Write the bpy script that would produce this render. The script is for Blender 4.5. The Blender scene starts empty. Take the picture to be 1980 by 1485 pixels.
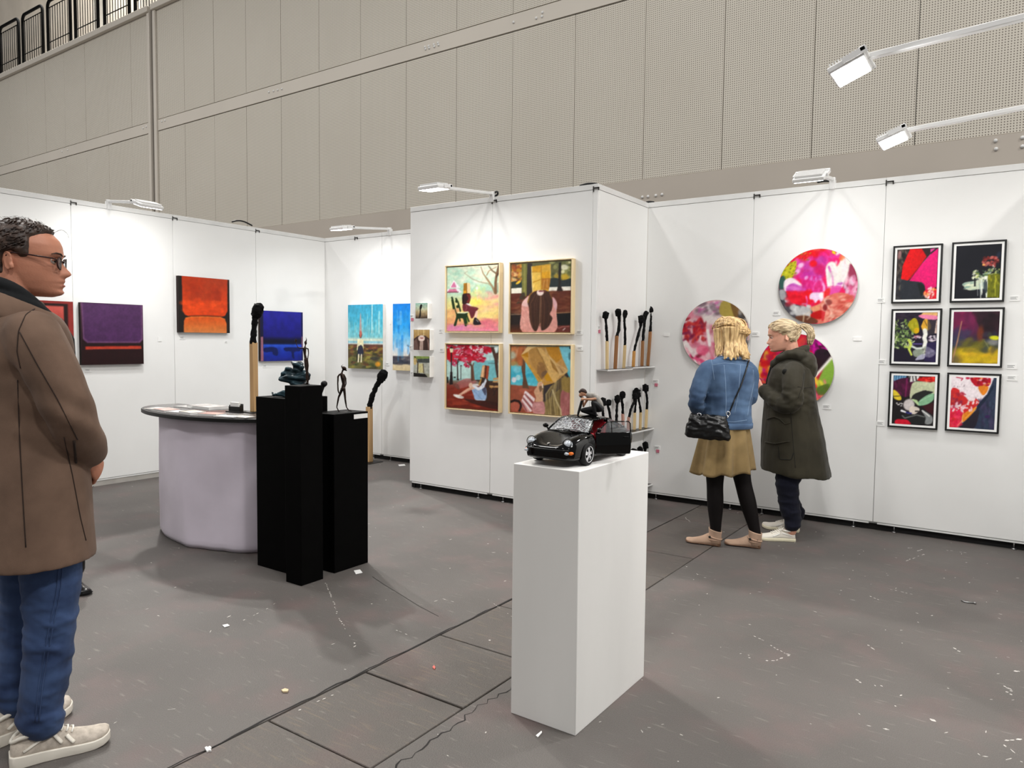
import bpy, bmesh, math, random
import numpy as np
from mathutils import Vector, Matrix, noise
random.seed(7)
SC = bpy.context.scene
COL = SC.collection
PI = math.pi

# ------------------------------------------------------------------ camera
FPX, YAW, PITCH, ROLL, HC = 1417.64, 0.6047, -0.0582, 0.0109, 1.4174
_cy, _sy = math.cos(YAW), math.sin(YAW)
_f = Vector((-_sy*math.cos(PITCH), _cy*math.cos(PITCH), math.sin(PITCH)))
_r0 = Vector((_cy, _sy, 0)); _u0 = _r0.cross(_f)
_r = _r0*math.cos(ROLL) + _u0*math.sin(ROLL)
_u = -_r0*math.sin(ROLL) + _u0*math.cos(ROLL)
CAMP = Vector((0, 0, HC))
cam = bpy.data.cameras.new('camera')
cam.sensor_width = 36.0
cam.lens = FPX/1980*36
cam.clip_start = 0.05
co = bpy.data.objects.new('camera', cam)
m = Matrix.Identity(4)
for i in range(3):
    m[i][0], m[i][1], m[i][2], m[i][3] = _r[i], _u[i], -_f[i], CAMP[i]
co.matrix_world = m
COL.objects.link(co)
SC.camera = co

# ------------------------------------------------------------------ exposure, world, hall lighting
SC.view_settings.view_transform = 'Standard'
SC.view_settings.look = 'None'
SC.view_settings.exposure = 0.0
SC.view_settings.gamma = 1.0
SC.view_settings.use_curve_mapping = False
SC.cycles.max_bounces = 6
SC.cycles.diffuse_bounces = 4
SC.cycles.sample_clamp_indirect = 4.0
w = bpy.data.worlds.new('hall_air'); SC.world = w; w.use_nodes = True
bg = w.node_tree.nodes['Background']
bg.inputs[0].default_value = (1.0, 0.985, 0.965, 1)
bg.inputs[1].default_value = 0.27
FLOOD_W, SPREAD = 10.5, 170
HALL_W = 330.0
def hall_fill(x, y, z, size, power):  # unseen overhead area light, added to fill the hall
    d = bpy.data.lights.new('unseen_hall_fill', 'AREA'); d.shape = 'SQUARE'; d.size = size; d.energy = power
    d.color = (1.0, 0.98, 0.95)
    o = bpy.data.objects.new('unseen_hall_fill', d); o.location = (x, y, z); COL.objects.link(o)
for _x in (-24, -16, -8, 0):
    for _y in (-6, 3):
        hall_fill(_x, _y, 11.5, 1.2, HALL_W)
for _y in (-1.5, 4.5):
    hall_fill(8, _y, 11.5, 1.2, HALL_W*2.1)  # added pair to brighten faces turned to the right

# ------------------------------------------------------------------ pixel rays (frame 1980x1485) meeting real planes
def ray(px, py):
    return _r*((px-990)/FPX) + _u*(-(py-742.5)/FPX) + _f
def on(px, py, ax, v):
    d = ray(px, py); t = (v-CAMP[ax])/d[ax]
    return CAMP + d*t
def atd(px, py, dep):
    return CAMP + ray(px, py)*dep
def depth(P):
    return (Vector(P)-CAMP).dot(_f)

# ------------------------------------------------------------------ mesh helpers
def lin(c):
    out = []
    for v in c[:3]:
        v = v/255.0
        out.append(v/12.92 if v <= 0.04045 else ((v+0.055)/1.055)**2.4)
    return out
def frame_of(t, hint=Vector((0, 0, 1))):
    t = t.normalized()
    if abs(t.dot(hint)) > 0.97: hint = Vector((1, 0, 0))
    a = hint.cross(t).normalized()
    return a, t.cross(a)
class MB:
    def __init__(s): s.v = []; s.f = []
    def add(s, vs, fs):
        n = len(s.v); s.v += [tuple(p) for p in vs]; s.f += [tuple(i+n for i in q) for q in fs]; return s
    def box(s, x0, x1, y0, y1, z0, z1):
        vs = [(x, y, z) for z in (z0, z1) for y in (y0, y1) for x in (x0, x1)]
        return s.add(vs, [(0,2,3,1),(4,5,7,6),(0,1,5,4),(2,6,7,3),(0,4,6,2),(1,3,7,5)])
    def obox(s, c, h, R=None):
        R = R or Matrix.Identity(3); c = Vector(c)
        vs = [c + R @ Vector((x*h[0], y*h[1], z*h[2])) for z in (-1,1) for y in (-1,1) for x in (-1,1)]
        return s.add(vs, [(0,2,3,1),(4,5,7,6),(0,1,5,4),(2,6,7,3),(0,4,6,2),(1,3,7,5)])
    def loft(s, rings, cap=True, close=False):
        n = len(rings[0]); vs = [p for r in rings for p in r]; fs = []
        k = len(rings)
        for i in range(k if close else k-1):
            a = i*n; b = ((i+1) % k)*n
            for j in range(n):
                j2 = (j+1) % n
                fs.append((a+j, a+j2, b+j2, b+j))
        if cap and not close:
            fs.append(tuple(range(n-1, -1, -1))); fs.append(tuple((k-1)*n+j for j in range(n)))
        return s.add(vs, fs)
    def tube(s, pts, rad, n=8, hint=Vector((0,0,1)), flat=1.0, close=False, round_end=False):
        pts = [Vector(p) for p in pts]
        if not hasattr(rad, '__len__'): rad = [rad]*len(pts)
        rad = list(rad)
        if round_end:
            d0 = (pts[0]-pts[1]).normalized(); d1 = (pts[-1]-pts[-2]).normalized()
            pts = [pts[0]+d0*rad[0]*.9, pts[0]+d0*rad[0]*.5] + pts + [pts[-1]+d1*rad[-1]*.5, pts[-1]+d1*rad[-1]*.9]
            rad = [rad[0]*.35, rad[0]*.8] + rad + [rad[-1]*.8, rad[-1]*.35]
        rings = []; a = None
        m_ = len(pts)
        for i, p in enumerate(pts):
            if close: t = pts[(i+1) % m_]-pts[i-1]
            else: t = pts[min(i+1, m_-1)]-pts[max(i-1, 0)]
            if t.length < 1e-9: t = Vector((0,0,1))
            t.normalize()
            if a is None: a, b = frame_of(t, hint)
            else:
                a = a - t*a.dot(t)
                a = a.normalized() if a.length > 1e-6 else frame_of(t, hint)[0]
                b = t.cross(a)
            rings.append([p + a*(rad[i]*math.cos(2*PI*j/n)) + b*(rad[i]*flat*math.sin(2*PI*j/n)) for j in range(n)])
        return s.loft(rings, cap=not close, close=close)
    def ell(s, c, r, R=None, nu=14, nv=9):
        R = R or Matrix.Identity(3); c = Vector(c)
        vs = [c + R @ Vector((0,0,-r[2]))]
        for i in range(1, nv):
            ph = -PI/2 + PI*i/nv
            for j in range(nu):
                th = 2*PI*j/nu
                vs.append(c + R @ Vector((r[0]*math.cos(ph)*math.cos(th), r[1]*math.cos(ph)*math.sin(th), r[2]*math.sin(ph))))
        vs.append(c + R @ Vector((0,0,r[2])))
        fs = []
        for j in range(nu): fs.append((0, 1+(j+1) % nu, 1+j))
        for i in range(nv-2):
            for j in range(nu):
                a = 1+i*nu; b = a+nu; j2 = (j+1) % nu
                fs.append((a+j, a+j2, b+j2, b+j))
        e = len(vs)-1; a = 1+(nv-2)*nu
        for j in range(nu): fs.append((e, a+j, a+(j+1) % nu))
        return s.add(vs, fs)
    def cyl(s, c, r, z0, z1, n=20, r1=None):
        r1 = r if r1 is None else r1
        return s.loft([[(c[0]+q*math.cos(2*PI*j/n), c[1]+q*math.sin(2*PI*j/n), z) for j in range(n)] for q, z in ((r, z0), (r1, z1))])
    def prism(s, poly, z0, z1):
        return s.loft([[(x, y, z) for x, y in poly] for z in (z0, z1)])
    def xf(s, M):
        s.v = [tuple(M @ Vector(p)) for p in s.v]; return s
    def disp(s, fn):
        s.v = [tuple(fn(Vector(p))) for p in s.v]; return s
    def mesh(s, name='m'):
        me = bpy.data.meshes.new(name); me.from_pydata(s.v, [], s.f); me.update(); return me
    def build(s, name, mat, parent=None, smooth=True, bevel=0, seg=2, sub=0, kind=None, angle=None):
        me = s.mesh(name)
        return link(name, me, mat, parent, smooth, bevel, seg, sub, kind, angle)
def link(name, me, mat, parent=None, smooth=True, bevel=0, seg=2, sub=0, kind=None, angle=None):
    o = bpy.data.objects.new(name, me); COL.objects.link(o)
    me.materials.clear(); me.materials.append(mat)
    if smooth:
        me.polygons.foreach_set('use_smooth', [True]*len(me.polygons))
        if angle or bevel: me.set_sharp_from_angle(angle=angle or math.radians(40))
    if bevel:
        b = o.modifiers.new('bevel', 'BEVEL'); b.width = bevel; b.segments = seg; b.limit_method = 'ANGLE'; b.angle_limit = math.radians(35)
    if sub:
        b = o.modifiers.new('sub', 'SUBSURF'); b.levels = sub; b.render_levels = sub
    if parent: o.parent = parent
    if kind: o['kind'] = kind
    return o
def fuse(mb, vox, smooth=4, fac=0.5):
    """one continuous skin over overlapping closed shapes"""
    o = bpy.data.objects.new('tmp', mb.mesh()); COL.objects.link(o)
    r = o.modifiers.new('r', 'REMESH'); r.mode = 'VOXEL'; r.voxel_size = vox
    if smooth:
        k = o.modifiers.new('s', 'SMOOTH'); k.iterations = smooth; k.factor = fac
    dg = bpy.context.evaluated_depsgraph_get()
    me = bpy.data.meshes.new_from_object(o.evaluated_get(dg))
    old = o.data; bpy.data.objects.remove(o); bpy.data.meshes.remove(old)
    return me
def me_disp(me, fn):
    me.update()
    n = len(me.vertices)
    co_ = np.empty(n*3, 'f'); me.vertices.foreach_get('co', co_); co_ = co_.reshape(-1, 3)
    nr = np.empty(n*3, 'f'); me.vertices.foreach_get('normal', nr); nr = nr.reshape(-1, 3)
    d = fn(co_, nr)
    co_ = co_ + nr*d[:, None]
    me.vertices.foreach_set('co', co_.ravel()); me.update()
    return me
def nz(p, s, seed=0):
    return noise.noise(Vector((p[0]*s[0]+seed, p[1]*s[1]+seed*1.7, p[2]*s[2]-seed)))
def nzs(co_, s, seed=0):
    return np.array([noise.noise((p[0]*s[0]+seed, p[1]*s[1]+seed*1.7, p[2]*s[2]-seed)) for p in co_.tolist()])
def tag(o, label=None, cat=None, group=None, kind=None):
    if label: o['label'] = label
    if cat: o['category'] = cat
    if group: o['group'] = group
    if kind: o['kind'] = kind
    return o
def empty(name, loc=(0,0,0), rz=0.0, label=None, cat=None, group=None):
    o = bpy.data.objects.new(name, None); COL.objects.link(o); o.empty_display_size = .1
    o.location = loc; o.rotation_euler = (0,0,rz)
    return tag(o, label, cat, group)
def copy_tree(o, parent=None):
    c = o.copy(); COL.objects.link(c)
    if parent: c.parent = parent
    for ch in list(o.children): copy_tree(ch, c)
    return c

# ------------------------------------------------------------------ materials
def mat(name, col, rough=.6, metal=0, spec=.4, var=.06, vs=6, bump=0, bs=80, coat=0, sheen=0, stretch=(1,1,1), dark=None):
    m_ = bpy.data.materials.new(name); m_.use_nodes = True
    nt = m_.node_tree; b = nt.nodes['Principled BSDF']
    b.inputs['Roughness'].default_value = rough; b.inputs['Metallic'].default_value = metal
    b.inputs['Specular IOR Level'].default_value = spec
    b.inputs['Coat Weight'].default_value = coat
    if sheen: b.inputs['Sheen Weight'].default_value = sheen
    c = lin(col)
    tc = nt.nodes.new('ShaderNodeTexCoord'); mp = nt.nodes.new('ShaderNodeMapping'); mp.inputs['Scale'].default_value = stretch
    nt.links.new(tc.outputs['Object'], mp.inputs['Vector'])
    n = nt.nodes.new('ShaderNodeTexNoise'); n.inputs['Scale'].default_value = vs; n.inputs['Detail'].default_value = 5
    nt.links.new(mp.outputs[0], n.inputs['Vector'])
    cr = nt.nodes.new('ShaderNodeValToRGB')
    d = lin(dark) if dark else [v*(1-2*var) for v in c]
    cr.color_ramp.elements[0].position = .32; cr.color_ramp.elements[0].color = (*d, 1)
    cr.color_ramp.elements[1].position = .68; cr.color_ramp.elements[1].color = (*[min(1, v*(1+2*var)) for v in c], 1)
    nt.links.new(n.outputs['Fac'], cr.inputs[0]); nt.links.new(cr.outputs[0], b.inputs['Base Color'])
    if bump:
        n2 = nt.nodes.new('ShaderNodeTexNoise'); n2.inputs['Scale'].default_value = bs; n2.inputs['Detail'].default_value = 4
        nt.links.new(mp.outputs[0], n2.inputs['Vector'])
        bp = nt.nodes.new('ShaderNodeBump'); bp.inputs['Strength'].default_value = bump; bp.inputs['Distance'].default_value = .01
        nt.links.new(n2.outputs['Fac'], bp.inputs['Height']); nt.links.new(bp.outputs[0], b.inputs['Normal'])
    return m_
def N(nt, t, **kw):
    n = nt.nodes.new(t)
    for k, v in kw.items(): setattr(n, k, v)
    return n
def math_n(nt, op, a, b=None):
    n = N(nt, 'ShaderNodeMath', operation=op)
    for i, x in enumerate((a, b)):
        if x is None: continue
        if isinstance(x, (int, float)): n.inputs[i].default_value = x
        else: nt.links.new(x, n.inputs[i])
    return n.outputs[0]
def mixc(nt, fac, a, b):
    n = N(nt, 'ShaderNodeMix', data_type='RGBA')
    nt.links.new(fac, n.inputs[0]) if not isinstance(fac, (int, float)) else setattr(n.inputs[0], 'default_value', fac)
    for i, x in ((6, a), (7, b)):
        if isinstance(x, (tuple, list)): n.inputs[i].default_value = (*x[:3], 1)
        else: nt.links.new(x, n.inputs[i])
    return n.outputs[2]
M = {}
M['panel'] = mat('white_panel', (236,236,234), .55, var=.012, vs=1.5, bump=.03, bs=300)
M['alu'] = mat('white_rail', (226,226,224), .4, var=.02)
M['gap'] = mat('grey_joint_core', (150,150,148), .8)  # grey core showing in the panel joints
M['blackgap'] = mat('black_gap_strip', (14,13,13), .8)
M['skirt'] = mat('grey_skirting', (170,166,160), .6)
M['steel'] = mat('steel', (150,150,150), .35, metal=.9)
M['clip'] = mat('dark_clip', (60,58,55), .4, metal=.6)
M['rubber'] = mat('black_cable', (14,14,15), .5)
M['hall'] = mat('hall_wall_paint', (205,198,187), .7, var=.015, vs=.8)
M['hall_low'] = mat('hall_wall_lower', (186,177,166), .6, var=.02, vs=.8)
M['lampwhite'] = mat('lamp_white', (236,236,235), .35, var=.01)
M['black'] = mat('black_paint', (4,4,4), .62, spec=.05, var=.1, vs=12)
M['plinth'] = mat('white_plinth_paint', (232,231,228), .5, var=.02, vs=3, bump=.02, bs=40, stretch=(1,1,.25))
M['wood'] = mat('light_wood', (228,206,164), .5, var=.06, vs=30, stretch=(1,1,.12))
M['whitepaper'] = mat('white_paper', (240,240,238), .6, var=.01)

def perforated():
    m_ = bpy.data.materials.new('perforated_panel'); m_.use_nodes = True
    nt = m_.node_tree; b = nt.nodes['Principled BSDF']; b.inputs['Roughness'].default_value = .7
    tc = N(nt, 'ShaderNodeTexCoord'); sp = N(nt, 'ShaderNodeSeparateXYZ'); nt.links.new(tc.outputs['Object'], sp.inputs[0])
    d = []
    for k in ('X', 'Z'):
        f = math_n(nt, 'FRACT', math_n(nt, 'MULTIPLY', sp.outputs[k], 1/.0292))
        d.append(math_n(nt, 'POWER', math_n(nt, 'SUBTRACT', f, .5), 2.0))
    r = math_n(nt, 'SQRT', math_n(nt, 'ADD', d[0], d[1]))
    hole = N(nt, 'ShaderNodeMapRange'); nt.links.new(r, hole.inputs[0])
    hole.inputs[1].default_value = .2; hole.inputs[2].default_value = .27; hole.inputs[3].default_value = 1; hole.inputs[4].default_value = 0
    n = N(nt, 'ShaderNodeTexNoise'); n.inputs['Scale'].default_value = .7; nt.links.new(tc.outputs['Object'], n.inputs['Vector'])
    base = mixc(nt, n.outputs['Fac'], lin((206,199,186)), lin((214,208,196)))
    nt.links.new(mixc(nt, hole.outputs[0], base, lin((112,104,94))), b.inputs['Base Color'])
    bp = N(nt, 'ShaderNodeBump', invert=True); bp.inputs['Strength'].default_value = .4; bp.inputs['Distance'].default_value = .01
    nt.links.new(hole.outputs[0], bp.inputs['Height']); nt.links.new(bp.outputs[0], b.inputs['Normal'])
    return m_
M['perf'] = perforated()

def asphalt(name, base, plate=False):
    m_ = bpy.data.materials.new(name); m_.use_nodes = True
    nt = m_.node_tree; b = nt.nodes['Principled BSDF']; b.inputs['Roughness'].default_value = .62; b.inputs['Specular IOR Level'].default_value = .35
    tc = N(nt, 'ShaderNodeTexCoord'); o = tc.outputs['Object']
    def noi(s, det=6, st=None):
        n = N(nt, 'ShaderNodeTexNoise'); n.inputs['Scale'].default_value = s; n.inputs['Detail'].default_value = det
        if st:
            mp = N(nt, 'ShaderNodeMapping'); mp.inputs['Scale'].default_value = st; mp.inputs['Rotation'].default_value = (0,0,.5)
            nt.links.new(o, mp.inputs[0]); nt.links.new(mp.outputs[0], n.inputs['Vector'])
        else: nt.links.new(o, n.inputs['Vector'])
        return n.outputs['Fac']
    def ramp(x, a, c):
        r = N(nt, 'ShaderNodeMapRange'); nt.links.new(x, r.inputs[0]); r.inputs[1].default_value = a; r.inputs[2].default_value = c; return r.outputs[0]
    c0 = lin(base)
    col = mixc(nt, ramp(noi(1.2), .3, .7), [v*.8 for v in c0], [v*1.2 for v in c0])
    col = mixc(nt, ramp(noi(3.5, 3, (1,1,1)), .5, .75), col, lin((base[0]+14, base[1]+3, base[2]+4)))
    col = mixc(nt, math_n(nt, 'MULTIPLY', ramp(noi(260, 2), .35, .75), .55), col, [v*1.75 for v in c0])     # fine aggregate
    col = mixc(nt, math_n(nt, 'MULTIPLY', ramp(noi(9, 8, (1,6,1)), .62, .8), .35), col, lin((168,162,155)))   # scuffs
    vo = N(nt, 'ShaderNodeTexVoronoi'); vo.inputs['Scale'].default_value = 9; nt.links.new(o, vo.inputs['Vector'])
    sp = N(nt, 'ShaderNodeSeparateColor'); nt.links.new(vo.outputs['Color'], sp.inputs[0])
    speck = math_n(nt, 'LESS_THAN', math_n(nt, 'DIVIDE', vo.outputs['Distance'], sp.outputs[0]), .055)
    speck = math_n(nt, 'MULTIPLY', speck, math_n(nt, 'GREATER_THAN', sp.outputs[1], .62))
    col = mixc(nt, math_n(nt, 'MULTIPLY', speck, .8), col, lin((214,210,204)))
    if plate:
        col = mixc(nt, math_n(nt, 'MULTIPLY', ramp(noi(7, 6, (1,9,1)), .56, .78), .5), col, lin((128,112,92)))
    nt.links.new(col, b.inputs['Base Color'])
    bp = N(nt, 'ShaderNodeBump'); bp.inputs['Strength'].default_value = .35; bp.inputs['Distance'].default_value = .006
    nt.links.new(noi(180, 5), bp.inputs['Height']); nt.links.new(bp.outputs[0], b.inputs['Normal'])
    return m_
M['asphalt'] = asphalt('asphalt_floor', (83,79,76))
M['plate'] = asphalt('floor_plate', (79,74,70), True)
M['groove'] = mat('floor_groove', (30,28,27), .9)
# ================================================================== STRUCTURE
XL, YB, YF, XBL, XS, YR, XR = -7.153, 6.23, 5.208, -4.787, -2.792, 6.156, .17
ZB, ZT = .05, 2.668
T = .04
# floor with a recessed channel that carries cover plates
fl = MB().box(-30, -2.246, -6, 10, -.2, 0).box(-1.704, 6, -6, 10, -.2, 0).box(-2.3, -1.65, -6, 10, -.2, -.022)
floor = tag(fl.build('floor', M['asphalt'], smooth=False), 'dark grey asphalt hall floor with pale scuffs', kind='structure')
ys = [.19, .685, 1.176, 1.671, 2.166, 2.656, 3.146, 3.636, 4.115, 4.6, 5.09, 5.58, 6.07, 6.56]
for i in range(len(ys)-1):
    dz = random.uniform(-.002, .002)
    MB().box(-2.238, -1.712, ys[i]+.004, ys[i+1]-.004, -.021, .001+dz).build('cover_plate', M['plate'], floor, bevel=.003, seg=1)
def ribbon(mb, pts, wid, z=.0006):
    pts = [Vector((p[0], p[1], z)) for p in pts]
    vs = []; n = len(pts)
    for i, p in enumerate(pts):
        t = (pts[min(i+1, n-1)]-pts[max(i-1, 0)]).normalized(); s_ = Vector((-t.y, t.x, 0))*wid[i]
        vs += [p+s_, p-s_]
    mb.add(vs, [(2*i, 2*i+1, 2*i+3, 2*i+2) for i in range(n-1)])
cr = MB(); pts = []; wd = []
y = 1.2
while y < 3.0:
    pts.append((-1.655+random.uniform(-.018, .018)+.012*math.sin(y*5), y)); wd.append(random.uniform(.001, .004)); y += .03
ribbon(cr, pts, wd)
pts = [(on(px, py, 2, 0).x, on(px, py, 2, 0).y) for px, py in ((720, 1115), (745, 1132), (775, 1150), (810, 1172), (848, 1192))]
ribbon(cr, pts, [.002]*5)
ribbon(cr, [(-2.25+random.uniform(-.006, .006), 1+.06*i) for i in range(50)], [random.uniform(.002, .006) for i in range(50)])
cr.build('crack', M['groove'], floor, smooth=False, kind='stuff')
M['chalk'] = mat('chalky_scuff', (188,184,178), .9, var=.2, vs=60)
sc = MB()
def scuff(pix, w, gap=.35):
    for (a, b_) in zip(pix[:-1], pix[1:]):
        P, Q = on(*a, 2, 0), on(*b_, 2, 0); L = (Q-P).length; n = max(1, int(L/.022))
        for i in range(n):
            if random.random() < gap: continue
            u0 = i/n; u1 = u0+random.uniform(.4, .9)/n
            j = Vector((random.uniform(-1,1), random.uniform(-1,1), 0))*w*.8
            p0 = P.lerp(Q, u0)+j; p1 = P.lerp(Q, u1)+j
            ribbon(sc, [p0, p0.lerp(p1, .5), p1], [w*.2, w*random.uniform(.5, 1.2), w*.2], .0007)
scuff([(626,1118), (645,1165), (655,1195), (668,1215), (690,1250)], .004)
scuff([(1457,1230), (1480,1240), (1502,1255), (1530,1270)], .004)
scuff([(1448,1271), (1470,1278), (1500,1277), (1528,1266), (1505,1262)], .005, .2)
scuff([(1748,1086), (1775,1076), (1792,1070)], .006, .2); scuff([(1775,1066), (1785,1062)], .006, 0); scuff([(1755,1060), (1765,1059)], .005, 0)
scuff([(1830,1064), (1870,1069), (1885,1073)], .005, .3)
scuff([(1710,1137), (1740,1144), (1770,1151)], .004); scuff([(1682,1153), (1704,1162)], .004, .1); scuff([(1642,1159), (1654,1161)], .005, 0)
scuff([(1815,1396), (1822,1410), (1832,1430)], .006); scuff([(1940,1432), (1980,1430)], .006, .1); scuff([(1942,1440), (1962,1458), (1980,1466)], .005, .1)
scuff([(1945,1470), (1958,1466)], .006, 0); scuff([(1958,1298), (1980,1299)], .006, 0)
for cx, cy in ((1952,1334), (1955,1342), (1948,1330), (1708,1330), (1663,1318), (1684,1252), (1852,1258)): scuff([(cx-8, cy-5), (cx, cy), (cx+9, cy+6)], .006, .15)
scuff([(1658,1398), (1690,1405), (1720,1412)], .005); scuff([(1800,1392), (1822,1402)], .009, .4)
scuff([(940,1157), (1000,1200)], .002); scuff([(855,1158), (878,1164)], .004); scuff([(765,1218), (790,1228)], .003); scuff([(785,1405), (802,1425)], .004)
scuff([(575,1374), (640,1345), (690,1330)], .004, .3); scuff([(470,1200), (520,1175), (550,1155)], .003, .6)
scuff([(1325,1000), (1335,1010)], .006, 0)
for k in range(150):
    x = random.uniform(-1.6, .4); y = random.uniform(1.4, 5.9); a = random.uniform(0, PI); l = random.uniform(.004, .02)
    ribbon(sc, [(x, y), (x+l*.5*math.cos(a), y+l*.5*math.sin(a)), (x+l*math.cos(a), y+l*math.sin(a))], [.001, random.uniform(.0015, .004), .001], .0007)
for k in range(120):
    x = random.uniform(-6.5, -2.3); y = random.uniform(1., 6.1); a = random.uniform(0, PI); l = random.uniform(.004, .03)
    ribbon(sc, [(x, y), (x+l*.5*math.cos(a), y+l*.5*math.sin(a)), (x+l*math.cos(a), y+l*math.sin(a))], [.001, random.uniform(.0015, .004), .001], .0007)
sc.build('scuff_marks', M['chalk'], floor, smooth=False, kind='stuff')

# booth walls: flat white panels between rails, on small adjustable feet
def booth_wall(name, ax, v, out, cuts, label, base='black', feet=True, clips=()):
    """ax: axis of the plane normal, v: its place, out: +1/-1 side away from the booth"""
    def bx(mb, a0, a1, d0, d1, z0, z1):
        e0, e1 = sorted((v+out*d0, v+out*d1))
        return mb.box(e0, e1, a0, a1, z0, z1) if ax == 0 else mb.box(a0, a1, e0, e1, z0, z1)
    root = bx(MB(), cuts[0], cuts[-1], .006, T, ZB+.004, ZT-.004).build(name, M['gap'], smooth=False)
    tag(root, label, kind='structure')
    for a, b in zip(cuts[:-1], cuts[1:]):
        bx(MB(), a+.0015, b-.0015, 0, .02, ZB+.016, ZT-.046).build('panel', M['panel'], root, bevel=.0012, seg=1)
        bx(MB(), a+.001, b-.001, -.002, .03, ZT-.043, ZT).build('top_rail', M['alu'], root, bevel=.001, seg=1)
        bx(MB(), a+.03, b-.03, -.001, .03, ZB, ZB+.011).build('bottom_rail', M['alu'], root, smooth=False)
        if feet:
            for t in (.14, .86):
                c = a+(b-a)*t; q = (v+out*.012, c) if ax == 0 else (c, v+out*.012)
                MB().cyl(q, .016, 0, .008, 12).cyl(q, .005, .008, ZB, 8).build('foot', M['steel'], root)
    for c in clips:
        bx(MB(), c-.004, c+.004, -.006, .0, ZT-.06, ZT-.018).obox((v-out*.004, c+.028, ZT-.032) if ax == 0 else (c+.028, v-out*.004, ZT-.032), (.003, .022, .005) if ax == 0 else (.022, .003, .005)).obox((v-out*.004, c+.047, ZT-.04) if ax == 0 else (c+.047, v-out*.004, ZT-.04), (.003,.004,.012) if ax == 0 else (.004,.003,.012)).build('joint_clip', M['clip'], root, smooth=False)
    bb = bx(MB(), cuts[0], cuts[-1], .03, .05, 0, ZB+.01) if base == 'black' else bx(MB(), cuts[0], cuts[-1], .004, .03, 0, ZB+.01)  # black strip added to keep the gap under the wall dark
    tag(bb.build('skirt_or_gap_strip_'+name.split('_', 1)[1], M['blackgap' if base == 'black' else 'skirt'], smooth=False), 'added dark strip for the gap under '+label if base == 'black' else 'low grey strip under '+label, kind='structure')
    return root
booth_wall('wall_left', 0, XL, -1, [.32, 1.3, 2.28, 3.26, 4.236, 5.225, YB], 'white panel wall on the left', 'grey', clips=(3.26, 4.236, 5.225))
booth_wall('wall_back', 1, YB, 1, [XL-.04, -6.173, -5.21, XBL+.0], 'white panel wall of the left recess', clips=(-6.62, ))
_wc = booth_wall('wall_centre', 1, YF, 1, [XBL, -3.828, XS-.045], 'white panel wall in the middle', clips=(-3.828, XS-.04))
MB().box(XS-.0435, XS, YF-.0005, YF+.0285, ZB, ZT-.046).build('corner_post', M['panel'], _wc, bevel=.0015, seg=1)
MB().box(XS-.0435, XS+.001, YF-.002, YF+.0285, ZT-.043, ZT).build('top_rail', M['alu'], _wc, bevel=.001, seg=1)
booth_wall('wall_centre_side', 0, XS, -1, [YF+.029, YR], 'white side wall behind the match shelves')
booth_wall('wall_centre_left', 0, XBL, 1, [YF+.021, YB], 'white return wall left of the middle wall')
booth_wall('wall_right', 1, YR, 1, [XS, -1.8505, -.8726, XR], 'white panel wall on the right', clips=(-1.8505, -.8726))
booth_wall('wall_side', 0, XR, 1, [3.25, 4.22, 5.19, YR], 'white side wall at the right edge')

# hall wall
Y0 = 10.0
HZ = (3.79, 6.42, 6.70, 9.28, 9.42)
hall = MB().box(-30, 8, Y0+.03, Y0+.4, 0, 9.28).build('wall_hall', M['gap'], smooth=False)
tag(hall, 'tall beige hall wall of perforated panels', kind='structure')
MB().box(-30, 8, Y0-.02, Y0+.03, 0, HZ[0]).build('lower_wall', M['hall_low'], hall, smooth=False)
XP = -17.62
MB().box(-30, XP-.19, Y0-.012, Y0+.03, HZ[1]+.012, HZ[2]-.012).build('rail_band', M['hall'], hall, smooth=False)
MB().box(XP+.19, 8, Y0-.012, Y0+.03, HZ[1]+.012, HZ[2]-.012).build('rail_band', M['hall'], hall, smooth=False)
MB().box(-30, XP-.07, Y0-.1, Y0+.4, HZ[3], HZ[4]).build('coping', M['hall'], hall, bevel=.01)
MB().box(XP+.07, 8, Y0-.1, Y0+.4, HZ[3], HZ[4]).build('coping', M['hall'], hall, bevel=.01)
for s_ in (-1, 1):
    MB().box(*sorted((XP+s_*.075, XP+s_*.185)), Y0-.05, Y0+.03, 0, HZ[3]).build('joint_strip', M['hall'], hall, bevel=.004, seg=1)
M['jointdark'] = mat('dark_joint_channel', (118,112,104), .9)  # darker colour of the expansion joint channel
MB().box(XP-.075, XP+.075, Y0+.0, Y0+.03, 0, HZ[4]).build('expansion_joint', M['jointdark'], hall, smooth=False)
xs = [-1.133+1.1665*k for k in range(-24, 5)]
for z0, z1 in ((HZ[0], HZ[1]), (HZ[2], HZ[3])):
    prev = None; edges = []
    for x in xs:
        if x < XP-.2 or x > XP+.2: edges.append(x)
    segs = []
    lefts = [e for e in edges if e < XP-.2]+[XP-.19]; rights = [XP+.19]+[e for e in edges if e > XP+.2]
    for L_ in (lefts, rights):
        segs += [(a, b) for a, b in zip(L_[:-1], L_[1:]) if b-a > .1]
    for a, b in segs:
        MB().box(a+.004, b-.004, Y0-.004+random.uniform(-.002, .002), Y0+.03, z0+.006, z1-.006).build('perforated_panel', M['perf'], hall, bevel=.002, seg=1)
def bolts(pix, y):
    for px, py in pix:
        p = on(px, py, 1, y)
        MB().ell(p, (.022, .02, .022), nu=8, nv=6).build('bolt', M['alu'], hall)
bolts([(1242,381), (1253,380), (1268,378), (1280,376), (1925,272), (1926,288), (1977,266), (1977,283)], Y0-.025)
bolts([(822,91), (829,89), (839,86), (847,83), (823,95), (830,93), (840,90), (848,87), (1037,35), (1048,32), (1049,24), (993,43)], Y0-.016)
bolts([(520,178), (529,176), (537,174), (545,172), (313,235), (319,233), (283,245), (277,248), (120,293), (131,290)], Y0-.016)

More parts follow.
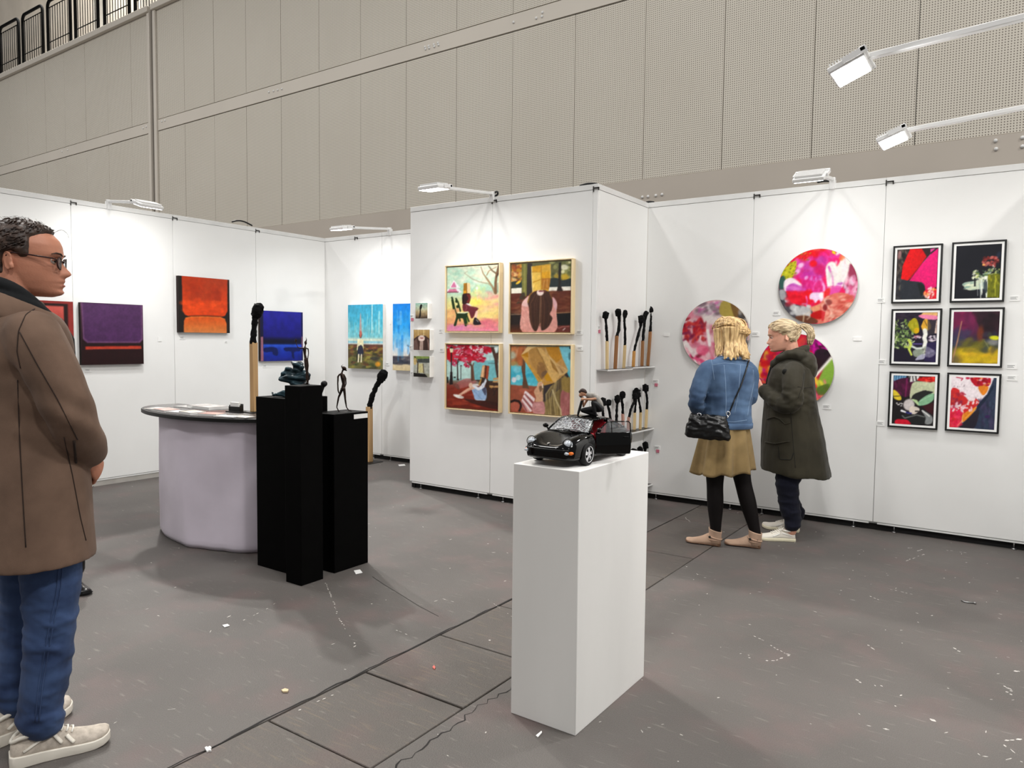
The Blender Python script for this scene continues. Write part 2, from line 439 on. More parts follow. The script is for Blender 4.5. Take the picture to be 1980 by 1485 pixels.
# balcony behind the coping
M['balc'] = mat('balcony_wall', (214,204,190), .7, var=.04, vs=1)
M['balcfl'] = mat('balcony_slab', (150,145,138), .8)
tag(MB().box(-40, 2, Y0+.4, Y0+5.2, 8.9, 9.3).build('floor_balcony', M['balcfl'], smooth=False), 'balcony slab above the hall wall', kind='structure')
tag(MB().box(-40, 2, Y0+5, Y0+5.2, 8.9, 24).build('wall_balcony', M['balc'], smooth=False), 'beige rear wall of the balcony', kind='structure')
M['railblack'] = mat('black_railing', (9,9,10), .75, spec=.08)
def railing(x0, x1, label):
    r = empty('railing', (0,0,0), 0, label, 'railing', 'black balcony railings')
    z0 = HZ[4]; y_ = Y0+.12; h = 1.55; R_ = .16
    pts = [(x0, y_, z0), (x0, y_, z0+h-R_)] + [(x0+R_*(1-math.cos(a)), y_, z0+h-R_+R_*math.sin(a)) for a in (.4, .8, 1.2)] + [(x0+R_, y_, z0+h), (x1-R_, y_, z0+h)] + [(x1-R_*(1-math.cos(a)), y_, z0+h-R_+R_*math.sin(a)) for a in (1.2, .8, .4)] + [(x1, y_, z0+h-R_), (x1, y_, z0)]
    MB().tube(pts, .042, 10).build('hoop', M['railblack'], r)
    for z in (.40, 1.36): MB().tube([(x0, y_, z0+z), (x1, y_, z0+z)], .013, 6).build('crossbar', M['railblack'], r)
    n = 9
    for i in range(1, n): 
        x = x0+(x1-x0)*i/n
        MB().tube([(x, y_, z0), (x, y_, z0+1.36)], .011, 6).build('baluster', M['railblack'], r)
    for x in (x0, x1): MB().box(x-.06, x+.06, y_-.06, y_+.06, z0, z0+.06).build('foot_plate', M['railblack'], r, smooth=False)
rx = [-26.5, -25.19, -24.91, -23.62, -23.3, -21.97, -21.68, -20.46, -20.11, -18.89, -18.6, -17.45, -17.15, -15.9]
rl = ['at the far left edge', 'second from the left edge', 'third from the left edge, before the bright column', 'fourth from the left edge', 'fifth from the left edge', 'above the expansion joint', 'at the right end, mostly above the frame']
for i in range(0, len(rx), 2):
    railing(rx[i], rx[i+1], 'black hooped balcony railing with thin bars, '+rl[i//2])
M['colw'] = mat('white_column', (244,244,240), .5, var=.02)
M['cold'] = mat('dark_post', (70,62,56), .6)
for x, mm, w_, lab, y_ in ((-25.2, 'colw', .5, 'white round column behind the railings at the far left', Y0+2.6), (-24.1, 'colw', .45, 'white round column behind the second railing', Y0+2.2), (-21.6, 'colw', .42, 'white round column behind the third railing', Y0+2.2)):
    tag(MB().cyl((x, y_), w_/2, 9.3, 22, 24).cyl((x, y_), w_/2+.06, 9.3, 9.42, 24).build('column', M[mm]), lab, 'column', None)

for _x in (-25, -19.5):
    d = bpy.data.lights.new('balcony_fill', 'AREA'); d.shape = 'SQUARE'; d.size = .8; d.energy = 3600; d.color = (1,.97,.92)  # unseen area light added to brighten the balcony
    o = bpy.data.objects.new('balcony_fill', d); o.location = (_x, Y0+2.0, 20); COL.objects.link(o)
# ------------------------------------------------------------------ floodlights on arms
M['lens'] = bpy.data.materials.new('lit_lamp_glass'); M['lens'].use_nodes = True
_b = M['lens'].node_tree.nodes['Principled BSDF']; _b.inputs['Base Color'].default_value = (.9,.9,.9,1)
_b.inputs['Emission Color'].default_value = (1,.99,.96,1); _b.inputs['Emission Strength'].default_value = 14
def flood(base, d, L, tilt, label, droop=.05, power=None, aim=None, name='floodlight', head_rz=0, drop=.0):
    """arm from the wall top along d, then a flat head whose glass looks down and back to the wall"""
    r = empty(name, base, 0, label, 'lamp', 'booth floodlights')
    d = Vector(d).normalized(); s_ = d.cross(Vector((0,0,1)))
    h = Vector((0,0,.03)); e = d*L+Vector((0,0,.03-droop))
    t = (e-h).normalized(); up = s_.cross(t); R_ = Matrix((t, s_, up)).transposed()
    MB().obox((h+e)/2, ((e-h).length/2, .016, .012), R_).build('arm', M['lampwhite'], r, bevel=.003, seg=1)
    MB().obox(Vector((0,0,.0))+d*.0, (.02, .02, .045), R_).obox(-d*.03+Vector((0,0,-.02)), (.006,.02,.05), R_).build('clamp', M['lampwhite'], r, bevel=.003, seg=1)
    a = Matrix.Rotation(tilt, 3, s_) @ R_          # head plane: x along arm, glass normal = -z
    if head_rz: a = Matrix.Rotation(head_rz, 3, d) @ a
    c = e+a @ Vector((.075, 0, -.01-drop))
    for s2 in (-1, 1):
        MB().obox(c+a @ Vector((-.04, s2*.112, .004)), (.05, .004, .012), a).build('bracket', M['lampwhite'], r, smooth=False)
    MB().obox(e+a @ Vector((-.0,0,0)), (.012,.116,.012), a).build('yoke', M['lampwhite'], r, bevel=.003, seg=1)
    MB().obox(c, (.075, .105, .014), a).build('housing', M['lampwhite'], r, bevel=.006)
    fins = MB()
    for i in range(11): fins.obox(c+a @ Vector((-.06+.012*i, 0, .021)), (.0025, .09, .009), a)
    fins.build('cooling_fins', M['lampwhite'], r, smooth=False)
    MB().obox(c+a @ Vector((0,0,-.0155)), (.066, .095, .002), a).build('glass', M['lens'], r, smooth=False)
    l = bpy.data.lights.new('flood_glow', 'AREA'); l.shape = 'RECTANGLE'; l.size = .13; l.size_y = .19; l.energy = power or FLOOD_W; l.color = (1,.995,.985); l.spread = math.radians(SPREAD)
    lo = bpy.data.objects.new('flood_glow', l); COL.objects.link(lo)
    mm = a.to_4x4(); mm.translation = c+a @ Vector((0,0,-.022)); lo.matrix_local = mm; lo.parent = r
    return r
flood((XL+.0, 3.6, ZT), (1,0,0), .62, math.radians(-10), 'white floodlight on arm above the left wall', .07)
flood((-3.828, YF, ZT), (0,-1,0), .70, math.radians(0), 'white floodlight on arm above the middle wall', .07)
flood((-1.25, YR, ZT), (0,-1,0), .66, math.radians(-22), 'white floodlight with finned back above the right wall', .07, 2.5)
flood((-6.05, YB, ZT), (0,-1,0), .66, math.radians(-2), 'white floodlight on arm above the left recess', .07)
flood((XR, 3.5, ZT), (-1,0,0), .76, math.radians(-18), 'nearer glowing floodlight on long arm at top right', .05, 25.0)
flood((XR, 4.8, ZT), (-1,0,0), .76, math.radians(-16), 'farther glowing floodlight on long arm at top right', .05, 7.0)
def cable(pix, ax, v, label):
    pts = [on(px, py, ax, v) for px, py in pix]
    P = []
    for i in range(len(pts)-1):
        for k in range(4): P.append(pts[i].lerp(pts[i+1], k/4))
    P.append(pts[-1])
    for _ in range(3):
        P = [P[0]]+[(P[i-1]+P[i]*2+P[i+1])/4 for i in range(1, len(P)-1)]+[P[-1]]
    o = MB().tube(P, .009, 7, round_end=True).build('power_cable', M['rubber'])
    tag(o, label, 'cable', 'cables on the wall tops')
cable([(449,429), (458,426), (472,428), (487,436)], 0, XL-.015, 'black cable loop on top of the left wall')
cable([(949,379), (955,372), (962,370), (963,376), (955,381)], 1, YF+.012, 'small black cable loop on top of the middle wall joint')
cable([(1122,359), (1135,355), (1148,355), (1157,357)], 1, YF+.02, 'black cable on the top corner of the middle wall')
cable([(1250,391), (1256,390), (1264,391)], 1, YR+.015, 'black cable in the corner of the side wall top')
cable([(1582,352), (1592,350), (1604,350)], 1, YR+.012, 'black cable under the arm on the right wall')

# ================================================================== ARTWORKS: flat prints as fine coloured meshes
def art_mat():
    m_ = bpy.data.materials.new('painted_print'); m_.use_nodes = True
    nt = m_.node_tree; b = nt.nodes['Principled BSDF']; b.inputs['Roughness'].default_value = .5; b.inputs['Specular IOR Level'].default_value = .25
    a = N(nt, 'ShaderNodeAttribute', attribute_name='Col'); nt.links.new(a.outputs['Color'], b.inputs['Base Color'])
    return m_
M['art'] = art_mat()
class Art:
    """paints on a grid; coordinates are those of a close-up of the work, corners q = TL, TR, BR, BL"""
    def __init__(s, q, nx, ny, base=(255,255,255), seed=1):
        s.nx, s.ny, s.q = nx, ny, q; s.rng = np.random.default_rng(seed)
        A = []; B = []
        for (u, v), (x, y) in zip(((0,0),(1,0),(1,1),(0,1)), q):
            A += [[u,v,1,0,0,0,-u*x,-v*x],[0,0,0,u,v,1,-u*y,-v*y]]; B += [x, y]
        h = np.linalg.solve(np.array(A, float), np.array(B, float))
        U, V = np.meshgrid(np.linspace(0,1,nx+1), np.linspace(0,1,ny+1)); s.U, s.V = U, V
        w_ = h[6]*U+h[7]*V+1
        s.X = (h[0]*U+h[1]*V+h[2])/w_; s.Y = (h[3]*U+h[4]*V+h[5])/w_
        s.dx = math.dist(q[0], q[1])/nx; s.dy = math.dist(q[0], q[3])/ny
        s.a = np.ones((ny+1, nx+1, 3))*np.array(base, float)
    def put(s, m, c):
        s.a = s.a*(1-m[..., None])+np.array(c, float)*m[..., None]; return s
    def mask(s, pts, sm=False):
        P = np.array(pts, float)
        if sm:
            n = len(P); Q = []
            for i in range(n):
                p0, p1, p2, p3 = P[i-1], P[i], P[(i+1) % n], P[(i+2) % n]
                for t in (0, .25, .5, .75):
                    Q.append(.5*(2*p1+(p2-p0)*t+(2*p0-5*p1+4*p2-p3)*t*t+(3*p1-p0-3*p2+p3)*t**3))
            P = np.array(Q)
        m = np.zeros(s.X.shape); n = len(P)
        for ox, oy in ((-.25,-.25),(.25,-.25),(-.25,.25),(.25,.25)):
            X = s.X+ox*s.dx; Y = s.Y+oy*s.dy; ins = np.zeros(X.shape, bool)
            for i in range(n):
                x0, y0 = P[i]; x1, y1 = P[(i+1) % n]
                if y0 == y1: continue
                c = ((y0 > Y) != (y1 > Y)) & (X < (x1-x0)*(Y-y0)/(y1-y0)+x0); ins ^= c
            m += ins*.25
        return m
    def poly(s, pts, c, al=1, sm=False, c2=None, d=(0,1), tex=0):
        m = s.mask(pts, sm)*al
        if c2 is not None:
            P = np.array(pts, float)@np.array(d, float); t = np.clip((s.X*d[0]+s.Y*d[1]-P.min())/(np.ptp(P)+1e-6), 0, 1)[..., None]
            c = np.array(c, float)*(1-t)+np.array(c2, float)*t
        if tex:
            n = s.noise(tex)[..., None]; c = np.array(c, float)*(.8+.4*n)
        s.a = s.a*(1-m[..., None])+np.broadcast_to(np.array(c, float), s.a.shape)*m[..., None]; return s
    def ell(s, x, y, rx, ry, c, rot=0, al=1, soft=.25):
        ca, sa = math.cos(rot), math.sin(rot); X = s.X-x; Y = s.Y-y
        r = np.sqrt(((X*ca+Y*sa)/rx)**2+((-X*sa+Y*ca)/ry)**2)
        return s.put(np.clip((1-r)/soft+.5, 0, 1)*al, c)
    def line(s, pts, w, c, al=1, w1=None):
        m = np.zeros(s.X.shape); n = len(pts)-1
        for i in range(n):
            (x0, y0), (x1, y1) = pts[i], pts[i+1]; L = (x1-x0)**2+(y1-y0)**2+1e-9
            t = np.clip(((s.X-x0)*(x1-x0)+(s.Y-y0)*(y1-y0))/L, 0, 1)
            dd = np.hypot(s.X-x0-t*(x1-x0), s.Y-y0-t*(y1-y0))
            ww = w if w1 is None else w+(w1-w)*(i+t)/n
            m = np.maximum(m, np.clip((ww/2-dd)/s.dx+.5, 0, 1))
        return s.put(m*al, c)
    def grad(s, stops, d=(0,1)):
        t = s.U*d[0]+s.V*d[1]; p = [k[0] for k in stops]
        s.a = np.stack([np.interp(t, p, [k[1][i] for k in stops]) for i in range(3)], -1); return s
    def noise(s, k, kx=None):
        kx = kx or k
        g = s.rng.random((int(k)+3, int(kx)+3)); y = s.V*k; x = s.U*kx
        i = np.clip(y.astype(int), 0, int(k)+1); j = np.clip(x.astype(int), 0, int(kx)+1); fy = y-i; fx = x-j
        fy = fy*fy*(3-2*fy); fx = fx*fx*(3-2*fx)
        return (g[i,j]*(1-fx)+g[i,j+1]*fx)*(1-fy)+(g[i+1,j]*(1-fx)+g[i+1,j+1]*fx)*fy
    def daub(s, n, box, size, cols, ang=(0, PI), asp=2.5, al=.8, soft=.5, inside=None):
        M_ = s.mask(inside, True) if inside is not None else None
        keep = s.a.copy()
        for _ in range(n):
            x = s.rng.uniform(box[0], box[2]); y = s.rng.uniform(box[1], box[3]); r = s.rng.uniform(*size)
            c = np.array(cols[s.rng.integers(len(cols))], float)+s.rng.uniform(-12, 12)
            s.ell(x, y, r, r/asp, c, s.rng.uniform(*ang), al, soft)
        if M_ is not None: s.a = keep*(1-M_[..., None])+s.a*M_[..., None]
        return s
    def var(s, k, amt, kx=None):
        s.a = s.a*(1+(s.noise(k, kx)[..., None]-.5)*2*amt); return s
    def blur(s, k=1):
        for _ in range(k):
            p = np.pad(s.a, ((1,1),(1,1),(0,0)), mode='edge')
            s.a = (p[:-2,1:-1]+p[2:,1:-1]+p[1:-1,:-2]+p[1:-1,2:]+p[1:-1,1:-1]*2)/6
        return s
    def build(s, O, U, w_, h_, parent, name='picture', disc=None):
        O = Vector(O); U = Vector(U)
        s.blur(2 if disc else (1 if s.nx > 70 else 0)).var(46, .03)
        nx, ny = s.nx, s.ny; V = s.V.ravel(); Uu = s.U.ravel()
        co_ = np.outer(np.ones(len(V)), O)+np.outer(Uu*w_, U)+np.outer(V*h_, (0,0,-1))
        idx = np.arange((nx+1)*(ny+1)).reshape(ny+1, nx+1)
        q = np.stack([idx[1:,:-1], idx[1:,1:], idx[:-1,1:], idx[:-1,:-1]], -1).reshape(-1, 4)
        if disc is not None:
            # polar remap of the square grid onto a disc
            x = 2*Uu-1; y = 2*V-1
            X = x*np.sqrt(1-y*y/2); Y = y*np.sqrt(1-x*x/2)
            co_ = np.outer(np.ones(len(V)), O)+np.outer((X+1)/2*w_, U)+np.outer((Y+1)/2*h_, (0,0,-1))
        me = bpy.data.meshes.new(name)
        me.vertices.add(len(co_)); me.vertices.foreach_set('co', co_.astype('f').ravel())
        me.loops.add(q.size); me.loops.foreach_set('vertex_index', q.astype('i').ravel())
        me.polygons.add(len(q)); me.polygons.foreach_set('loop_start', np.arange(0, q.size, 4, dtype='i'))
        me.update(); me.validate()
        at = me.color_attributes.new('Col', 'FLOAT_COLOR', 'POINT')
        v = np.clip(s.a, 0, 255)/255.0; l = np.where(v <= .04045, v/12.92, ((v+.055)/1.055)**2.4)
        at.data.foreach_set('color', np.concatenate([l.reshape(-1, 3), np.ones((l.shape[0]*l.shape[1], 1))], 1).astype('f').ravel())
        return link(name, me, M['art'], parent, smooth=False)
    def discmap(s):
        """move the painting coordinates onto the disc that build(disc=) makes"""
        x = 2*s.U-1; y = 2*s.V-1
        X = (x*np.sqrt(1-y*y/2)+1)/2; Y = (y*np.sqrt(1-x*x/2)+1)/2
        (x0,y0), (x1,y1), (x2,y2), (x3,y3) = s.q
        s.X = x0+(x1-x0)*X+(x3-x0)*Y; s.Y = y0+(y1-y0)*X+(y3-y0)*Y; return s
def slab(O, U, n, w_, h_, t, name, m_, parent, d0=0.0, bevel=.002):
    """board of thickness t standing on the wall plane O (top left corner), front at d0+t"""
    O, U, n = Vector(O), Vector(U), Vector(n); D = Vector((0,0,-1))
    c = O+U*w_/2+D*h_/2+n*(d0+t/2); R_ = Matrix((U, n, Vector((0,0,1)))).transposed()
    return MB().obox(c, (w_/2, t/2, h_/2), R_).build(name, m_, parent, smooth=bool(bevel), bevel=bevel)
def frame_bars(O, U, n, w_, h_, fw, t, name, m_, parent):
    O, U, n = Vector(O), Vector(U), Vector(n); R_ = Matrix((U, n, Vector((0,0,1)))).transposed()
    for (u0, u1, v0, v1) in ((0, w_, 0, fw), (0, w_, h_-fw, h_), (0, fw, fw, h_-fw), (w_-fw, w_, fw, h_-fw)):
        c = O+U*(u0+u1)/2+Vector((0,0,-1))*(v0+v1)/2+n*t/2
        MB().obox(c, ((u1-u0)/2, t/2, (v1-v0)/2), R_).build(name, m_, parent, bevel=.0015, seg=1)
M['canvas_dark'] = mat('canvas_edge_dark', (36,22,20), .8)
M['canvas_side'] = mat('canvas_edge_white', (236,234,230), .8)
YP, NYP = Vector((0,1,0)), Vector((0,-1,0)); XP_, = (Vector((1,0,0)),)
def hang_canvas(a, O, U, n, w_, h_, t, label, side='canvas_dark', group=None):
    r = empty('canvas_painting', Vector(O)+Vector((0,0,-h_)), 0, label, 'painting', group)
    off = -Vector(r.location)
    b = slab(Vector(O)+off, U, n, w_, h_, t, 'stretched_canvas', M[side], r)
    a.build(Vector(O)+off+Vector(n)*(t+.0012), U, w_, h_, r)
    return r
LW = Vector((XL, 0, 0))
# --- left wall: four upholstery pictures
def seat(q, dark, c1, c2, mode):
    a = Art(q, 96, 96, dark, seed=mode)
    return a
a = Art([(0,0),(100,0),(100,100),(0,100)], 90, 90, (138,44,40), 1)
a.poly([(8,4),(92,4),(92,96),(8,96)], (30,14,14)).poly([(14,8),(86,8),(86,52),(14,52)], (205,92,80), sm=False, c2=(150,40,38)).poly([(14,58),(86,58),(86,97),(14,97)], (120,30,30), c2=(60,16,18)).var(9, .08)
hang_canvas(a, (XL, 2.66, 1.733), YP, Vector((1,0,0)), .581, .578, .04, 'dark red square canvas half hidden behind the man', group='seat paintings on the left wall')
a = Art([(768,912),(1365,942),(1370,1485),(775,1490)], 100, 96, (26,6,8), 2)
a.poly([(775,912),(1362,940),(1362,1260),(1335,1285),(830,1285),(790,1255)], (76,44,84), c2=(70,36,80)).line([(780,915),(795,1245),(835,1280),(1330,1285),(1357,1255),(1357,945)], 16, (112,72,108), .7)
a.line([(765,915),(768,1480)], 10, (120,84,110)); a.poly([(810,1320),(1345,1318),(1348,1345),(815,1345)], (176,52,32)); a.line([(815,1340),(1345,1340)], 10, (206,74,48), .8)
a.poly([(775,1350),(1370,1350),(1370,1490),(775,1490)], (32,4,8)).var(14, .07).var(40, .06)
hang_canvas(a, (XL, 3.305, 1.733), YP, Vector((1,0,0)), .583, .578, .04, 'purple square canvas with a thin red band', group='seat paintings on the left wall')
a = Art([(438,152),(895,190),(903,665),(445,665)], 100, 96, (24,18,14), 3)
B_ = [(470,140),(878,170),(880,470),(860,510),(820,522),(700,516),(540,520),(500,505),(478,470)]
a.poly(B_, (168,46,4), c2=(222,66,8)); a.daub(60, (500,180,850,360), (20,60), [(160,42,4),(176,52,6)], (0,PI), 1.6, .35); a.daub(40, (490,390,860,470), (20,60), [(236,76,10),(216,62,6)], (-.2,.2), 2.5, .3)
a.line([(540,520),(700,516),(820,522)], 18, (60,20,6), .7)
a.poly([(488,680),(490,560),(505,532),(560,522),(700,520),(820,524),(858,540),(874,580),(876,680)], (214,80,14), c2=(204,126,66)); a.line([(505,535),(560,524),(700,521),(820,526),(858,542)], 8, (235,130,50), .8)
a.var(20, .06)
hang_canvas(a, (XL, 4.263, 2.052), YP, Vector((1,0,0)), .59, .579, .04, 'orange square canvas with rounded seat shape, highest on left wall', group='seat paintings on the left wall')
a = Art([(1175,465),(1556,485),(1558,915),(1180,920)], 96, 96, (20,18,120), 4)
a.grad([(0,(30,28,140)),(.5,(22,18,112)),(.56,(14,12,60)),(.6,(8,8,34)),(.65,(10,14,50)),(.68,(36,76,190)),(.74,(24,54,160)),(.9,(16,36,140)),(1,(22,30,120))])
a.poly([(1175,465),(1200,466),(1205,920),(1180,920)], (14,12,30), .8).poly([(1180,700),(1200,700),(1205,920),(1180,920)], (150,96,110)); a.poly([(1540,484),(1556,485),(1558,915),(1545,915)], (18,20,60), .8).poly([(1545,700),(1556,700),(1556,800),(1548,800)], (140,90,110))
a.poly([(1215,800),(1320,800),(1330,870),(1290,860),(1280,835),(1215,840)], (8,18,72), .9, True).poly([(1395,800),(1530,800),(1530,830),(1480,840),(1480,900),(1460,880),(1450,835),(1400,830)], (8,18,72), .9, True).var(12, .1)
hang_canvas(a, (XL, 5.247, 1.737), YP, Vector((1,0,0)), .6, .579, .04, 'deep blue square canvas behind the tall match', group='seat paintings on the left wall')
# --- recess: two tall sky pictures
a = Art([(275,243),(820,235),(830,1262),(290,1255)], 96, 124, (70,170,200), 5)
a.grad([(0,(58,160,196)),(.3,(74,176,202)),(.5,(120,200,210)),(.55,(232,234,208)),(.585,(120,190,210)),(.61,(226,230,220)),(.625,(90,60,50)),(.68,(126,70,50)),(.74,(96,80,50)),(.85,(112,110,60)),(1,(104,100,60))])
for i in range(46):
    x = a.rng.uniform(285, 825); y1 = a.rng.uniform(620, 790); a.line([(x, y1-a.rng.uniform(60, 330)), (x, y1)], a.rng.uniform(4, 10), (176,222,214), .5)
a.line([(655,250),(655,690)], 16, (196,230,226), .8).line([(765,350),(768,700)], 14, (200,230,224), .7)
a.daub(110, (285,900,835,1250), (20,60), [(70,60,40),(150,146,60),(120,70,50),(60,74,40),(170,150,60),(50,48,40)], (-.5,.5), 2.2, .6); a.ell(755,1180,40,40,(226,158,40),0,.9,.6); a.ell(700,1090,70,26,(60,60,56),0,.8,.5)
a.poly([(470,400),(482,410),(500,700),(495,760),(480,775),(462,760),(458,700)], (190,150,140), .85, True); a.ell(482,710,20,55,(190,90,74),0,.8); a.line([(460,720),(470,765),(492,765),(503,715)], 8, (60,50,44))
a.poly([(440,795),(515,795),(528,870),(525,960),(512,900),(450,900),(438,960),(425,960),(432,860)], (244,238,196), 1, True).poly([(470,890),(500,890),(525,960),(520,1035),(440,1035),(440,950)], (44,48,66), 1, True)
a.line([(455,1035),(448,1150)], 22, (240,230,196)).line([(498,1035),(494,1150)], 20, (240,230,196)).ell(430,1090,12,60,(40,40,30),0,.8).var(24, .08)
hang_canvas(a, (-6.688, YB, 1.833), Vector((1,0,0)), NYP, .583, .762, .05, 'tall canvas of a figure under a turquoise sky', 'canvas_side', 'tall canvases in the left recess')
a = Art([(985,225),(1530,222),(1535,1290),(990,1285)], 80, 110, (20,140,220), 6)
a.grad([(0,(10,120,212)),(.3,(24,148,226)),(.5,(110,190,236)),(.7,(206,222,232)),(.78,(230,224,214)),(.79,(74,72,84)),(.9,(62,64,74)),(.905,(226,208,170)),(1,(216,196,150))])
for i in range(60):
    x = a.rng.uniform(985, 1530); y1 = a.rng.uniform(300, 950); a.line([(x, y1), (x, y1+a.rng.uniform(60, 240))], a.rng.uniform(12, 40), [(8,116,208),(60,164,230),(190,216,236)][a.rng.integers(3)], .35)
a.poly([(1130,1120),(1160,1070),(1210,1050),(1240,980),(1245,930),(1300,900),(1400,960),(1535,1000),(1535,1120)], (112,112,116), 1, True).daub(60, (990,1070,1535,1190), (15,40), [(70,60,64),(50,56,70),(96,92,96)], (-.3,.3), 2, .6).line([(1195,885),(1225,902),(1260,897)], 8, (80,80,90)).var(20, .06)
hang_canvas(a, (-5.947, YB, 1.832), Vector((1,0,0)), NYP, .583, .762, .05, 'tall blue sky canvas partly hidden by the middle wall', 'canvas_side', 'tall canvases in the left recess')
# --- three small deep canvases
a = Art([(1350,215),(1540,215),(1545,460),(1352,460)], 34, 36, (150,170,150), 7)
a.grad([(0,(152,194,180)),(.4,(196,200,168)),(.55,(190,172,130)),(.75,(150,128,96)),(1,(60,48,40))]); a.poly([(1430,240),(1455,240),(1452,290),(1438,320),(1440,400),(1430,440),(1412,440),(1420,330),(1415,290)], (24,18,14), 1, True).var(10, .12)
hang_canvas(a, (-4.663, YF, 1.763), Vector((1,0,0)), NYP, .148, .143, .06, 'small deep canvas with a dark burnt match, topmost of three', 'canvas_side', 'small canvases at the left of the middle wall')
a = Art([(1320,640),(1575,640),(1568,965),(1325,962)], 36, 40, (90,70,60), 8)
a.poly([(1320,640),(1575,640),(1570,790),(1500,735),(1400,735),(1325,790)], (196,164,104), c2=(160,124,72)); a.line([(1390,640),(1395,735)], 8, (226,204,150)); a.line([(1480,640),(1480,735)], 14, (220,196,140))
a.poly([(1325,790),(1400,735),(1500,735),(1570,790),(1568,965),(1325,962)], (70,46,40)); a.ell(1445,780,52,50,(232,208,196)); a.ell(1450,775,26,8,(160,60,60)); a.poly([(1420,830),(1470,830),(1470,965),(1415,962)], (176,150,138)).poly([(1325,830),(1370,780),(1400,965),(1325,962)], (120,92,84), .7).line([(1505,790),(1520,965)], 12, (40,26,22)).line([(1545,800),(1562,965)], 14, (150,120,110)).var(10, .08)
hang_canvas(a, (-4.685, YF, 1.516), Vector((1,0,0)), NYP, .198, .19, .06, 'small deep canvas of lips under a paper bag, middle of three', 'canvas_side', 'small canvases at the left of the middle wall')
a = Art([(1320,1060),(1575,1060),(1565,1395),(1322,1395)], 36, 40, (150,150,130), 9)
a.poly([(1320,1060),(1575,1060),(1575,1110),(1320,1120)], (120,140,70)).poly([(1380,1110),(1575,1095),(1570,1165),(1390,1175)], (66,72,70)).poly([(1320,1170),(1575,1170),(1570,1340),(1320,1340)], (170,172,160)).poly([(1390,1190),(1470,1180),(1490,1330),(1400,1330)], (206,196,140)).line([(1340,1070),(1390,1180),(1385,1330)], 16, (60,44,30)).ell(1345,1150,26,60,(196,170,110)).line([(1470,1190),(1480,1330)], 12, (80,60,50)).poly([(1320,1335),(1500,1345),(1540,1395),(1322,1395)], (20,14,12)).var(12, .12)
hang_canvas(a, (-4.685, YF, 1.27), Vector((1,0,0)), NYP, .198, .195, .06, 'small deep canvas of a park bench scene, lowest of three', 'canvas_side', 'small canvases at the left of the middle wall')

# --- middle wall: four paintings of paper-bag sitters in light wood frames
def hang_box_frame(a, x, z, w_, h_, label):
    O = Vector((x, YF, z)); U = Vector((1,0,0)); n = NYP
    r = empty('framed_painting', O+Vector((0,0,-h_)), 0, label, 'painting', 'paper-bag paintings in light wood frames'); off = -Vector(r.location)
    frame_bars(O+off, U, n, w_, h_, .009, .055, 'frame_bar', M['wood'], r)
    slab(O+off+U*.016+Vector((0,0,-.016)), U, n, w_-.032, h_-.032, .04, 'stretched_canvas', M['canvas_dark'], r)
    slab(O+off+U*.006+Vector((0,0,-.006)), U, n, w_-.012, h_-.012, .03, 'backing', M['wood'], r)
    a.build(O+off+U*.016+Vector((0,0,-.016))+n*.0415, U, w_-.032, h_-.032, r)
# A: seated girl on bench, pastel park (close-up 1238x1485)
a = Art([(85,160),(1085,100),(1075,1400),(90,1395)], 100, 126, (230,220,180), 11)
a.grad([(0,(226,230,206)),(.2,(200,224,196)),(.4,(170,214,186)),(.55,(226,222,150)),(.7,(240,214,130)),(.85,(240,180,120)),(.95,(228,140,150)),(1,(222,140,170))])
a.daub(90, (85,150,600,560), (30,90), [(170,214,190),(220,228,200),(140,200,176),(236,234,214)], (-.6,.6), 2, .35, .9)
a.daub(60, (600,120,1080,480), (30,100), [(232,226,196),(190,220,196),(244,236,220)], (-.6,.6), 2, .4, .9)
a.daub(70, (640,640,1080,1000), (50,130), [(236,150,140),(240,180,160),(244,200,170),(232,140,140)], (-.4,.3), 2.5, .3, .9)
a.daub(60, (520,780,1080,1200), (50,130), [(244,222,120),(244,210,120),(246,226,150)], (-.3,.3), 2.5, .3, .9)
a.daub(30, (760,1180,1080,1390), (40,100), [(226,110,130),(232,130,140)], (-.2,.2), 2.5, .4, .9); a.daub(30, (90,1280,560,1390), (40,100), [(222,130,180),(226,140,160)], (-.2,.2), 3, .4, .9); a.daub(24, (90,960,330,1250), (40,90), [(240,180,120),(232,150,110)], (-.2,.2), 2, .4, .9)
a.daub(20, (560,540,860,760), (40,90), [(226,230,150),(190,220,160)], (0,PI), 2, .4, .9); a.ell(640,820,110,80,(246,240,90),0,.6,.9)
br = (150,116,80)
a.line([(1010,660),(960,540),(850,380),(780,280),(735,150)], 46, br, .9, 12).line([(1020,660),(1020,460),(1040,300),(1085,120)], 56, (120,90,62), 1, 40).line([(1030,280),(950,220),(880,130)], 30, (110,84,56), 1, 14).line([(850,310),(890,230),(960,190),(1040,150)], 18, br, .9, 10).line([(960,540),(880,480),(700,440),(560,380),(420,270),(480,230)], 30, (164,150,116), .7, 8).line([(1085,120),(1085,260),(1040,340)], 30, (70,50,40), .9)
a.line([(1062,470),(1060,640)], 22, (150,130,110), .6)
a.poly([(215,405),(345,560),(130,560)], (244,240,240)).poly([(220,435),(270,550),(155,550)], (214,120,160)).poly([(85,580),(300,570),(380,650),(90,650)], (240,232,236)).poly([(130,585),(255,575),(290,640),(95,640)], (208,120,150)).line([(90,645),(300,640)], 16, (110,30,50))
for i in range(8): a.line([(110+32*i, 660), (105+33*i, 740)], 10, (238,240,226), .7)
a.line([(655,560),(672,800)], 10, (214,224,206), .8).ell(660,565,26,30,(240,244,240),0,.8)
gr = (28,50,22)
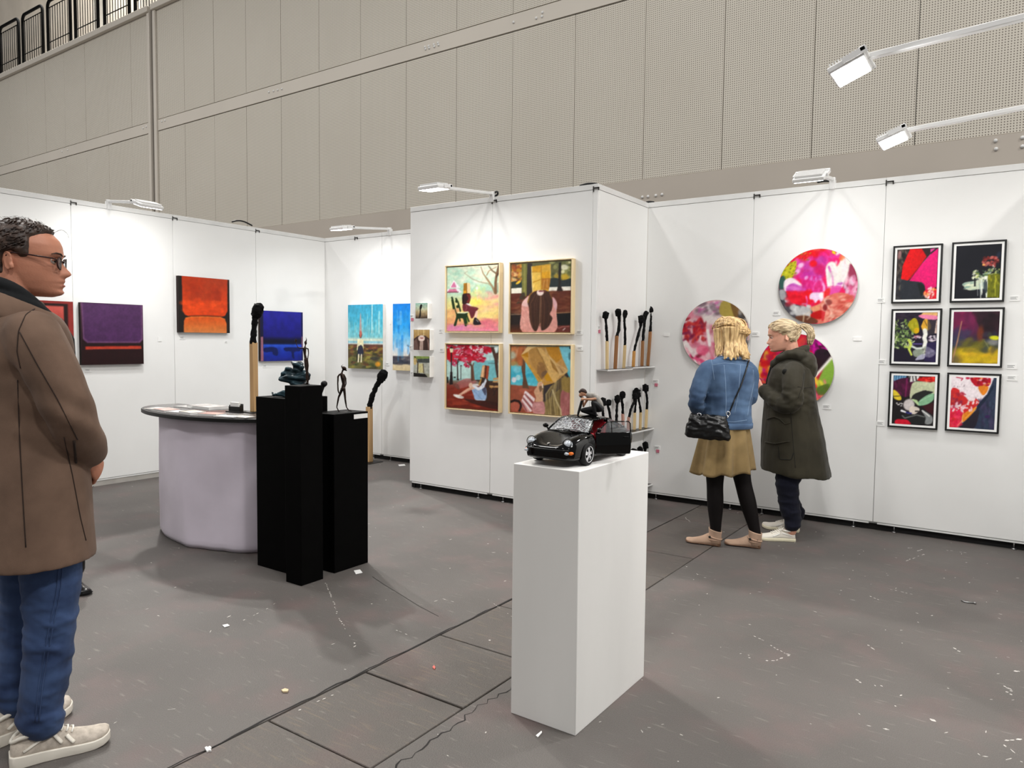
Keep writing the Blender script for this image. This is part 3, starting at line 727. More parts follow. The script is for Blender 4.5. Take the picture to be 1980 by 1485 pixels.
a.poly([(160,750),(200,745),(260,1000),(310,1060),(480,1040),(480,1080),(470,1290),(430,1290),(400,1170),(350,1150),(300,1170),(265,1290),(220,1290),(255,1170),(265,1090),(240,1000),(175,780)], gr, 1, True).line([(260,770),(300,840),(345,1010)], 30, gr).line([(185,800),(215,960)], 34, gr).ell(270,820,26,30,gr).ell(290,925,26,30,gr).line([(300,1040),(420,1050),(500,1030)], 20, (230,236,200)).line([(470,1100),(510,1210)], 30, gr).line([(330,1150),(340,1200)], 26, gr).line([(470,1140),(490,1280)], 12, (90,130,40))
a.poly([(390,880),(450,850),(520,910),(640,935),(695,965),(640,1030),(600,1130),(555,1150),(520,1060),(490,1020),(400,1010)], (104,38,46), 1, True).line([(450,880),(470,960),(440,1000)], 14, (140,70,76)).line([(480,910),(640,960)], 14, (130,60,66)).poly([(440,860),(480,850),(560,910),(500,900)], (240,230,226), 1, True)
a.poly([(400,670),(520,670),(540,760),(510,860),(470,860),(430,880),(380,860),(385,740)], (48,24,24), 1, True).poly([(465,690),(530,690),(538,760),(505,855),(460,830),(500,770)], (112,40,36), 1, True).ell(395,770,20,80,(30,16,18))
a.poly([(405,470),(465,462),(470,665),(398,672)], (172,116,30)).poly([(465,462),(525,470),(540,660),(470,668)], (238,206,150)).poly([(400,620),(470,615),(470,668),(398,672)], (220,160,40), .8).line([(462,470),(466,660)], 14, (110,66,20), .8).line([(420,500),(430,600)], 12, (110,70,20), .6)
a.line([(660,1030),(635,1150)], 44, (238,196,178)).poly([(610,1150),(660,1150),(735,1240),(730,1275),(600,1275)], (34,26,30), 1, True).line([(650,1180),(690,1220)], 12, (180,170,170)).line([(280,1265),(590,1272)], 10, (200,120,70), .7).var(30, .04)
hang_box_frame(a, -4.314, 2.094, .61, .605, 'wood framed painting of bag-headed girl on green bench, pastel park')
# B: bag over face, long brown hair, autumn park
a = Art([(82,135),(1165,75),(1150,1365),(85,1365)], 108, 126, (96,60,44), 12)
a.grad([(0,(96,96,60)),(.2,(96,90,50)),(.32,(44,52,46)),(.38,(96,70,60)),(.42,(92,46,34)),(.65,(100,50,32)),(.72,(70,44,34)),(.76,(26,22,22)),(.9,(52,34,28)),(1,(90,40,20))])
a.daub(70, (85,140,290,520), (20,55), [(190,110,50),(226,190,130),(150,70,30),(200,140,40),(120,60,36)], (0,PI), 1.6, .7); a.poly([(85,460),(290,430),(290,565),(88,570)], (42,54,50)); a.ell(215,470,55,22,(226,180,50),-.6)
a.poly([(88,578),(275,568),(275,665),(88,672)], (236,232,214)); a.poly([(270,130),(380,125),(375,560),(360,720),(300,790),(180,860),(240,770),(280,640)], (110,110,54), 1).poly([(375,125),(460,122),(460,640),(420,690),(370,720),(365,500)], (52,44,40)).line([(320,150),(330,700)], 40, (140,136,70), .8).poly([(260,680),(330,660),(330,800),(180,862),(220,800)], (56,46,36), .9, True)
a.daub(80, (790,100,1150,420), (20,60), [(120,124,70),(90,96,60),(150,150,90),(70,76,50)], (0,PI), 1.6, .7); a.ell(1040,200,70,50,(232,228,196),0,.9,.5).ell(1010,280,36,34,(226,222,170),0,.9,.5).ell(1130,110,26,20,(220,214,160)); a.ell(1050,380,70,60,(196,160,40),0,.9,.6).ell(900,360,50,40,(180,150,50),0,.8,.6)
a.poly([(780,400),(900,390),(990,440),(1080,420),(1160,400),(1155,545),(770,560)], (40,50,50)).poly([(765,560),(920,552),(905,630),(765,630)], (232,228,214)).poly([(985,552),(1155,545),(1152,620),(1020,625)], (236,232,218)).poly([(940,110),(985,110),(970,540),(1015,630),(905,635),(930,540)], (36,32,28))
a.poly([(765,640),(1150,622),(1150,1010),(890,1020)], (96,46,30), .8); a.daub(50, (770,640,1150,1000), (30,80), [(110,56,36),(84,36,26),(120,70,44)], (-.2,.2), 3, .5); a.daub(40, (88,690,330,1050), (30,80), [(110,56,36),(84,36,26),(124,74,50)], (-.4,.1), 3, .5)
a.line([(88,1052),(290,1045)], 8, (190,160,130)).line([(890,1025),(1145,1010)], 12, (170,130,90)).poly([(880,1045),(1145,1030),(1142,1235),(875,1240)], (20,20,20)).poly([(88,1062),(300,1055),(300,1215),(88,1230)], (36,28,26)).poly([(875,1255),(1140,1240),(1140,1365),(875,1365)], (96,44,38)).line([(900,1270),(950,1295),(1000,1270),(1130,1262)], 14, (190,120,110), .7).line([(1020,1330),(1055,1295)], 12, (240,230,226))
a.poly([(300,1365),(275,1000),(280,860),(330,780),(450,700),(800,730),(880,790),(912,860),(900,1000),(872,1365)], (214,150,138), 1, True).poly([(280,880),(330,780),(420,720),(400,900)], (228,190,184), .8, True).poly([(830,740),(890,800),(912,900),(890,980),(850,880)], (216,170,176), .9, True); a.daub(30, (290,950,430,1350), (20,60), [(196,128,116),(226,166,152)], (.8,1.2), 4, .6)
hb = (62,38,28)
a.poly([(540,640),(640,690),(740,620),(800,690),(835,820),(820,960),(780,1040),(830,1110),(800,1200),(740,1290),(640,1335),(620,1210),(600,1210),(560,1330),(510,1345),(450,1240),(420,1100),(410,940),(385,820),(440,690)], hb, 1, True)
for i in range(60):
    x = a.rng.uniform(420, 800); a.line([(610+(x-610)*.5, 690), (x, 860), (610+(x-610)*.95, 1080), (610+(x-610)*.8, 1260)], a.rng.uniform(5, 14), [(92,58,40),(44,24,18),(110,74,50),(70,40,28)][a.rng.integers(4)], .5)
a.line([(390,830),(420,700),(470,650)], 26, (150,110,40), .7).line([(780,660),(820,760)], 20, (130,80,36), .7).line([(625,720),(610,1000),(600,1200)], 14, (120,92,70), .8)
a.ell(608,655,62,55,(238,216,206)).ell(620,632,44,14,(120,56,60)).line([(575,640),(660,640)], 8, (200,130,130), .6)
a.poly([(445,185),(790,135),(792,400),(765,600),(760,640),(690,605),(560,612),(470,650),(465,560)], (214,164,52)).poly([(445,185),(620,160),(620,290),(450,285)], (206,150,30)).poly([(625,290),(790,270),(790,390),(630,400)], (212,154,24)).poly([(452,290),(620,285),(620,600),(480,640),(465,520)], (228,186,80)).poly([(630,400),(788,390),(765,600),(640,595)], (168,108,32)).line([(625,180),(628,600)], 14, (160,110,30), .8).line([(450,185),(465,540),(475,645)], 14, (240,214,140)).line([(480,470),(610,420)], 14, (190,130,24)).line([(460,285),(615,285)], 8, (180,124,30)).line([(680,440),(660,580)], 12, (214,170,110), .7).line([(735,420),(730,560)], 12, (214,170,110), .7).line([(785,150),(788,390)], 10, (234,200,110)).line([(500,500),(470,600)], 10, (250,226,150), .8).var(30, .05)
hang_box_frame(a, -3.607, 2.09, .622, .61, 'wood framed painting of bag-headed figure with long brown hair')
# C: red trees, reader on the path
a = Art([(85,110),(1080,115),(1060,1370),(90,1310)], 100, 126, (180,210,204), 13)
a.grad([(0,(190,214,210)),(.4,(160,210,208)),(.55,(150,196,192)),(.58,(120,110,96)),(.66,(130,50,36)),(.85,(120,36,18)),(1,(96,26,12))])
a.poly([(600,430),(1000,400),(1040,800),(600,790)], (104,178,186), .8).poly([(90,480),(540,540),(560,780),(90,740)], (196,222,212), .7)
a.daub(40, (90,960,700,1330), (40,120), [(150,48,24),(120,34,18),(168,66,44)], (-.3,.2), 4, .5); a.poly([(250,880),(420,770),(600,770),(640,840),(330,960)], (170,96,92), .8, True); a.poly([(200,880),(300,870),(340,960),(300,970)], (100,60,50), .7, True); a.poly([(620,790),(900,800),(1060,850),(1060,1250),(840,1180),(820,900)], (60,36,24), .9, True)
R_ = [(176,10,36),(196,24,56),(140,6,24),(206,70,96),(190,16,40)]
a.daub(150, (90,110,760,420), (20,64), R_, (-.8,.8), 1.8, .85); a.daub(40, (560,110,940,260), (20,56), R_, (-.5,.8), 1.8, .9); a.daub(26, (640,330,830,440), (16,44), R_, (-.1,.5), 2.4, .9); a.daub(26, (180,400,280,530), (12,30), [(196,60,100),(176,30,60)], (0,PI), 1.5, .8); a.daub(22, (390,430,560,540), (12,34), [(196,60,90),(176,20,50)], (0,PI), 1.5, .8)
a.daub(40, (280,130,760,330), (10,28), [(226,190,196),(214,120,150),(230,220,216)], (-1,.2), 3, .8); a.daub(16, (520,120,780,260), (16,34), [(226,206,206)], (0,PI), 1.6, .9); a.daub(12, (90,190,200,380), (20,50), [(190,4,20)], (0,PI), 1.6, .8)
tb = (84,52,38)
a.line([(570,790),(560,520),(470,440)], 40, tb, 1, 16).line([(600,790),(580,520),(600,460)], 36, (110,72,54), 1, 16).line([(560,500),(520,440)], 16, tb).line([(295,770),(290,480),(300,400)], 24, (40,24,22), 1, 14).line([(285,470),(320,430)], 10, (40,24,22)).ell(300,785,24,16,(60,34,30))
a.poly([(920,140),(1000,150),(1020,270),(1060,250),(1085,150),(1080,240),(1060,470),(1070,760),(1040,760),(1010,560),(990,380)], (74,50,40), 1).poly([(985,160),(1075,130),(1020,265)], (228,236,232)).line([(1000,465),(880,460)], 8, (60,60,60))
a.line([(172,250),(175,650)], 22, (26,16,18)).poly([(155,640),(195,640),(205,880),(140,880)], (30,18,18)).poly([(135,180),(210,180),(200,260),(150,260)], (232,222,180)).poly([(130,185),(170,140),(215,185)], (40,20,24)).line([(355,540),(355,780)], 12, (40,30,34)).poly([(335,530),(358,500),(380,530)], (40,30,34)).poly([(90,730),(115,740),(120,850),(90,850)], (20,16,16)).ell(240,742,22,14,(30,40,36))
wd = (196,150,96)
a.poly([(970,750),(1070,730),(1068,780),(968,780)], wd).poly([(962,800),(1068,790),(1066,830),(962,830)], wd).poly([(880,890),(1062,890),(1060,930),(900,925)], wd).line([(980,830),(985,900)], 14, (50,36,28)).line([(960,950),(1000,1060)], 14, (40,28,24)).line([(1040,950),(960,1080)], 14, (40,28,24)).line([(880,880),(940,930)], 24, (170,130,70))
a.poly([(840,760),(880,800),(900,1000),(860,1180),(820,1170),(830,900)], (58,36,26), 1, True)
a.poly([(565,940),(700,950),(830,930),(822,1170),(640,1165),(600,1080)], (150,180,214), 1, True).line([(600,980),(700,1100),(760,1160)], 20, (120,150,190), .7).line([(640,1165),(810,1172)], 12, (216,228,240)).poly([(760,960),(830,920),(826,1080),(770,1000)], (64,64,84), .9, True)
a.line([(600,930),(480,980),(330,1080)], 60, (226,176,150), 1, 40).line([(560,960),(420,1050)], 20, (196,140,116), .7).ell(545,890,40,50,(226,190,166)).poly([(215,1070),(260,1065),(330,1080),(410,1110),(400,1140),(310,1138),(230,1100)], (240,234,226), 1, True).line([(340,1110),(405,1120)], 20, (190,176,166))
a.line([(810,800),(770,910),(690,960),(600,900)], 70, (226,230,238), 1, 46).line([(600,880),(690,880)], 40, (224,214,210)).line([(800,830),(760,920)], 16, (190,198,214))
a.poly([(765,510),(815,500),(800,740),(725,735)], (214,160,110)).poly([(815,500),(895,520),(870,760),(795,745)], (92,44,26)).line([(870,530),(850,750)], 40, (170,70,40), .9).line([(780,540),(755,730)], 20, (236,196,150), .8).line([(725,738),(780,745)], 14, (30,20,18)).poly([(735,750),(790,750),(710,890),(685,880)], (180,130,60)).poly([(760,745),(830,745),(790,830),(720,890)], (36,26,22), .9)
a.poly([(420,1150),(640,1170),(830,1180),(1055,1220),(1050,1340),(600,1240)], (50,22,16), .8, True).var(30, .05)
hang_box_frame(a, -4.312, 1.396, .615, .603, 'wood framed painting of bag-headed reader under red trees')
# D: bag close-up with hand and striped cup
a = Art([(85,115),(1145,125),(1140,1400),(80,1330)], 108, 126, (110,190,200), 14)
a.grad([(0,(120,196,206)),(.3,(100,190,204)),(.45,(60,170,196)),(.58,(90,190,206)),(.6,(150,80,56)),(1,(150,74,52))])
a.daub(60, (90,130,360,440), (30,80), [(170,94,50),(186,110,60),(150,90,50),(196,130,90)], (0,PI), 1.5, .7, .7); a.ell(110,290,60,70,(170,196,180),0,.7,.8); a.ell(150,440,80,40,(150,140,80),0,.6,.8); a.daub(20, (90,520,560,860), (30,90), [(40,160,190),(120,204,214),(70,180,204)], (-.2,.2), 3, .5); a.ell(215,700,48,50,(176,222,226),0,.9,.2).ell(140,740,44,50,(232,220,226),0,.9,.3).ell(190,560,60,60,(150,210,220),0,.5,.4)
a.poly([(300,130),(340,400),(345,640),(400,860),(420,940),(300,900),(300,700),(270,480)], (96,66,46), 1, True).poly([(230,130),(380,130),(300,300),(290,480),(200,420)], (176,96,52), .8, True)
a.daub(40, (80,890,520,1330), (30,90), [(166,84,60),(140,66,46),(180,96,72)], (-.2,.2), 2.5, .5)
a.line([(80,1150),(150,1120),(230,1135),(275,1200),(240,1310)], 40, (34,18,18)).ell(165,1240,80,80,(176,90,70))
a.poly([(640,830),(870,790),(1085,600),(1145,720),(1140,1400),(700,1390),(650,1150)], (110,92,56), 1)
a.poly([(680,840),(870,790),(1080,590),(1120,680),(960,900),(700,1140),(660,1120)], (52,44,46), 1)
for i in range(46):
    x = a.rng.uniform(700, 1130); a.line([(x*.6+380, 860-(x-700)*.5), (x, 1000), (x+a.rng.uniform(-60,60), 1380)], a.rng.uniform(8, 24), [(156,134,80),(120,98,54),(190,170,120),(80,66,50),(140,118,64)][a.rng.integers(5)], .6)
a.poly([(1000,930),(1080,940),(1140,1010),(1140,1400),(1000,1390),(970,1100)], (170,100,100), .9, True).daub(20, (1000,960,1130,1380), (20,60), [(150,84,84),(190,120,120)], (1.2,1.9), 2, .4).poly([(1000,700),(1140,690),(1145,940),(1080,960),(1010,900)], (150,124,64), .9, True)
a.line([(830,920),(900,1120),(980,1280),(990,1390)], 26, (206,188,140), .8)
bag = (186,140,78)
a.poly([(380,125),(940,125),(1105,550),(1085,600),(870,790),(680,835),(640,760),(575,780),(500,650),(260,290)], bag)
a.poly([(500,125),(940,125),(1000,330),(880,440),(760,300),(700,130)], (184,128,38), 1).poly([(270,290),(380,240),(400,400),(560,640),(640,760),(575,785),(480,620)], (200,148,60), .9).poly([(265,285),(540,130),(380,130)], (222,186,126), 1).poly([(260,290),(385,235),(395,330)], (176,118,20), 1).poly([(400,240),(540,160),(640,330),(720,560),(650,700),(560,640)], (172,128,66), 1, True)
a.poly([(570,420),(700,460),(740,570),(700,660),(620,740),(560,650)], (140,100,56), .9, True).poly([(640,600),(740,560),(700,640),(640,690)], (110,84,60), .9, True).poly([(680,680),(740,600),(840,770),(720,760)], (196,140,26), 1).poly([(540,150),(620,150),(900,480),(960,660),(880,790),(830,760),(720,560),(640,330)], (210,168,100), 1).poly([(770,330),(890,460),(960,640),(830,520)], (140,98,40), .9).poly([(690,130),(760,280),(900,430),(1105,550),(1090,600),(960,660),(880,480),(700,250)], (206,170,112), 1).poly([(890,480),(960,460),(1060,560),(1000,620)], (190,150,96), 1).line([(545,160),(660,380),(740,560)], 10, (120,86,40)).line([(640,320),(700,480)], 8, (130,96,50)).line([(940,490),(1020,610)], 8, (110,80,44)).line([(560,640),(640,760)], 12, (220,170,60)).poly([(570,780),(640,770),(860,790),(680,840),(650,800)], (190,140,60), 1).daub(30, (420,200,960,560), (20,60), [(196,152,90),(176,130,66)], (.9,1.3), 4, .35)
a.poly([(270,1130),(350,940),(520,1080),(500,1200),(450,1330),(360,1330),(290,1220)], (206,150,146), 1)
for p in ([(340,940),(375,955),(520,1090),(500,1140),(320,990)], [(305,1040),(325,1010),(490,1200),(470,1250)], [(280,1110),(295,1090),(470,1310),(440,1330)]): a.poly(p, (236,216,216))
for p in ([(330,1005),(345,985),(500,1150),(480,1190)], [(300,1080),(310,1060),(480,1260),(470,1300)], [(275,1180),(290,1150),(390,1320),(370,1330)]): a.poly(p, (130,60,60), .8)
a.poly([(500,950),(560,850),(560,800),(620,770),(660,800),(660,870),(655,960),(665,1060),(650,1150),(530,1140),(535,1060)], (208,160,124), 1, True).poly([(590,860),(640,850),(660,880),(620,960),(600,930)], (110,84,60), .9, True).line([(650,820),(655,880)], 20, (236,214,190)).line([(560,860),(590,790),(630,780)], 14, (224,184,150), .8)
a.poly([(500,1160),(590,1140),(680,1150),(690,1370),(500,1350),(470,1240)], (196,136,134), 1, True).daub(14, (500,1170,680,1340), (20,50), [(176,110,110),(214,156,152)], (-.3,.3), 2.5, .5).line([(505,1155),(640,1150)], 10, (150,90,84), .6).poly([(940,130),(1145,130),(1140,690),(1105,560),(1000,330)], (120,196,212), .9).ell(1130,300,26,70,(70,110,120),0,.8,.4).ell(1140,150,20,20,(40,60,66)).poly([(1080,600),(1120,680),(1090,690),(1040,640)], (46,40,44)).var(30, .04)
hang_box_frame(a, -3.6, 1.396, .62, .6, 'wood framed close-up painting of tilted bag and striped cup')

# --- right wall: six prints, white mounts, black frames
M['bframe'] = mat('black_frame', (12,12,12), .45, var=.02)
M['glass'] = mat('mount_white', (244,244,242), .5, var=.005)
def hang_print(a, x, z, w_, h_, label):
    O = Vector((x, YR, z)); U = Vector((1,0,0)); n = NYP
    r = empty('framed_print', O+Vector((0,0,-h_)), 0, label, 'picture', 'black framed prints on the right wall'); off = -Vector(r.location)
    frame_bars(O+off, U, n, w_, h_, .0125, .026, 'frame_bar', M['bframe'], r)
    slab(O+off+U*.008+Vector((0,0,-.008)), U, n, w_-.016, h_-.016, .022, 'mount', M['glass'], r, bevel=0)
    k = .0275
    a.build(O+off+U*k+Vector((0,0,-k))+n*.0228, U, w_-2*k, h_-2*k, r)
xa, wa, xb, wb = -.8, .325, -.427, .328
a = Art([(160,225),(835,185),(805,1005),(135,1020)], 76, 96, (34,30,32), 21)
a.daub(80, (140,220,330,720), (16,44), [(50,42,40),(26,24,26),(84,66,60),(110,96,84)], (.8,1.8), 2, .6); a.ell(195,310,30,70,(170,120,120),.2,.7,.5); a.daub(60, (140,700,600,1010), (30,70), [(40,44,52),(56,58,64),(72,74,78),(30,32,38)], (0,PI), 1.8, .5); a.ell(230,820,30,60,(170,150,110),.3,.6,.6)
a.poly([(370,210),(560,205),(640,330),(560,440),(470,560),(380,680),(330,715),(225,690),(250,480),(320,320)], (222,4,10), 1, False, (196,0,6), (1,0)).poly([(640,340),(470,570),(360,690),(340,700),(460,560)], (130,0,10), .8)
a.poly([(830,195),(700,300),(560,450),(440,610),(360,720),(560,740),(610,790),(625,870),(805,820)], (226,8,112), 1, False, (214,10,100)).poly([(700,210),(790,200),(700,270)], (214,60,140)).poly([(570,205),(700,205),(690,300),(640,330)], (40,22,24)).line([(705,290),(580,430)], 6, (246,120,180), .8)
a.poly([(230,720),(360,725),(560,745),(605,790),(620,880),(570,960),(560,1010),(240,1010)], (34,38,46), .9, True).poly([(500,760),(600,790),(615,880),(560,960),(520,860)], (14,20,18), .8, True).poly([(620,870),(805,840),(800,1005),(690,1005),(600,950)], (218,20,40), 1, True).daub(26, (610,840,760,990), (14,36), [(240,200,180),(226,100,90),(232,170,80),(244,226,220)], (0,PI), 1.8, .8).line([(730,850),(805,860)], 14, (240,150,60))
a.var(30, .06); hang_print(a, xa-.005, 2.154, .32, .424, 'black framed print of red and magenta petals, top left of six')
a = Art([(1110,180),(1845,135),(1810,990),(1080,1005)], 80, 98, (11,13,24), 22)
a.daub(50, (1540,340,1780,490), (16,40), [(130,34,30),(160,60,56),(90,20,20),(190,100,90)], (-.6,.6), 1.6, .8); a.poly([(1220,770),(1420,720),(1600,680),(1600,830),(1420,860),(1310,870),(1240,820)], (216,226,196), .9, True).daub(40, (1250,730,1440,860), (20,60), [(120,160,150),(236,240,210),(190,210,180)], (-.3,0), 4, .5)
a.daub(50, (1390,560,1640,700), (16,44), [(226,230,180),(160,176,70),(60,90,60),(236,240,216)], (-.8,.4), 2.5, .8); a.poly([(1560,650),(1630,640),(1610,990),(1590,985)], (236,240,226)).poly([(1620,610),(1820,590),(1815,985),(1610,985)], (104,108,10), 1).daub(50, (1630,620,1810,980), (14,40), [(140,140,20),(70,76,8),(170,166,40)], (1.3,1.8), 3, .6).line([(1740,640),(1740,960)], 14, (196,196,60), .8)
for i in range(16): x = a.rng.uniform(1440, 1600); y = a.rng.uniform(690, 780); a.line([(x, y), (x+4, y+a.rng.uniform(90, 280))], a.rng.uniform(8, 18), [(232,238,226),(20,30,40),(120,150,160)][a.rng.integers(3)], .85)
a.line([(1410,690),(1410,800)], 26, (14,16,24)).poly([(1700,460),(1725,510),(1710,560),(1685,560)], (240,236,226)).daub(24, (1640,500,1810,610), (12,30), [(20,30,20),(120,130,60),(180,190,120),(40,56,40)], (0,PI), 1.6, .85).daub(16, (1560,540,1700,620), (12,30), [(226,232,220),(120,150,120)], (-1,-.3), 3, .8); a.ell(1550,470,24,16,(230,170,90)).ell(1790,310,30,50,(40,60,90),.4,.5,.8)
hang_print(a, xb-.002, 2.156, .325, .428, 'black framed print of dark flower vase, top right of six')
a = Art([(185,115),(850,105),(820,910),(158,900)], 76, 94, (26,20,38), 23)
a.daub(40, (190,110,560,260), (20,60), [(46,34,50),(70,56,66),(30,22,34)], (-.3,.2), 3, .6).poly([(620,110),(850,105),(845,160),(560,165)], (226,176,110), 1).poly([(545,160),(640,145),(845,165),(840,220),(700,220),(600,200)], (236,130,170), 1, True)
a.daub(170, (165,240,470,690), (14,40), [(96,126,66),(150,176,110),(60,80,44),(190,206,150),(40,54,36),(120,150,70)], (0,PI), 3, .9); a.poly([(380,300),(470,200),(530,240),(560,380),(520,450),(460,430),(420,370)], (170,160,20), 1, True).ell(520,400,40,44,(226,176,10)).daub(16, (400,210,540,400), (16,40), [(150,150,30),(190,180,50)], (1,2), 3, .6)
a.poly([(600,300),(640,220),(700,230),(750,330),(720,390),(690,350),(670,400),(620,400),(590,340)], (222,166,50), 1, True).line([(640,240),(690,340)], 10, (60,40,20)).daub(10, (600,300,740,390), (14,30), [(240,200,90)], (1,2), 2.5, .7)
a.line([(650,400),(660,460),(640,520),(660,580),(640,660)], 70, (236,236,226), 1, 60).poly([(690,230),(820,230),(800,450),(700,470)], (56,48,54), .8).poly([(830,230),(850,230),(835,450),(800,440)], (206,180,166))
a.daub(20, (710,480,830,570), (12,32), [(236,226,232),(170,150,170)], (-.6,.4), 2, .9).daub(14, (480,480,580,530), (12,26), [(214,196,206),(196,120,140)], (-.4,.4), 2, .9).line([(440,650),(520,690),(620,680)], 34, (206,214,206)).line([(460,615),(600,615)], 20, (90,76,140)).poly([(640,660),(740,680),(820,760),(740,830),(640,800)], (170,176,160), .9, True).poly([(470,720),(600,700),(640,740),(560,820),(480,810)], (140,150,134), 1, True).poly([(500,870),(560,800),(660,770),(640,850),(560,870)], (170,170,190), .95, True).daub(24, (620,680,800,830), (12,34), [(206,210,196),(110,110,96),(226,230,216)], (0,PI), 2.5, .8).line([(400,560),(430,620),(400,700),(440,790)], 44, (206,220,90), 1, 30).line([(340,660),(420,680)], 30, (180,200,90)).poly([(680,600),(830,580),(820,910),(640,890)], (50,34,100), .5).var(30, .05)
hang_print(a, xa, 1.688, .328, .418, 'black framed print of leaves and white stems, middle left of six')
a = Art([(1115,105),(1840,92),(1805,935),(1090,920)], 78, 94, (60,30,50), 24)
a.grad([(0,(120,22,70)),(.3,(84,24,60)),(.5,(60,36,60)),(.62,(60,60,60)),(.8,(120,110,40)),(1,(110,90,50))]); a.poly([(1400,100),(1840,92),(1820,500),(1560,520),(1500,300)], (40,16,26), .85, True)
a.daub(60, (1500,120,1830,480), (40,110), [(34,14,22),(46,18,30),(26,14,22)], (0,PI), 1.6, .4, .9); a.daub(50, (1120,120,1420,420), (40,110), [(130,26,76),(100,26,66),(84,20,60)], (0,PI), 1.8, .4, .9); a.daub(50, (1110,420,1360,640), (40,100), [(70,40,80),(56,40,70),(48,60,80)], (0,PI), 1.8, .4, .9)
a.daub(70, (1250,700,1800,930), (50,130), [(200,170,16),(220,186,20),(176,150,24),(226,170,30)], (-.4,.2), 2.2, .45, .9); a.daub(40, (1280,540,1620,740), (40,100), [(104,100,30),(90,84,30),(120,116,30)], (-.6,.4), 2, .4, .9); a.ell(1535,450,50,120,(120,50,20),.1,.75,.8); a.daub(20, (1600,450,1820,740), (30,70), [(30,40,66),(44,50,70),(60,70,50)], (0,PI), 1.6, .5, .9); a.ell(1740,590,90,50,(150,150,150),0,.7,.8); a.ell(1760,520,80,34,(214,216,30),.05,1,.5); a.line([(1600,570),(1680,700)], 12, (150,150,100), .6); a.line([(1240,260),(1180,560),(1100,900)], 16, (176,130,96), .9, 26); a.ell(1130,880,110,60,(90,80,60),0,.5,.8); a.var(12, .06)
hang_print(a, xb, 1.69, .33, .42, 'black framed hazy purple and yellow print, middle right of six')
a = Art([(190,122),(850,138),(820,940),(165,895)], 76, 94, (26,22,24), 25)
a.poly([(190,122),(400,125),(380,190),(190,220)], (60,110,150)); [a.line([(215+40*i, 130), (205+40*i, 215)], 14, (150,190,214), .8) for i in range(5)]
a.poly([(190,225),(400,160),(520,250),(480,400),(380,470),(190,370)], (66,16,46), 1, True).daub(30, (200,230,480,440), (20,60), [(90,24,60),(50,12,36),(110,30,80)], (.9,1.8), 2.5, .5).line([(400,180),(380,460)], 26, (130,30,90), .7).poly([(430,130),(600,130),(560,210),(450,230)], (226,222,220)).line([(450,135),(440,220)], 14, (20,20,20)).line([(490,135),(500,210)], 14, (16,16,16)).line([(540,135),(550,200)], 20, (40,30,30))
a.poly([(600,150),(850,140),(845,230),(720,235),(560,200)], (206,20,20), 1).daub(20, (620,150,840,225), (12,34), [(150,8,10),(236,60,40)], (-.3,.3), 2, .7).poly([(480,260),(600,215),(760,240),(845,230),(835,430),(700,360),(540,420),(450,500)], (190,196,160), 1, True).daub(16, (560,240,830,350), (30,70), [(206,210,176),(176,186,150)], (-.3,.2), 2.5, .5).poly([(480,480),(540,410),(700,370),(820,390),(740,430),(600,520),(570,520)], (34,36,34), 1, True).poly([(570,580),(620,510),(740,430),(830,420),(820,520),(720,590),(600,610)], (130,180,140), 1, True).line([(600,540),(800,440)], 10, (176,214,180), .8).poly([(450,500),(560,520),(590,600),(560,590),(490,520)], (180,206,150), 1, True)
a.poly([(185,360),(240,380),(310,470),(300,525),(200,490)], (222,196,50), 1, True).line([(195,460),(290,455)], 10, (30,26,20)).ell(435,595,88,92,(206,198,196),.2).poly([(470,620),(580,640),(600,690),(500,760),(440,700)], (226,214,200), 1, True).line([(540,700),(580,700)], 20, (30,26,26)).line([(320,690),(450,740)], 34, (240,240,244), 1, 14).line([(400,720),(470,735)], 26, (40,40,120)).daub(16, (240,560,340,620), (8,20), [(226,222,220),(40,40,40)], (-.6,.4), 2, .9)
a.poly([(340,760),(560,750),(700,800),(650,910),(440,910)], (30,32,32), .95, True).line([(330,770),(370,810),(560,760),(680,790)], 16, (130,134,130), .9).poly([(630,680),(720,720),(810,800),(790,900),(690,900),(700,800)], (136,140,140), 1, True).line([(650,690),(760,780)], 20, (226,226,222)).poly([(640,620),(830,560),(820,760),(720,700)], (60,16,24), .9).poly([(240,830),(400,835),(455,880),(450,912),(230,905)], (206,16,44), 1, True).var(30, .06)
hang_print(a, xa+.004, 1.222, .326, .417, 'black framed print of pale green leaf collage, bottom left of six')
a = Art([(1110,150),(1830,170),(1800,1000),(1085,965)], 78, 96, (238,226,230), 26)
a.poly([(1790,160),(1835,170),(1800,1005),(1210,970),(1330,860),(1500,690),(1540,580),(1680,430),(1740,290)], (44,56,78), 1).daub(70, (1500,480,1830,990), (24,70), [(52,48,76),(36,44,64),(70,56,90),(56,74,94)], (1.1,2), 2.5, .5).poly([(1540,600),(1680,450),(1760,300),(1780,330),(1640,560),(1520,690)], (24,34,54), .9, True).poly([(1330,880),(1480,720),(1560,700),(1480,980),(1230,965)], (34,28,38), .9, True).ell(1690,790,40,26,(56,30,80))
a.poly([(1100,380),(1230,360),(1250,440),(1330,470),(1400,540),(1480,490),(1560,560),(1500,640),(1480,700),(1340,830),(1220,960),(1085,965)], (204,40,40), 1, True).daub(50, (1100,420,1300,660), (20,56), [(176,30,44),(214,56,40),(120,30,70)], (0,PI), 1.8, .6).daub(40, (1090,660,1280,960), (24,60), [(230,24,80),(214,20,60),(236,60,90)], (0,PI), 1.6, .6).poly([(1300,760),(1480,650),(1515,660),(1400,800),(1300,880)], (226,130,30), 1, True).line([(1500,640),(1470,700),(1340,820)], 10, (250,200,100), .8)
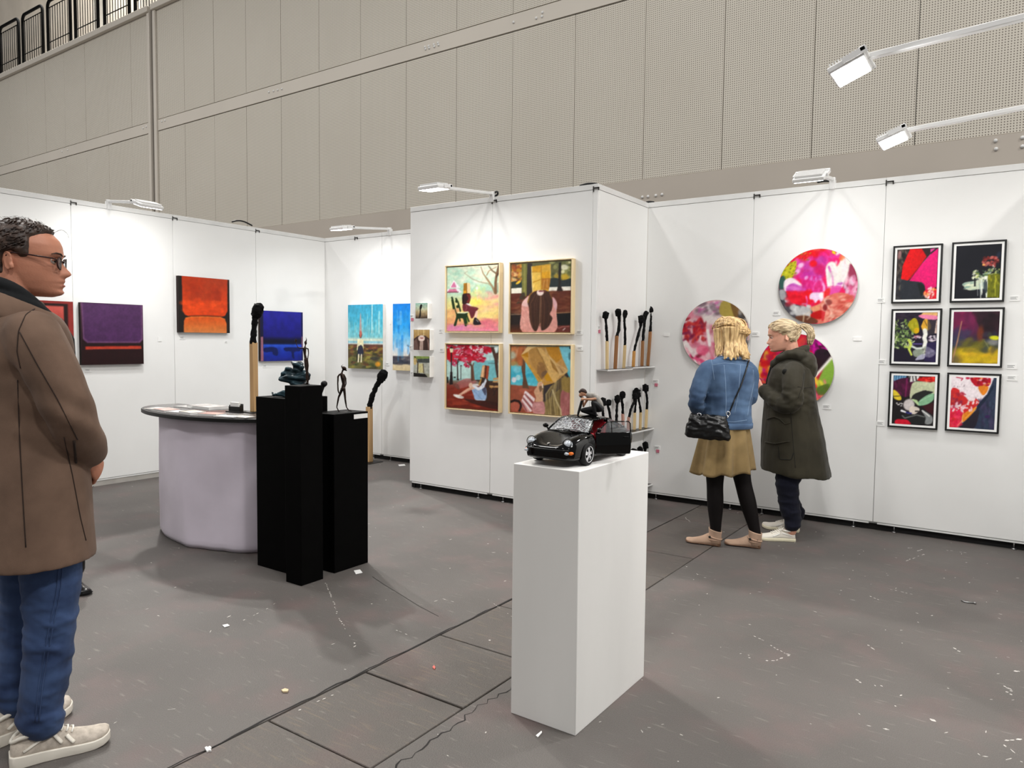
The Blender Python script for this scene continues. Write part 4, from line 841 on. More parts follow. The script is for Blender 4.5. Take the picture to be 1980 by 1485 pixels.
a.daub(26, (1110,570,1450,700), (14,36), [(240,214,216),(236,190,200)], (0,PI), 1.8, .95).daub(14, (1340,480,1560,580), (12,30), [(240,222,224)], (0,PI), 1.6, .9).line([(1310,720),(1290,860),(1220,940)], 10, (244,190,130), .9).line([(1290,850),(1290,880)], 10, (244,200,150))
a.poly([(1420,170),(1700,165),(1740,220),(1700,300),(1560,310),(1480,290)], (180,10,36), 1, True).daub(24, (1430,170,1720,290), (14,36), [(206,40,50),(140,6,30),(226,150,70),(240,190,200)], (-.6,.6), 1.8, .8).poly([(1540,310),(1700,310),(1660,420),(1600,440)], (226,130,30), 1, True).line([(1190,160),(1290,180),(1270,210)], 14, (180,20,50)).ell(1370,175,34,18,(190,20,60)).daub(10, (1120,270,1320,320), (6,12), [(170,150,160)], (0,PI), 1.3, .8).line([(1280,410),(1340,440)], 14, (150,30,60)).var(30, .05)
hang_print(a, xb+.004, 1.226, .326, .42, 'black framed print of red and white petals on navy, bottom right of six')

# --- three round flower prints
M['tondo'] = mat('tondo_edge', (176,172,168), .4)
def hang_tondo(a, x, z, R_, label):
    r = empty('round_print', (x, YR, z), 0, label, 'picture', 'round flower prints')
    n = 64
    MB().loft([[(q*math.cos(2*PI*j/n), -d, q*math.sin(2*PI*j/n)) for j in range(n)] for q, d in ((R_-.012, 0), (R_, .006), (R_, .026), (R_-.003, .028))]).build('disc', M['tondo'], r, angle=.6)
    a.build((-R_+.003, -.0288, R_-.003), (1,0,0), 2*R_-.006, 2*R_-.006, r, disc=True)
a = Art([(78,513),(622,513),(622,1030),(78,1030)], 100, 100, (214,170,176), 31).discmap()
a.daub(120, (300,620,622,1030), (20,60), [(226,150,166),(236,206,210),(206,110,130),(150,120,110),(226,190,196)], (0,PI), 1.8, .6)
a.daub(120, (78,600,420,1030), (20,60), [(226,150,166),(236,214,216),(206,90,120),(240,236,232)], (0,PI), 1.8, .6); a.daub(90, (90,640,275,820), (12,34), [(190,30,40),(150,16,30),(206,70,60),(120,30,70)], (0,PI), 2.5, .8); a.poly([(210,560),(330,560),(420,640),(330,700),(240,640)], (226,216,212), .8, True); a.daub(40, (190,530,400,620), (16,40), [(226,216,220),(196,80,150),(170,150,160),(110,90,100)], (-.6,.6), 2, .7); a.poly([(400,525),(470,530),(520,600),(500,650),(420,640),(380,600)], (170,150,70), 1, True).poly([(470,535),(560,600),(600,700),(540,680),(500,640)], (110,80,40), .9, True).daub(60, (540,600,622,900), (10,24), [(110,104,100),(60,56,56),(150,146,140)], (0,PI), 1.6, .9); a.daub(16, (110,930,260,1030), (16,40), [(110,20,40),(214,60,110),(236,180,190)], (0,PI), 2, .8); a.ell(250,890,50,40,(226,80,120),0,.7).line([(290,740),(310,850)], 26, (244,236,234)).line([(110,830),(180,930)], 30, (240,232,230), .8)
hang_tondo(a, -2.14, 1.493, .295, 'round pink flower print behind the blonde head, leftmost of three')
a = Art([(48,50),(1475,50),(1475,1395),(48,1395)], 116, 116, (226,20,90), 32).discmap()
a.poly([(48,50),(1475,50),(1475,400),(48,560)], (226,30,40)).poly([(640,50),(1000,50),(1010,100),(640,110)], (236,120,90), .9).daub(70, (560,90,920,330), (40,90), [(230,10,24),(236,20,60),(214,6,20)], (0,PI), 1.5, .6, .7).daub(50, (780,120,1140,290), (30,80), [(236,20,130),(214,60,160),(226,10,90)], (0,PI), 1.5, .6, .7)
a.daub(110, (340,230,900,540), (40,90), [(206,40,150),(190,50,160),(214,10,110),(220,90,180)], (0,PI), 1.5, .6, .7).ell(680,310,70,60,(232,4,20),.3,.9,.5).ell(450,330,60,44,(240,200,232),-.5,.9,.7).ell(390,440,60,44,(236,190,226),-.8,.8,.7).ell(800,420,110,100,(206,6,80),.3,.7,.6)
a.poly([(100,430),(330,240),(370,330),(310,530),(200,570),(130,560)], (190,186,30), 1, True).daub(70, (110,260,370,540), (8,22), [(90,100,20),(214,210,50),(150,150,20),(60,60,20)], (0,PI), 1.6, .8).daub(26, (400,100,640,240), (10,26), [(226,170,40),(190,20,20),(120,110,30)], (-1,0), 2.5, .8)
a.poly([(48,700),(60,560),(130,500),(180,600),(140,760),(60,760)], (44,84,76), 1, True).poly([(140,700),(170,580),(300,550),(440,640),(550,760),(540,820),(220,830),(190,860)], (240,226,232), 1, True).poly([(210,700),(330,650),(480,730),(550,800),(220,810)], (190,70,180), .9, True).poly([(200,830),(220,780),(560,790),(620,830),(900,790),(900,1000),(640,1090),(480,1060),(320,1000),(220,930)], (226,12,40), 1, True)
a.poly([(470,640),(560,540),(740,540),(870,620),(910,760),(880,820),(600,820)], (212,30,130), .9, True).poly([(690,760),(720,650),(800,590),(870,640),(890,780)], (222,40,120), .9, True).line([(690,780),(720,660),(800,590)], 26, (226,120,206), .8).line([(820,600),(890,720),(890,800)], 44, (236,190,236), .8).ell(560,560,34,40,(230,180,230),.6,.8).daub(20, (600,540,820,620), (16,40), [(216,120,206),(196,90,190)], (1,2), 2.5, .6).poly([(560,800),(640,760),(680,840),(560,960)], (226,10,20), .8, True)
a.poly([(630,880),(680,830),(790,830),(890,840),(880,960),(840,1000),(800,960),(740,1020),(700,960),(640,950)], (236,206,236), 1, True).ell(850,880,46,54,(246,240,246)).line([(570,890),(590,980),(580,1060)], 26, (236,120,210)).line([(500,1030),(560,1030)], 30, (236,180,226)).poly([(640,1090),(700,980),(740,1060),(830,990),(840,1040)], (220,20,80), .9, True)
a.poly([(905,400),(960,300),(1050,300),(1100,380),(1170,260),(1210,180),(1340,300),(1360,360),(1310,480),(1260,620),(1200,760),(1060,720),(1000,720),(950,740),(920,560)], (232,228,222), 1, True).line([(960,380),(1030,560),(1050,720)], 40, (206,80,170), .9, 18).line([(980,340),(1070,480)], 20, (244,242,238)).line([(1240,220),(1240,340)], 14, (226,170,190), .8).line([(930,420),(960,700)], 26, (250,248,250)).poly([(1130,250),(1170,160),(1240,220),(1180,280)], (230,110,60), .8, True).poly([(1020,90),(1080,130),(1060,170),(1000,130)], (220,200,30), 1).poly([(1070,190),(1150,150),(1100,110)], (236,232,226))
a.poly([(940,740),(1040,730),(1200,700),(1140,860),(960,900)], (222,80,170), .9, True).ell(1160,690,60,26,(190,70,180),-.3,.9).line([(1100,700),(1200,720)], 12, (246,240,246)).poly([(890,830),(1000,740),(980,900),(900,960)], (226,40,40), .9, True)
a.poly([(1340,340),(1475,560),(1475,1000),(1330,900),(1220,720),(1300,520)], (150,50,80), 1, True).daub(60, (1250,600,1475,960), (30,80), [(226,120,160),(236,190,210),(190,60,110),(214,190,214)], (1,2.2), 2, .6)
a.poly([(880,960),(1150,840),(1420,940),(1300,1200),(1000,1350),(800,1395),(700,1250)], (212,110,94), 1, True).daub(80, (900,900,1400,1330), (30,90), [(226,150,130),(206,90,76),(236,196,176),(190,70,60)], (-.9,.6), 2, .6).ell(980,1010,60,50,(120,50,50),.3,.8).line([(900,970),(960,1080),(1040,1190)], 14, (236,210,196), .8).ell(920,1100,40,60,(110,12,20),0,.8).poly([(1200,990),(1400,970),(1380,1010)], (226,70,70), .8)
a.poly([(48,760),(160,770),(300,1000),(480,1060),(640,1100),(700,1200),(660,1395),(300,1300),(80,1000)], (70,68,76), 1, True).daub(40, (60,800,560,1340), (24,60), [(110,110,114),(44,44,54),(150,150,152),(60,60,70)], (0,PI), 2, .7, .5, [(48,760),(160,770),(300,1000),(480,1060),(640,1100),(700,1200),(660,1395),(300,1300),(80,1000)]).daub(26, (310,1060,640,1230), (40,70), [(190,190,190),(170,170,172),(206,206,206)], (0,PI), 1.4, .9).poly([(60,780),(150,770),(200,900),(100,950)], (170,170,172), .9, True).ell(220,960,50,46,(190,190,192),0,.9).poly([(640,1100),(830,1030),(820,1150),(700,1180)], (222,150,110), 1).poly([(660,1220),(860,1150),(860,1300),(700,1290)], (180,10,12), 1, True).poly([(380,1260),(560,1240),(700,1280),(800,1340),(740,1395),(480,1360)], (100,54,34), .95, True).line([(540,1240),(530,1360)], 18, (206,190,160)).line([(540,1230),(660,1170),(650,1270),(600,1310)], 14, (214,196,176)).poly([(860,1150),(930,1180),(900,1350),(860,1330)], (206,40,50), .9)
a.daub(30, (220,680,540,800), (30,70), [(206,80,180),(226,130,206),(190,60,160)], (-.3,.3), 2, .35, .8).daub(40, (230,830,560,1040), (30,80), [(206,6,30),(236,30,50),(190,4,30)], (-.4,.4), 1.8, .4, .8).daub(26, (960,320,1300,700), (30,80), [(244,240,236),(214,206,204),(236,214,222)], (1.1,1.9), 2.2, .45, .8).daub(20, (480,620,860,790), (30,70), [(226,50,140),(206,20,100),(236,110,190)], (1,2), 2, .4, .8)
hang_tondo(a, -1.331, 1.873, .296, 'large round magenta tulip print, highest of three round prints')
a = Art([(680,790),(1283,790),(1283,1325),(680,1325)], 100, 100, (190,20,50), 33).discmap()
a.daub(140, (700,800,1280,1325), (20,70), [(190,20,50),(150,10,40),(214,40,60),(226,20,110),(120,10,60),(230,90,60)], (0,PI), 1.7, .6)
a.daub(60, (680,850,820,1160), (16,50), [(206,20,30),(226,60,30),(226,190,50),(170,10,60),(190,10,140)], (0,PI), 1.8, .8).poly([(1090,800),(1180,830),(1250,920),(1200,980),(1120,930)], (190,10,140), 1, True).daub(30, (1100,830,1240,930), (10,26), [(226,20,170),(120,6,90),(60,10,40)], (0,PI), 1.8, .8).poly([(1130,920),(1220,900),(1260,970),(1180,1060),(1130,1100)], (20,18,20), .9, True).poly([(1283,960),(1283,1200),(1230,1230),(1150,1200),(1180,1090),(1240,990)], (130,170,60), 1, True).line([(1260,960),(1130,1110)], 20, (240,236,226)).daub(30, (1120,1080,1230,1320), (14,36), [(226,20,60),(206,10,100),(236,120,130),(240,220,60)], (.4,1.2), 2.5, .85).poly([(1160,1180),(1250,1150),(1240,1220),(1170,1230)], (80,110,40), .9, True).ell(1180,1290,40,30,(230,170,40),0,.8)
hang_tondo(a, -1.475, 1.21, .293, 'round print of red blooms and green leaf behind the green parka')

# --- small wall labels
M['ink'] = mat('grey_ink', (120,120,120), .8)
M['pink'] = mat('pink_sticker', (196,110,130), .6)
def label_card(px, py, ax, v, n, label, w_=.055, h_=.035, ink=True, sticker=False):
    p = on(px, py, ax, v); U = Vector((0,1,0)) if ax == 0 else Vector((1,0,0)); n = Vector(n)
    r = empty('wall_label', p, 0, label, 'label', 'small white wall labels')
    R_ = Matrix((U, n, Vector((0,0,1)))).transposed()
    MB().obox(n*.002, (w_/2, .0025, h_/2), R_).build('card', M['whitepaper'], r, smooth=False)
    if ink:
        t = MB()
        for i, (dz, ww) in enumerate(((.26, .36), (.06, .28), (-.14, .33))):
            t.obox(n*.0048+Vector((0,0,dz*h_))-U*(w_*(.42-ww)), (w_*ww, .0003, h_*.035), R_)
        t.build('printed_lines', M['ink'], r, smooth=False)
    if sticker: MB().obox(n*.003+Vector((0,0,-h_*.8))+U*w_*.1, (.014, .003, .014), R_).build('sticker', M['pink'], r, smooth=False)
XN, YN = (1,0,0), (0,-1,0)
for px, py, ax, v, n, lb, kw in (
    (309,656,0,XL,XN,'tiny plain white label between purple and orange canvases',dict(ink=False,w_=.04,h_=.045)),
    (352,653,0,XL,XN,'small white label under the left end of the orange canvas',{}), (437,661,0,XL,XN,'tiny white label under the right end of the orange canvas',dict(w_=.03,h_=.02)),
    (512,708,0,XL,XN,'small white label under the blue canvas',{}), (170,716,0,XL,XN,'small white label under the purple canvas',{}),
    (750,704,1,YB,YN,'small white label right of the turquoise figure canvas',{}), (755,624,1,YB,YN,'tiny plain label between the two tall canvases',dict(ink=False,w_=.02,h_=.04)),
    (797,612,1,YF,YN,'white label with pink sticker left of the topmost small canvas',dict(sticker=True,w_=.04)), (795,672,1,YF,YN,'tiny white label left of the middle small canvas',dict(w_=.035)), (797,722,1,YF,YN,'tiny white label left of the lowest small canvas',dict(w_=.035)),
    (853,640,1,YF,YN,'small white label left of the pastel bench painting',dict(w_=.04)), (855,677,1,YF,YN,'small white label left of the red tree painting',dict(w_=.05)),
    (1121,643,1,YF,YN,'white label right of the long brown hair painting',{}), (1122,674,1,YF,YN,'white label right of the striped cup painting',{}),
    (1158,634,0,XS,XN,'white label with pink sticker left of the top shelf matches',dict(sticker=True,w_=.04)), (1268,738,1,YR,YN,'white label with pink sticker right of the second shelf',dict(sticker=True)), (1271,866,1,YR,YN,'white label with pink sticker beside the lowest shelf',dict(sticker=True)),
    (1289,647,1,YR,YN,'plain white label on the right wall near the corner',dict(ink=False,w_=.05,h_=.03)), (1461,646,1,YR,YN,'white label right of the leftmost round print',dict(w_=.06)), (1502,606,1,YR,YN,'white label left below the largest round print',dict(w_=.06)), (1658,655,1,YR,YN,'plain white label alone right of the round prints',dict(ink=False,w_=.06,h_=.03)), (1599,787,1,YR,YN,'white label below the round print with green leaf',dict(w_=.065)),
    (1704,581,1,YR,YN,'white label left of the red petals print',{}), (1706,700,1,YR,YN,'white label left of the leaves print',{}), (1703,819,1,YR,YN,'white label left of the pale green leaf print',{}), (1962,577,1,YR,YN,'white label right of the dark flower vase print',dict(w_=.06)), (1956,709,1,YR,YN,'white label right of the hazy yellow print',dict(w_=.06)), (1957,731,1,YR,YN,'white label right of the red petals on navy print',dict(w_=.06))):
    label_card(px, py, ax, v, n, lb, **kw)
# ================================================================== PLINTHS, COUNTER, SCULPTURES
def rel(mb, root):
    return mb.xf(Matrix.Translation(-Vector(root.location)))
def relme(me, root):
    me.transform(Matrix.Translation(-Vector(root.location))); return me
def plain_box(name, x0, x1, y0, y1, h, m_, label, cat, group=None):
    cx, cy = (x0+x1)/2, (y0+y1)/2
    o = MB().box(x0-cx, x1-cx, y0-cy, y1-cy, 0, h).build(name, m_, bevel=.0025)
    o.location = (cx, cy, 0); return tag(o, label, cat, group)
WP = .9615
plain_box('display_plinth', -1.541, -1.258, 2.245, 2.832, WP, M['plinth'], 'tall white plinth carrying the black model car', 'plinth')
plain_box('display_plinth', -3.871, -3.575, 2.818, 3.13, 1.06, M['black'], 'wide black plinth behind the narrowest black plinth, under the teal figure', 'plinth')
plain_box('display_plinth', -3.47, -3.335, 2.72, 2.882, 1.15, M['black'], 'tallest and narrowest black plinth at the front of the black group', 'plinth')
r = plain_box('display_plinth', -3.555, -3.3585, 2.99, 3.268, .968, M['black'], 'lowest black plinth on the right of the black group, under the walking figure', 'plinth')
o = MB().box(.0983, .0995, .125-.105, .125+.01, .968-.04, .968-.012).build('title_card', M['whitepaper'], r, smooth=False); o['label'] = 'small white card near the top edge'

# counter with bulging fabric front
CX, CY = -4.65, 3.05
cnt = empty('display_counter', (CX, CY, 0), 0, 'grey fabric counter with curved front and dark oval top', 'counter')
def dshape(a, b, back, z, n=48, k=0):
    P = []
    for i in range(n+1):
        t = PI+PI*i/n; P.append((a*math.cos(t), b*math.sin(t)))
    out = [Vector((x, y, z)) for x, y in P]+[Vector((a*.98, back, z)), Vector((-a*.98, back, z))]
    return out
def resamp(P, n):
    L = [0]
    for i in range(len(P)): L.append(L[-1]+(P[(i+1) % len(P)]-P[i]).length)
    out = []; j = 0
    for i in range(n):
        d = L[-1]*i/n
        while L[j+1] < d: j += 1
        t = (d-L[j])/max(1e-9, L[j+1]-L[j]); out.append(P[j].lerp(P[(j+1) % len(P)], t))
    return out
M['fabric'] = mat('grey_counter_fabric', (222,213,226), .75, var=.03, vs=3, bump=.04, bs=400, sheen=.2)
M['ctop'] = mat('dark_counter_top', (70,66,66), .25, var=.04)
M['cedge'] = mat('black_counter_edge', (10,10,10), .5)
rings = []
for i in range(31):
    z = .005+.868*i/30
    R_ = resamp(dshape(.60, .255, .13, z), 150); q = []
    for p in R_:
        th = math.atan2(p.y, p.x)
        d = .014*noise.noise((p.x*2.2, p.y*2.2+3, z*2.0))+.008*noise.noise((p.x*5, p.y*5, z*4+5))+.006*math.sin(3*th+z*2)
        d += .018*math.exp(-((p.x+.05-.15*(.9-z))/.07)**2)*(1-z*.9)*(p.y < 0)
        d -= .012*math.exp(-((p.x-.38)/.05)**2)*(p.y < 0)
        s_ = 1-.03*(z < .03)
        q.append((p.x*s_+d*p.x/.6, p.y*s_+d*(p.y/.255), z))
    rings.append(q)
MB().loft(rings).build('fabric_body', M['fabric'], cnt)
def topr(a, b, back, z0, z1):
    return [[(p.x-.03, p.y, z) for p in dshape(a*s_, b*s_, back*s_, 0)] for z, s_ in ((z0, .985), (z0+.004, 1), (z1-.004, 1), (z1, .99))]
MB().loft(topr(.725, .335, .16, .875, .903)).build('edge_board', M['cedge'], cnt, angle=.6)
MB().loft(topr(.70, .318, .148, .9025, .906)).build('top_surface', M['ctop'], cnt, angle=.6)
# printed matter on the counter
PAP = [mat('print_cover_'+n, c, .35, var=.25, vs=22) for n, c in (('white', (226,224,220)), ('rose', (196,150,140)), ('pale', (214,206,200)), ('grey', (176,176,174)), ('cream', (222,210,196)))]
def leaflet(px, py, w_, l_, t, rz, cov, label, name='leaflet', cat='leaflet', group='printed matter on the counter'):
    p = on(px, py, 2, .906)
    r = empty(name, (p.x, p.y, .9065), rz, label, cat, group)
    MB().box(-w_/2, w_/2, -l_/2, l_/2, 0, t-.0008).build('pages', M['whitepaper'], r, smooth=False)
    MB().box(-w_/2-.001, w_/2+.001, -l_/2-.001, l_/2+.001, t-.0007, t).build('cover', PAP[cov], r, smooth=False)
leaflet(306, 791, .15, .12, .006, .2, 2, 'pale leaflet at the left tip of the counter')
leaflet(322, 793, .2, .11, .008, -.15, 1, 'rose covered leaflet next to the left tip of the counter')
leaflet(346, 797, .14, .1, .006, .1, 0, 'white leaflet third from the left along the counter front')
leaflet(372, 800, .16, .11, .016, -.1, 4, 'thick cream booklet stack along the counter front')
leaflet(410, 802.5, .15, .1, .012, .3, 1, 'rose printed booklet stack right of the cream stack')
leaflet(440, 806, .16, .08, .006, .25, 0, 'white leaflet lying askew near the right of the counter')
leaflet(470, 806.5, .14, .08, .004, .1, 2, 'flat pale leaflet beside the black plinth')
leaflet(366, 787, .2, .12, .005, .05, 3, 'grey leaflet at the back of the counter')
leaflet(402, 789, .3, .16, .018, -.05, 3, 'thick grey catalogue at the back of the counter', 'catalogue', 'book')
M['blackplastic'] = mat('black_plastic', (16,16,17), .35)
p = on(456.5, 797, 2, .906)
ch = empty('card_holder', (p.x, p.y, .9062), .15, 'black holder with upright white cards on the counter', 'card holder')
MB().box(-.07, .07, -.03, .03, 0, .008).build('base', M['blackplastic'], ch, bevel=.002)
MB().box(-.052, .052, -.018, -.013, .008, .04).box(-.052, .052, .013, .018, .008, .058).box(.047, .052, -.013, .013, .008, .05).box(-.052, -.047, -.013, .013, .008, .05).build('tray', M['blackplastic'], ch, bevel=.001, seg=1)
MB().box(-.043, .03, -.011, .011, .008, .068).build('cards', M['whitepaper'], ch, smooth=False)

# ---- burnt match sculptures
M['char'] = mat('charred_black', (9,9,10), .85, spec=.15, var=.3, vs=40, bump=.6, bs=60)
STK = [mat('stick_'+n, c, .6, var=.1, vs=14, stretch=(1,1,.08)) for n, c in (('pale', (214,188,140)), ('brown', (146,100,60)), ('honey', (190,138,70)), ('rose', (186,140,124)), ('sand', (206,180,132)), ('ply', (186,150,104)))]
def match(P, kb, w_, hr, stick, label, group, seed, squash=1.2, base=None, name='match_sculpture'):
    """P: points from base to head; P[kb] is where the char begins"""
    root = empty(name, P[0], 0, label, 'sculpture', group)
    P = [Vector(p)-Vector(P[0]) for p in P]
    a = P[0]; b = P[kb]
    if base: MB().box(-base, base, -base, base, 0, .006).build('foot_plate', M['cedge'], root, bevel=.001); a = a+Vector((0,0,.006))
    u = (b-a).normalized(); X, Y = frame_of(u, Vector((0,1,0)))
    MB().loft([[p+X*sx*w_/2+Y*sy*w_/2 for sx, sy in ((1,1),(-1,1),(-1,-1),(1,-1))] for p in (a, a.lerp(b, .5), b+u*w_*.3)]).build('stick', stick, root, bevel=w_*.06, seg=1)
    rnd = random.Random(seed)
    Q = []; rr = []
    C = P[kb:-1]
    for i in range(len(C)-1):
        for k in range(5):
            Q.append(C[i].lerp(C[i+1], k/5)); rr.append(w_*.56*(1-.15*len(Q)/20))
    Q.append(C[-1]); rr.append(w_*.5)
    for _ in range(3): Q = [Q[0]]+[(Q[i-1]+Q[i]*2+Q[i+1])/4 for i in range(1, len(Q)-1)]+[Q[-1]]
    rr = [x*(1+rnd.uniform(-.12, .14)) for x in rr]
    mb = MB().tube(Q, rr, 9)
    h = P[-1]; d = (h-Q[-1]).normalized() if (h-Q[-1]).length > 1e-4 else u
    A, B = frame_of(d); R_ = Matrix((A, B, d)).transposed()
    c = h
    mb.tube([Q[-1], c], [w_*.5, hr*.8], 9)
    mb.ell(c, (hr, hr*.95, hr*squash), R_, 12, 9)
    for _ in range(5):
        v = Vector((rnd.uniform(-1,1), rnd.uniform(-1,1), rnd.uniform(-.8,1))).normalized()
        mb.ell(c+R_@Vector((v.x*hr*.6, v.y*hr*.6, v.z*hr*squash*.65)), (hr*.5, hr*.45, hr*.5), R_, 8, 6)
    mb.obox(c-d*hr*.1, (hr*.8, hr*.7, hr*squash*.8), R_ @ Matrix.Rotation(rnd.uniform(-.5,.5), 3, 'Z') @ Matrix.Rotation(rnd.uniform(-.35,.35), 3, 'X'))
    me = fuse(mb, max(w_*.16, .003), 1)
    me_disp(me, lambda co_, n: nzs(co_, (1/w_*.9,)*3, seed)*w_*.16+nzs(co_, (2.6/w_,)*3, seed+3)*w_*.08)
    link('charred_end', me, M['char'], root)
    return root
SH = []
PX = XS
def shelf(y0, y1, z, label, dz=0):
    r = empty('wall_shelf', (PX, (y0+y1)/2, z), 0, label, 'shelf', 'thin white shelves for the matches')
    l = (y1-y0)/2
    MB().box(.001, .105, -l, l, -.004, 0).box(.100, .106, -l, l, -.009, .0016).box(.001, .004, -l, l, -.03, 0).build('plate', M['alu'], r, smooth=False)
    MB().box(.006, .0995, -l+.003, l-.003, .0003, .0013).build('dark_top', M['blackplastic'], r, smooth=False)  # thin dark layer over the white shelf plate
Z1, Z2, Z3 = 1.203, .645, .137
shelf(5.225, 5.683, Z1-.006, 'left plate of the top match shelf'); shelf(5.688, 6.15, Z1+.004, 'right plate of the top match shelf')
shelf(5.225, 5.683, Z2-.006, 'left plate of the second match shelf'); shelf(5.688, 6.15, Z2+.004, 'right plate of the second match shelf')
shelf(5.688, 6.15, Z3+.002, 'plate of the lowest match shelf beside the white plinth')
def zp(x, y): return 1120+x/3.7125, 560+y/3.7125
def shelf_match(pts, kb, z, d, st, label, group, seed, w_=.021, hr=.025, sq=1.25):
    P = [on(*zp(*q), 0, PX+d) for q in pts]
    dz = z+.0016-P[0].z
    P = [Vector((p.x, p.y, p.z+dz)) for p in P]
    match(P, kb, w_, hr, STK[st], label, group, seed, sq)
g1, g2, g3 = 'burnt matches on the top shelf', 'burnt matches on the second shelf', 'burnt matches on the lowest shelf'
shelf_match([(200,555),(200,358),(196,270),(190,205),(190,165)], 1, Z1-.005, .05, 0, 'pale stick match, first from the left on the top shelf', g1, 1)
shelf_match([(258,553),(270,322),(285,270),(288,200),(280,148)], 1, Z1-.005, .055, 1, 'dark brown stick match, second from the left on the top shelf', g1, 2, .024, .026)
shelf_match([(320,553),(328,392),(330,300),(324,210),(330,160)], 1, Z1-.005, .05, 4, 'sand coloured match with slim head, third from the left on the top shelf', g1, 3, .021, .022, 1.5)
shelf_match([(388,547),(394,440),(415,350),(440,260),(446,205)], 1, Z1+.005, .06, 2, 'short honey stick match leaning right, fourth on the top shelf', g1, 4, .022, .03)
shelf_match([(450,545),(456,368),(464,280),(470,220),(477,172)], 1, Z1+.005, .035, 1, 'brown match behind the leaning one, fifth on the top shelf', g1, 5, .023, .022, 1.5)
shelf_match([(492,547),(510,306),(516,230),(518,180),(522,140)], 1, Z1+.005, .05, 1, 'tallest brown match at the right end of the top shelf', g1, 6, .023, .026, 1.3)
shelf_match([(182,1000),(178,930),(175,850),(168,780),(170,740)], 1, Z2-.005, .05, 4, 'match just behind the crouching figurine, first on the second shelf', g2, 7, .021, .03)
shelf_match([(228,1000),(226,905),(222,840),(208,780),(213,752)], 1, Z2-.005, .055, 3, 'rose stick match with small round head, second on the second shelf', g2, 8, .021, .023, 1.1)
shelf_match([(266,1005),(268,912),(270,830),(272,780),(275,742)], 1, Z2-.005, .05, 3, 'rose stick match, left of a touching pair on the second shelf', g2, 9, .021, .027)
shelf_match([(318,1010),(313,868),(312,800),(305,760),(312,726)], 1, Z2-.005, .06, 3, 'rose stick match, right of a touching pair on the second shelf', g2, 10, .021, .026)
shelf_match([(350,1018),(356,900),(370,840),(396,785),(402,745)], 1, Z2-.005, .09, 3, 'rose stick match leaning right in the crossing trio', g2, 11, .021, .024)
shelf_match([(395,1010),(399,892),(405,830),(408,780),(410,742)], 1, Z2+.005, .03, 0, 'upright pale match in the crossing trio', g2, 12, .02, .03, 1.4)
shelf_match([(437,1000),(441,880),(434,820),(424,775),(424,748)], 1, Z2+.005, .06, 4, 'sand match leaning left in the crossing trio', g2, 13, .02, .022)
shelf_match([(478,1000),(484,872),(488,800),(480,750),(475,712)], 1, Z2+.005, .05, 0, 'pale match alone at the right end of the second shelf', g2, 14, .021, .028, 1.3)
shelf_match([(385,1400),(388,1290),(392,1210),(390,1165),(390,1135)], 1, Z3, .05, 3, 'match with only its head visible above the white plinth, left', g3, 15, .021, .03, 1.0)
shelf_match([(436,1400),(438,1290),(440,1210),(437,1165),(437,1137)], 1, Z3, .05, 3, 'match with only its head visible above the white plinth, right', g3, 16, .021, .026, 1.0)
shelf_match([(475,1402),(474,1272),(472,1210),(472,1160),(475,1125)], 1, Z3, .05, 3, 'rose stick match at the right end of the lowest shelf', g3, 17, .022, .028)
# tall match standing on the counter, and one standing on the floor
P0 = on(492, 798, 2, .906); D0 = depth(P0)
def z7(x, y): return 250+x/4.6415, 500+y/4.6406
P = [atd(*z7(x, y), D0) for x, y in ((1122,1400), (1115,768), (1113,690), (1125,600), (1130,520), (1152,462))]
P[0] = Vector((P[0].x, P[0].y, .9065)); match(P, 1, .041, .042, STK[5], 'tall burnt match with bent head standing on the counter', 'large burnt matches', 21, 1.25, base=.045)
P = [on(x, y, 1, 6.0) for x, y in ((714.5,890), (714,785.5), (716,775), (724,750), (734,733), (739.5,722.5))]
_dz = P[0].z; P = [p-Vector((0,0,_dz)) for p in P]; match(P, 1, .06, .058, STK[5], 'large bent burnt match standing on the floor before the recess', 'large burnt matches', 22, 1.3, base=.11)

# ---- bronze figures
M['bronze'] = mat('dark_bronze', (44,32,26), .38, metal=.7, var=.3, vs=25, bump=.3, bs=70)
M['bronzeblack'] = mat('black_bronze', (14,14,15), .5, metal=.3, var=.3, vs=25)
M['patina'] = mat('teal_patina', (30,52,60), .4, metal=.45, var=.35, vs=12, bump=.2, bs=30)
def s5(x, y): return 460+x/5.712, 560+y/5.712
def fig(name, root_p, tubes, ells, m_, label, vox, fold=None):
    root = empty(name, root_p, 0, label, 'sculpture')
    D = depth(root_p); k = D/FPX/5.712
    mb = MB()
    for pts, rad, dd in tubes:
        P = [atd(*s5(x, y), D+dd) for x, y in pts]
        mb.tube(P, [r_*k for r_ in rad], 8, round_end=True)
    for x, y, rx, ry, rz, dd in ells:
        R_ = Matrix.Rotation(YAW, 3, 'Z') @ Matrix.Rotation(-rz, 3, 'Y')
        mb.ell(atd(*s5(x, y), D+dd), (rx*k, min(rx, ry)*k, ry*k), R_, 12, 9)
    me = fuse(mb, vox, 2, .4)
    relme(me, root)
    if fold: me_disp(me, fold)
    for v in me.vertices: v.co.z = max(v.co.z, .0006)
    return root, me
B0 = on(738, 0, 2, 0) if False else None
pb = Vector((-3.405, 2.80, 1.15))
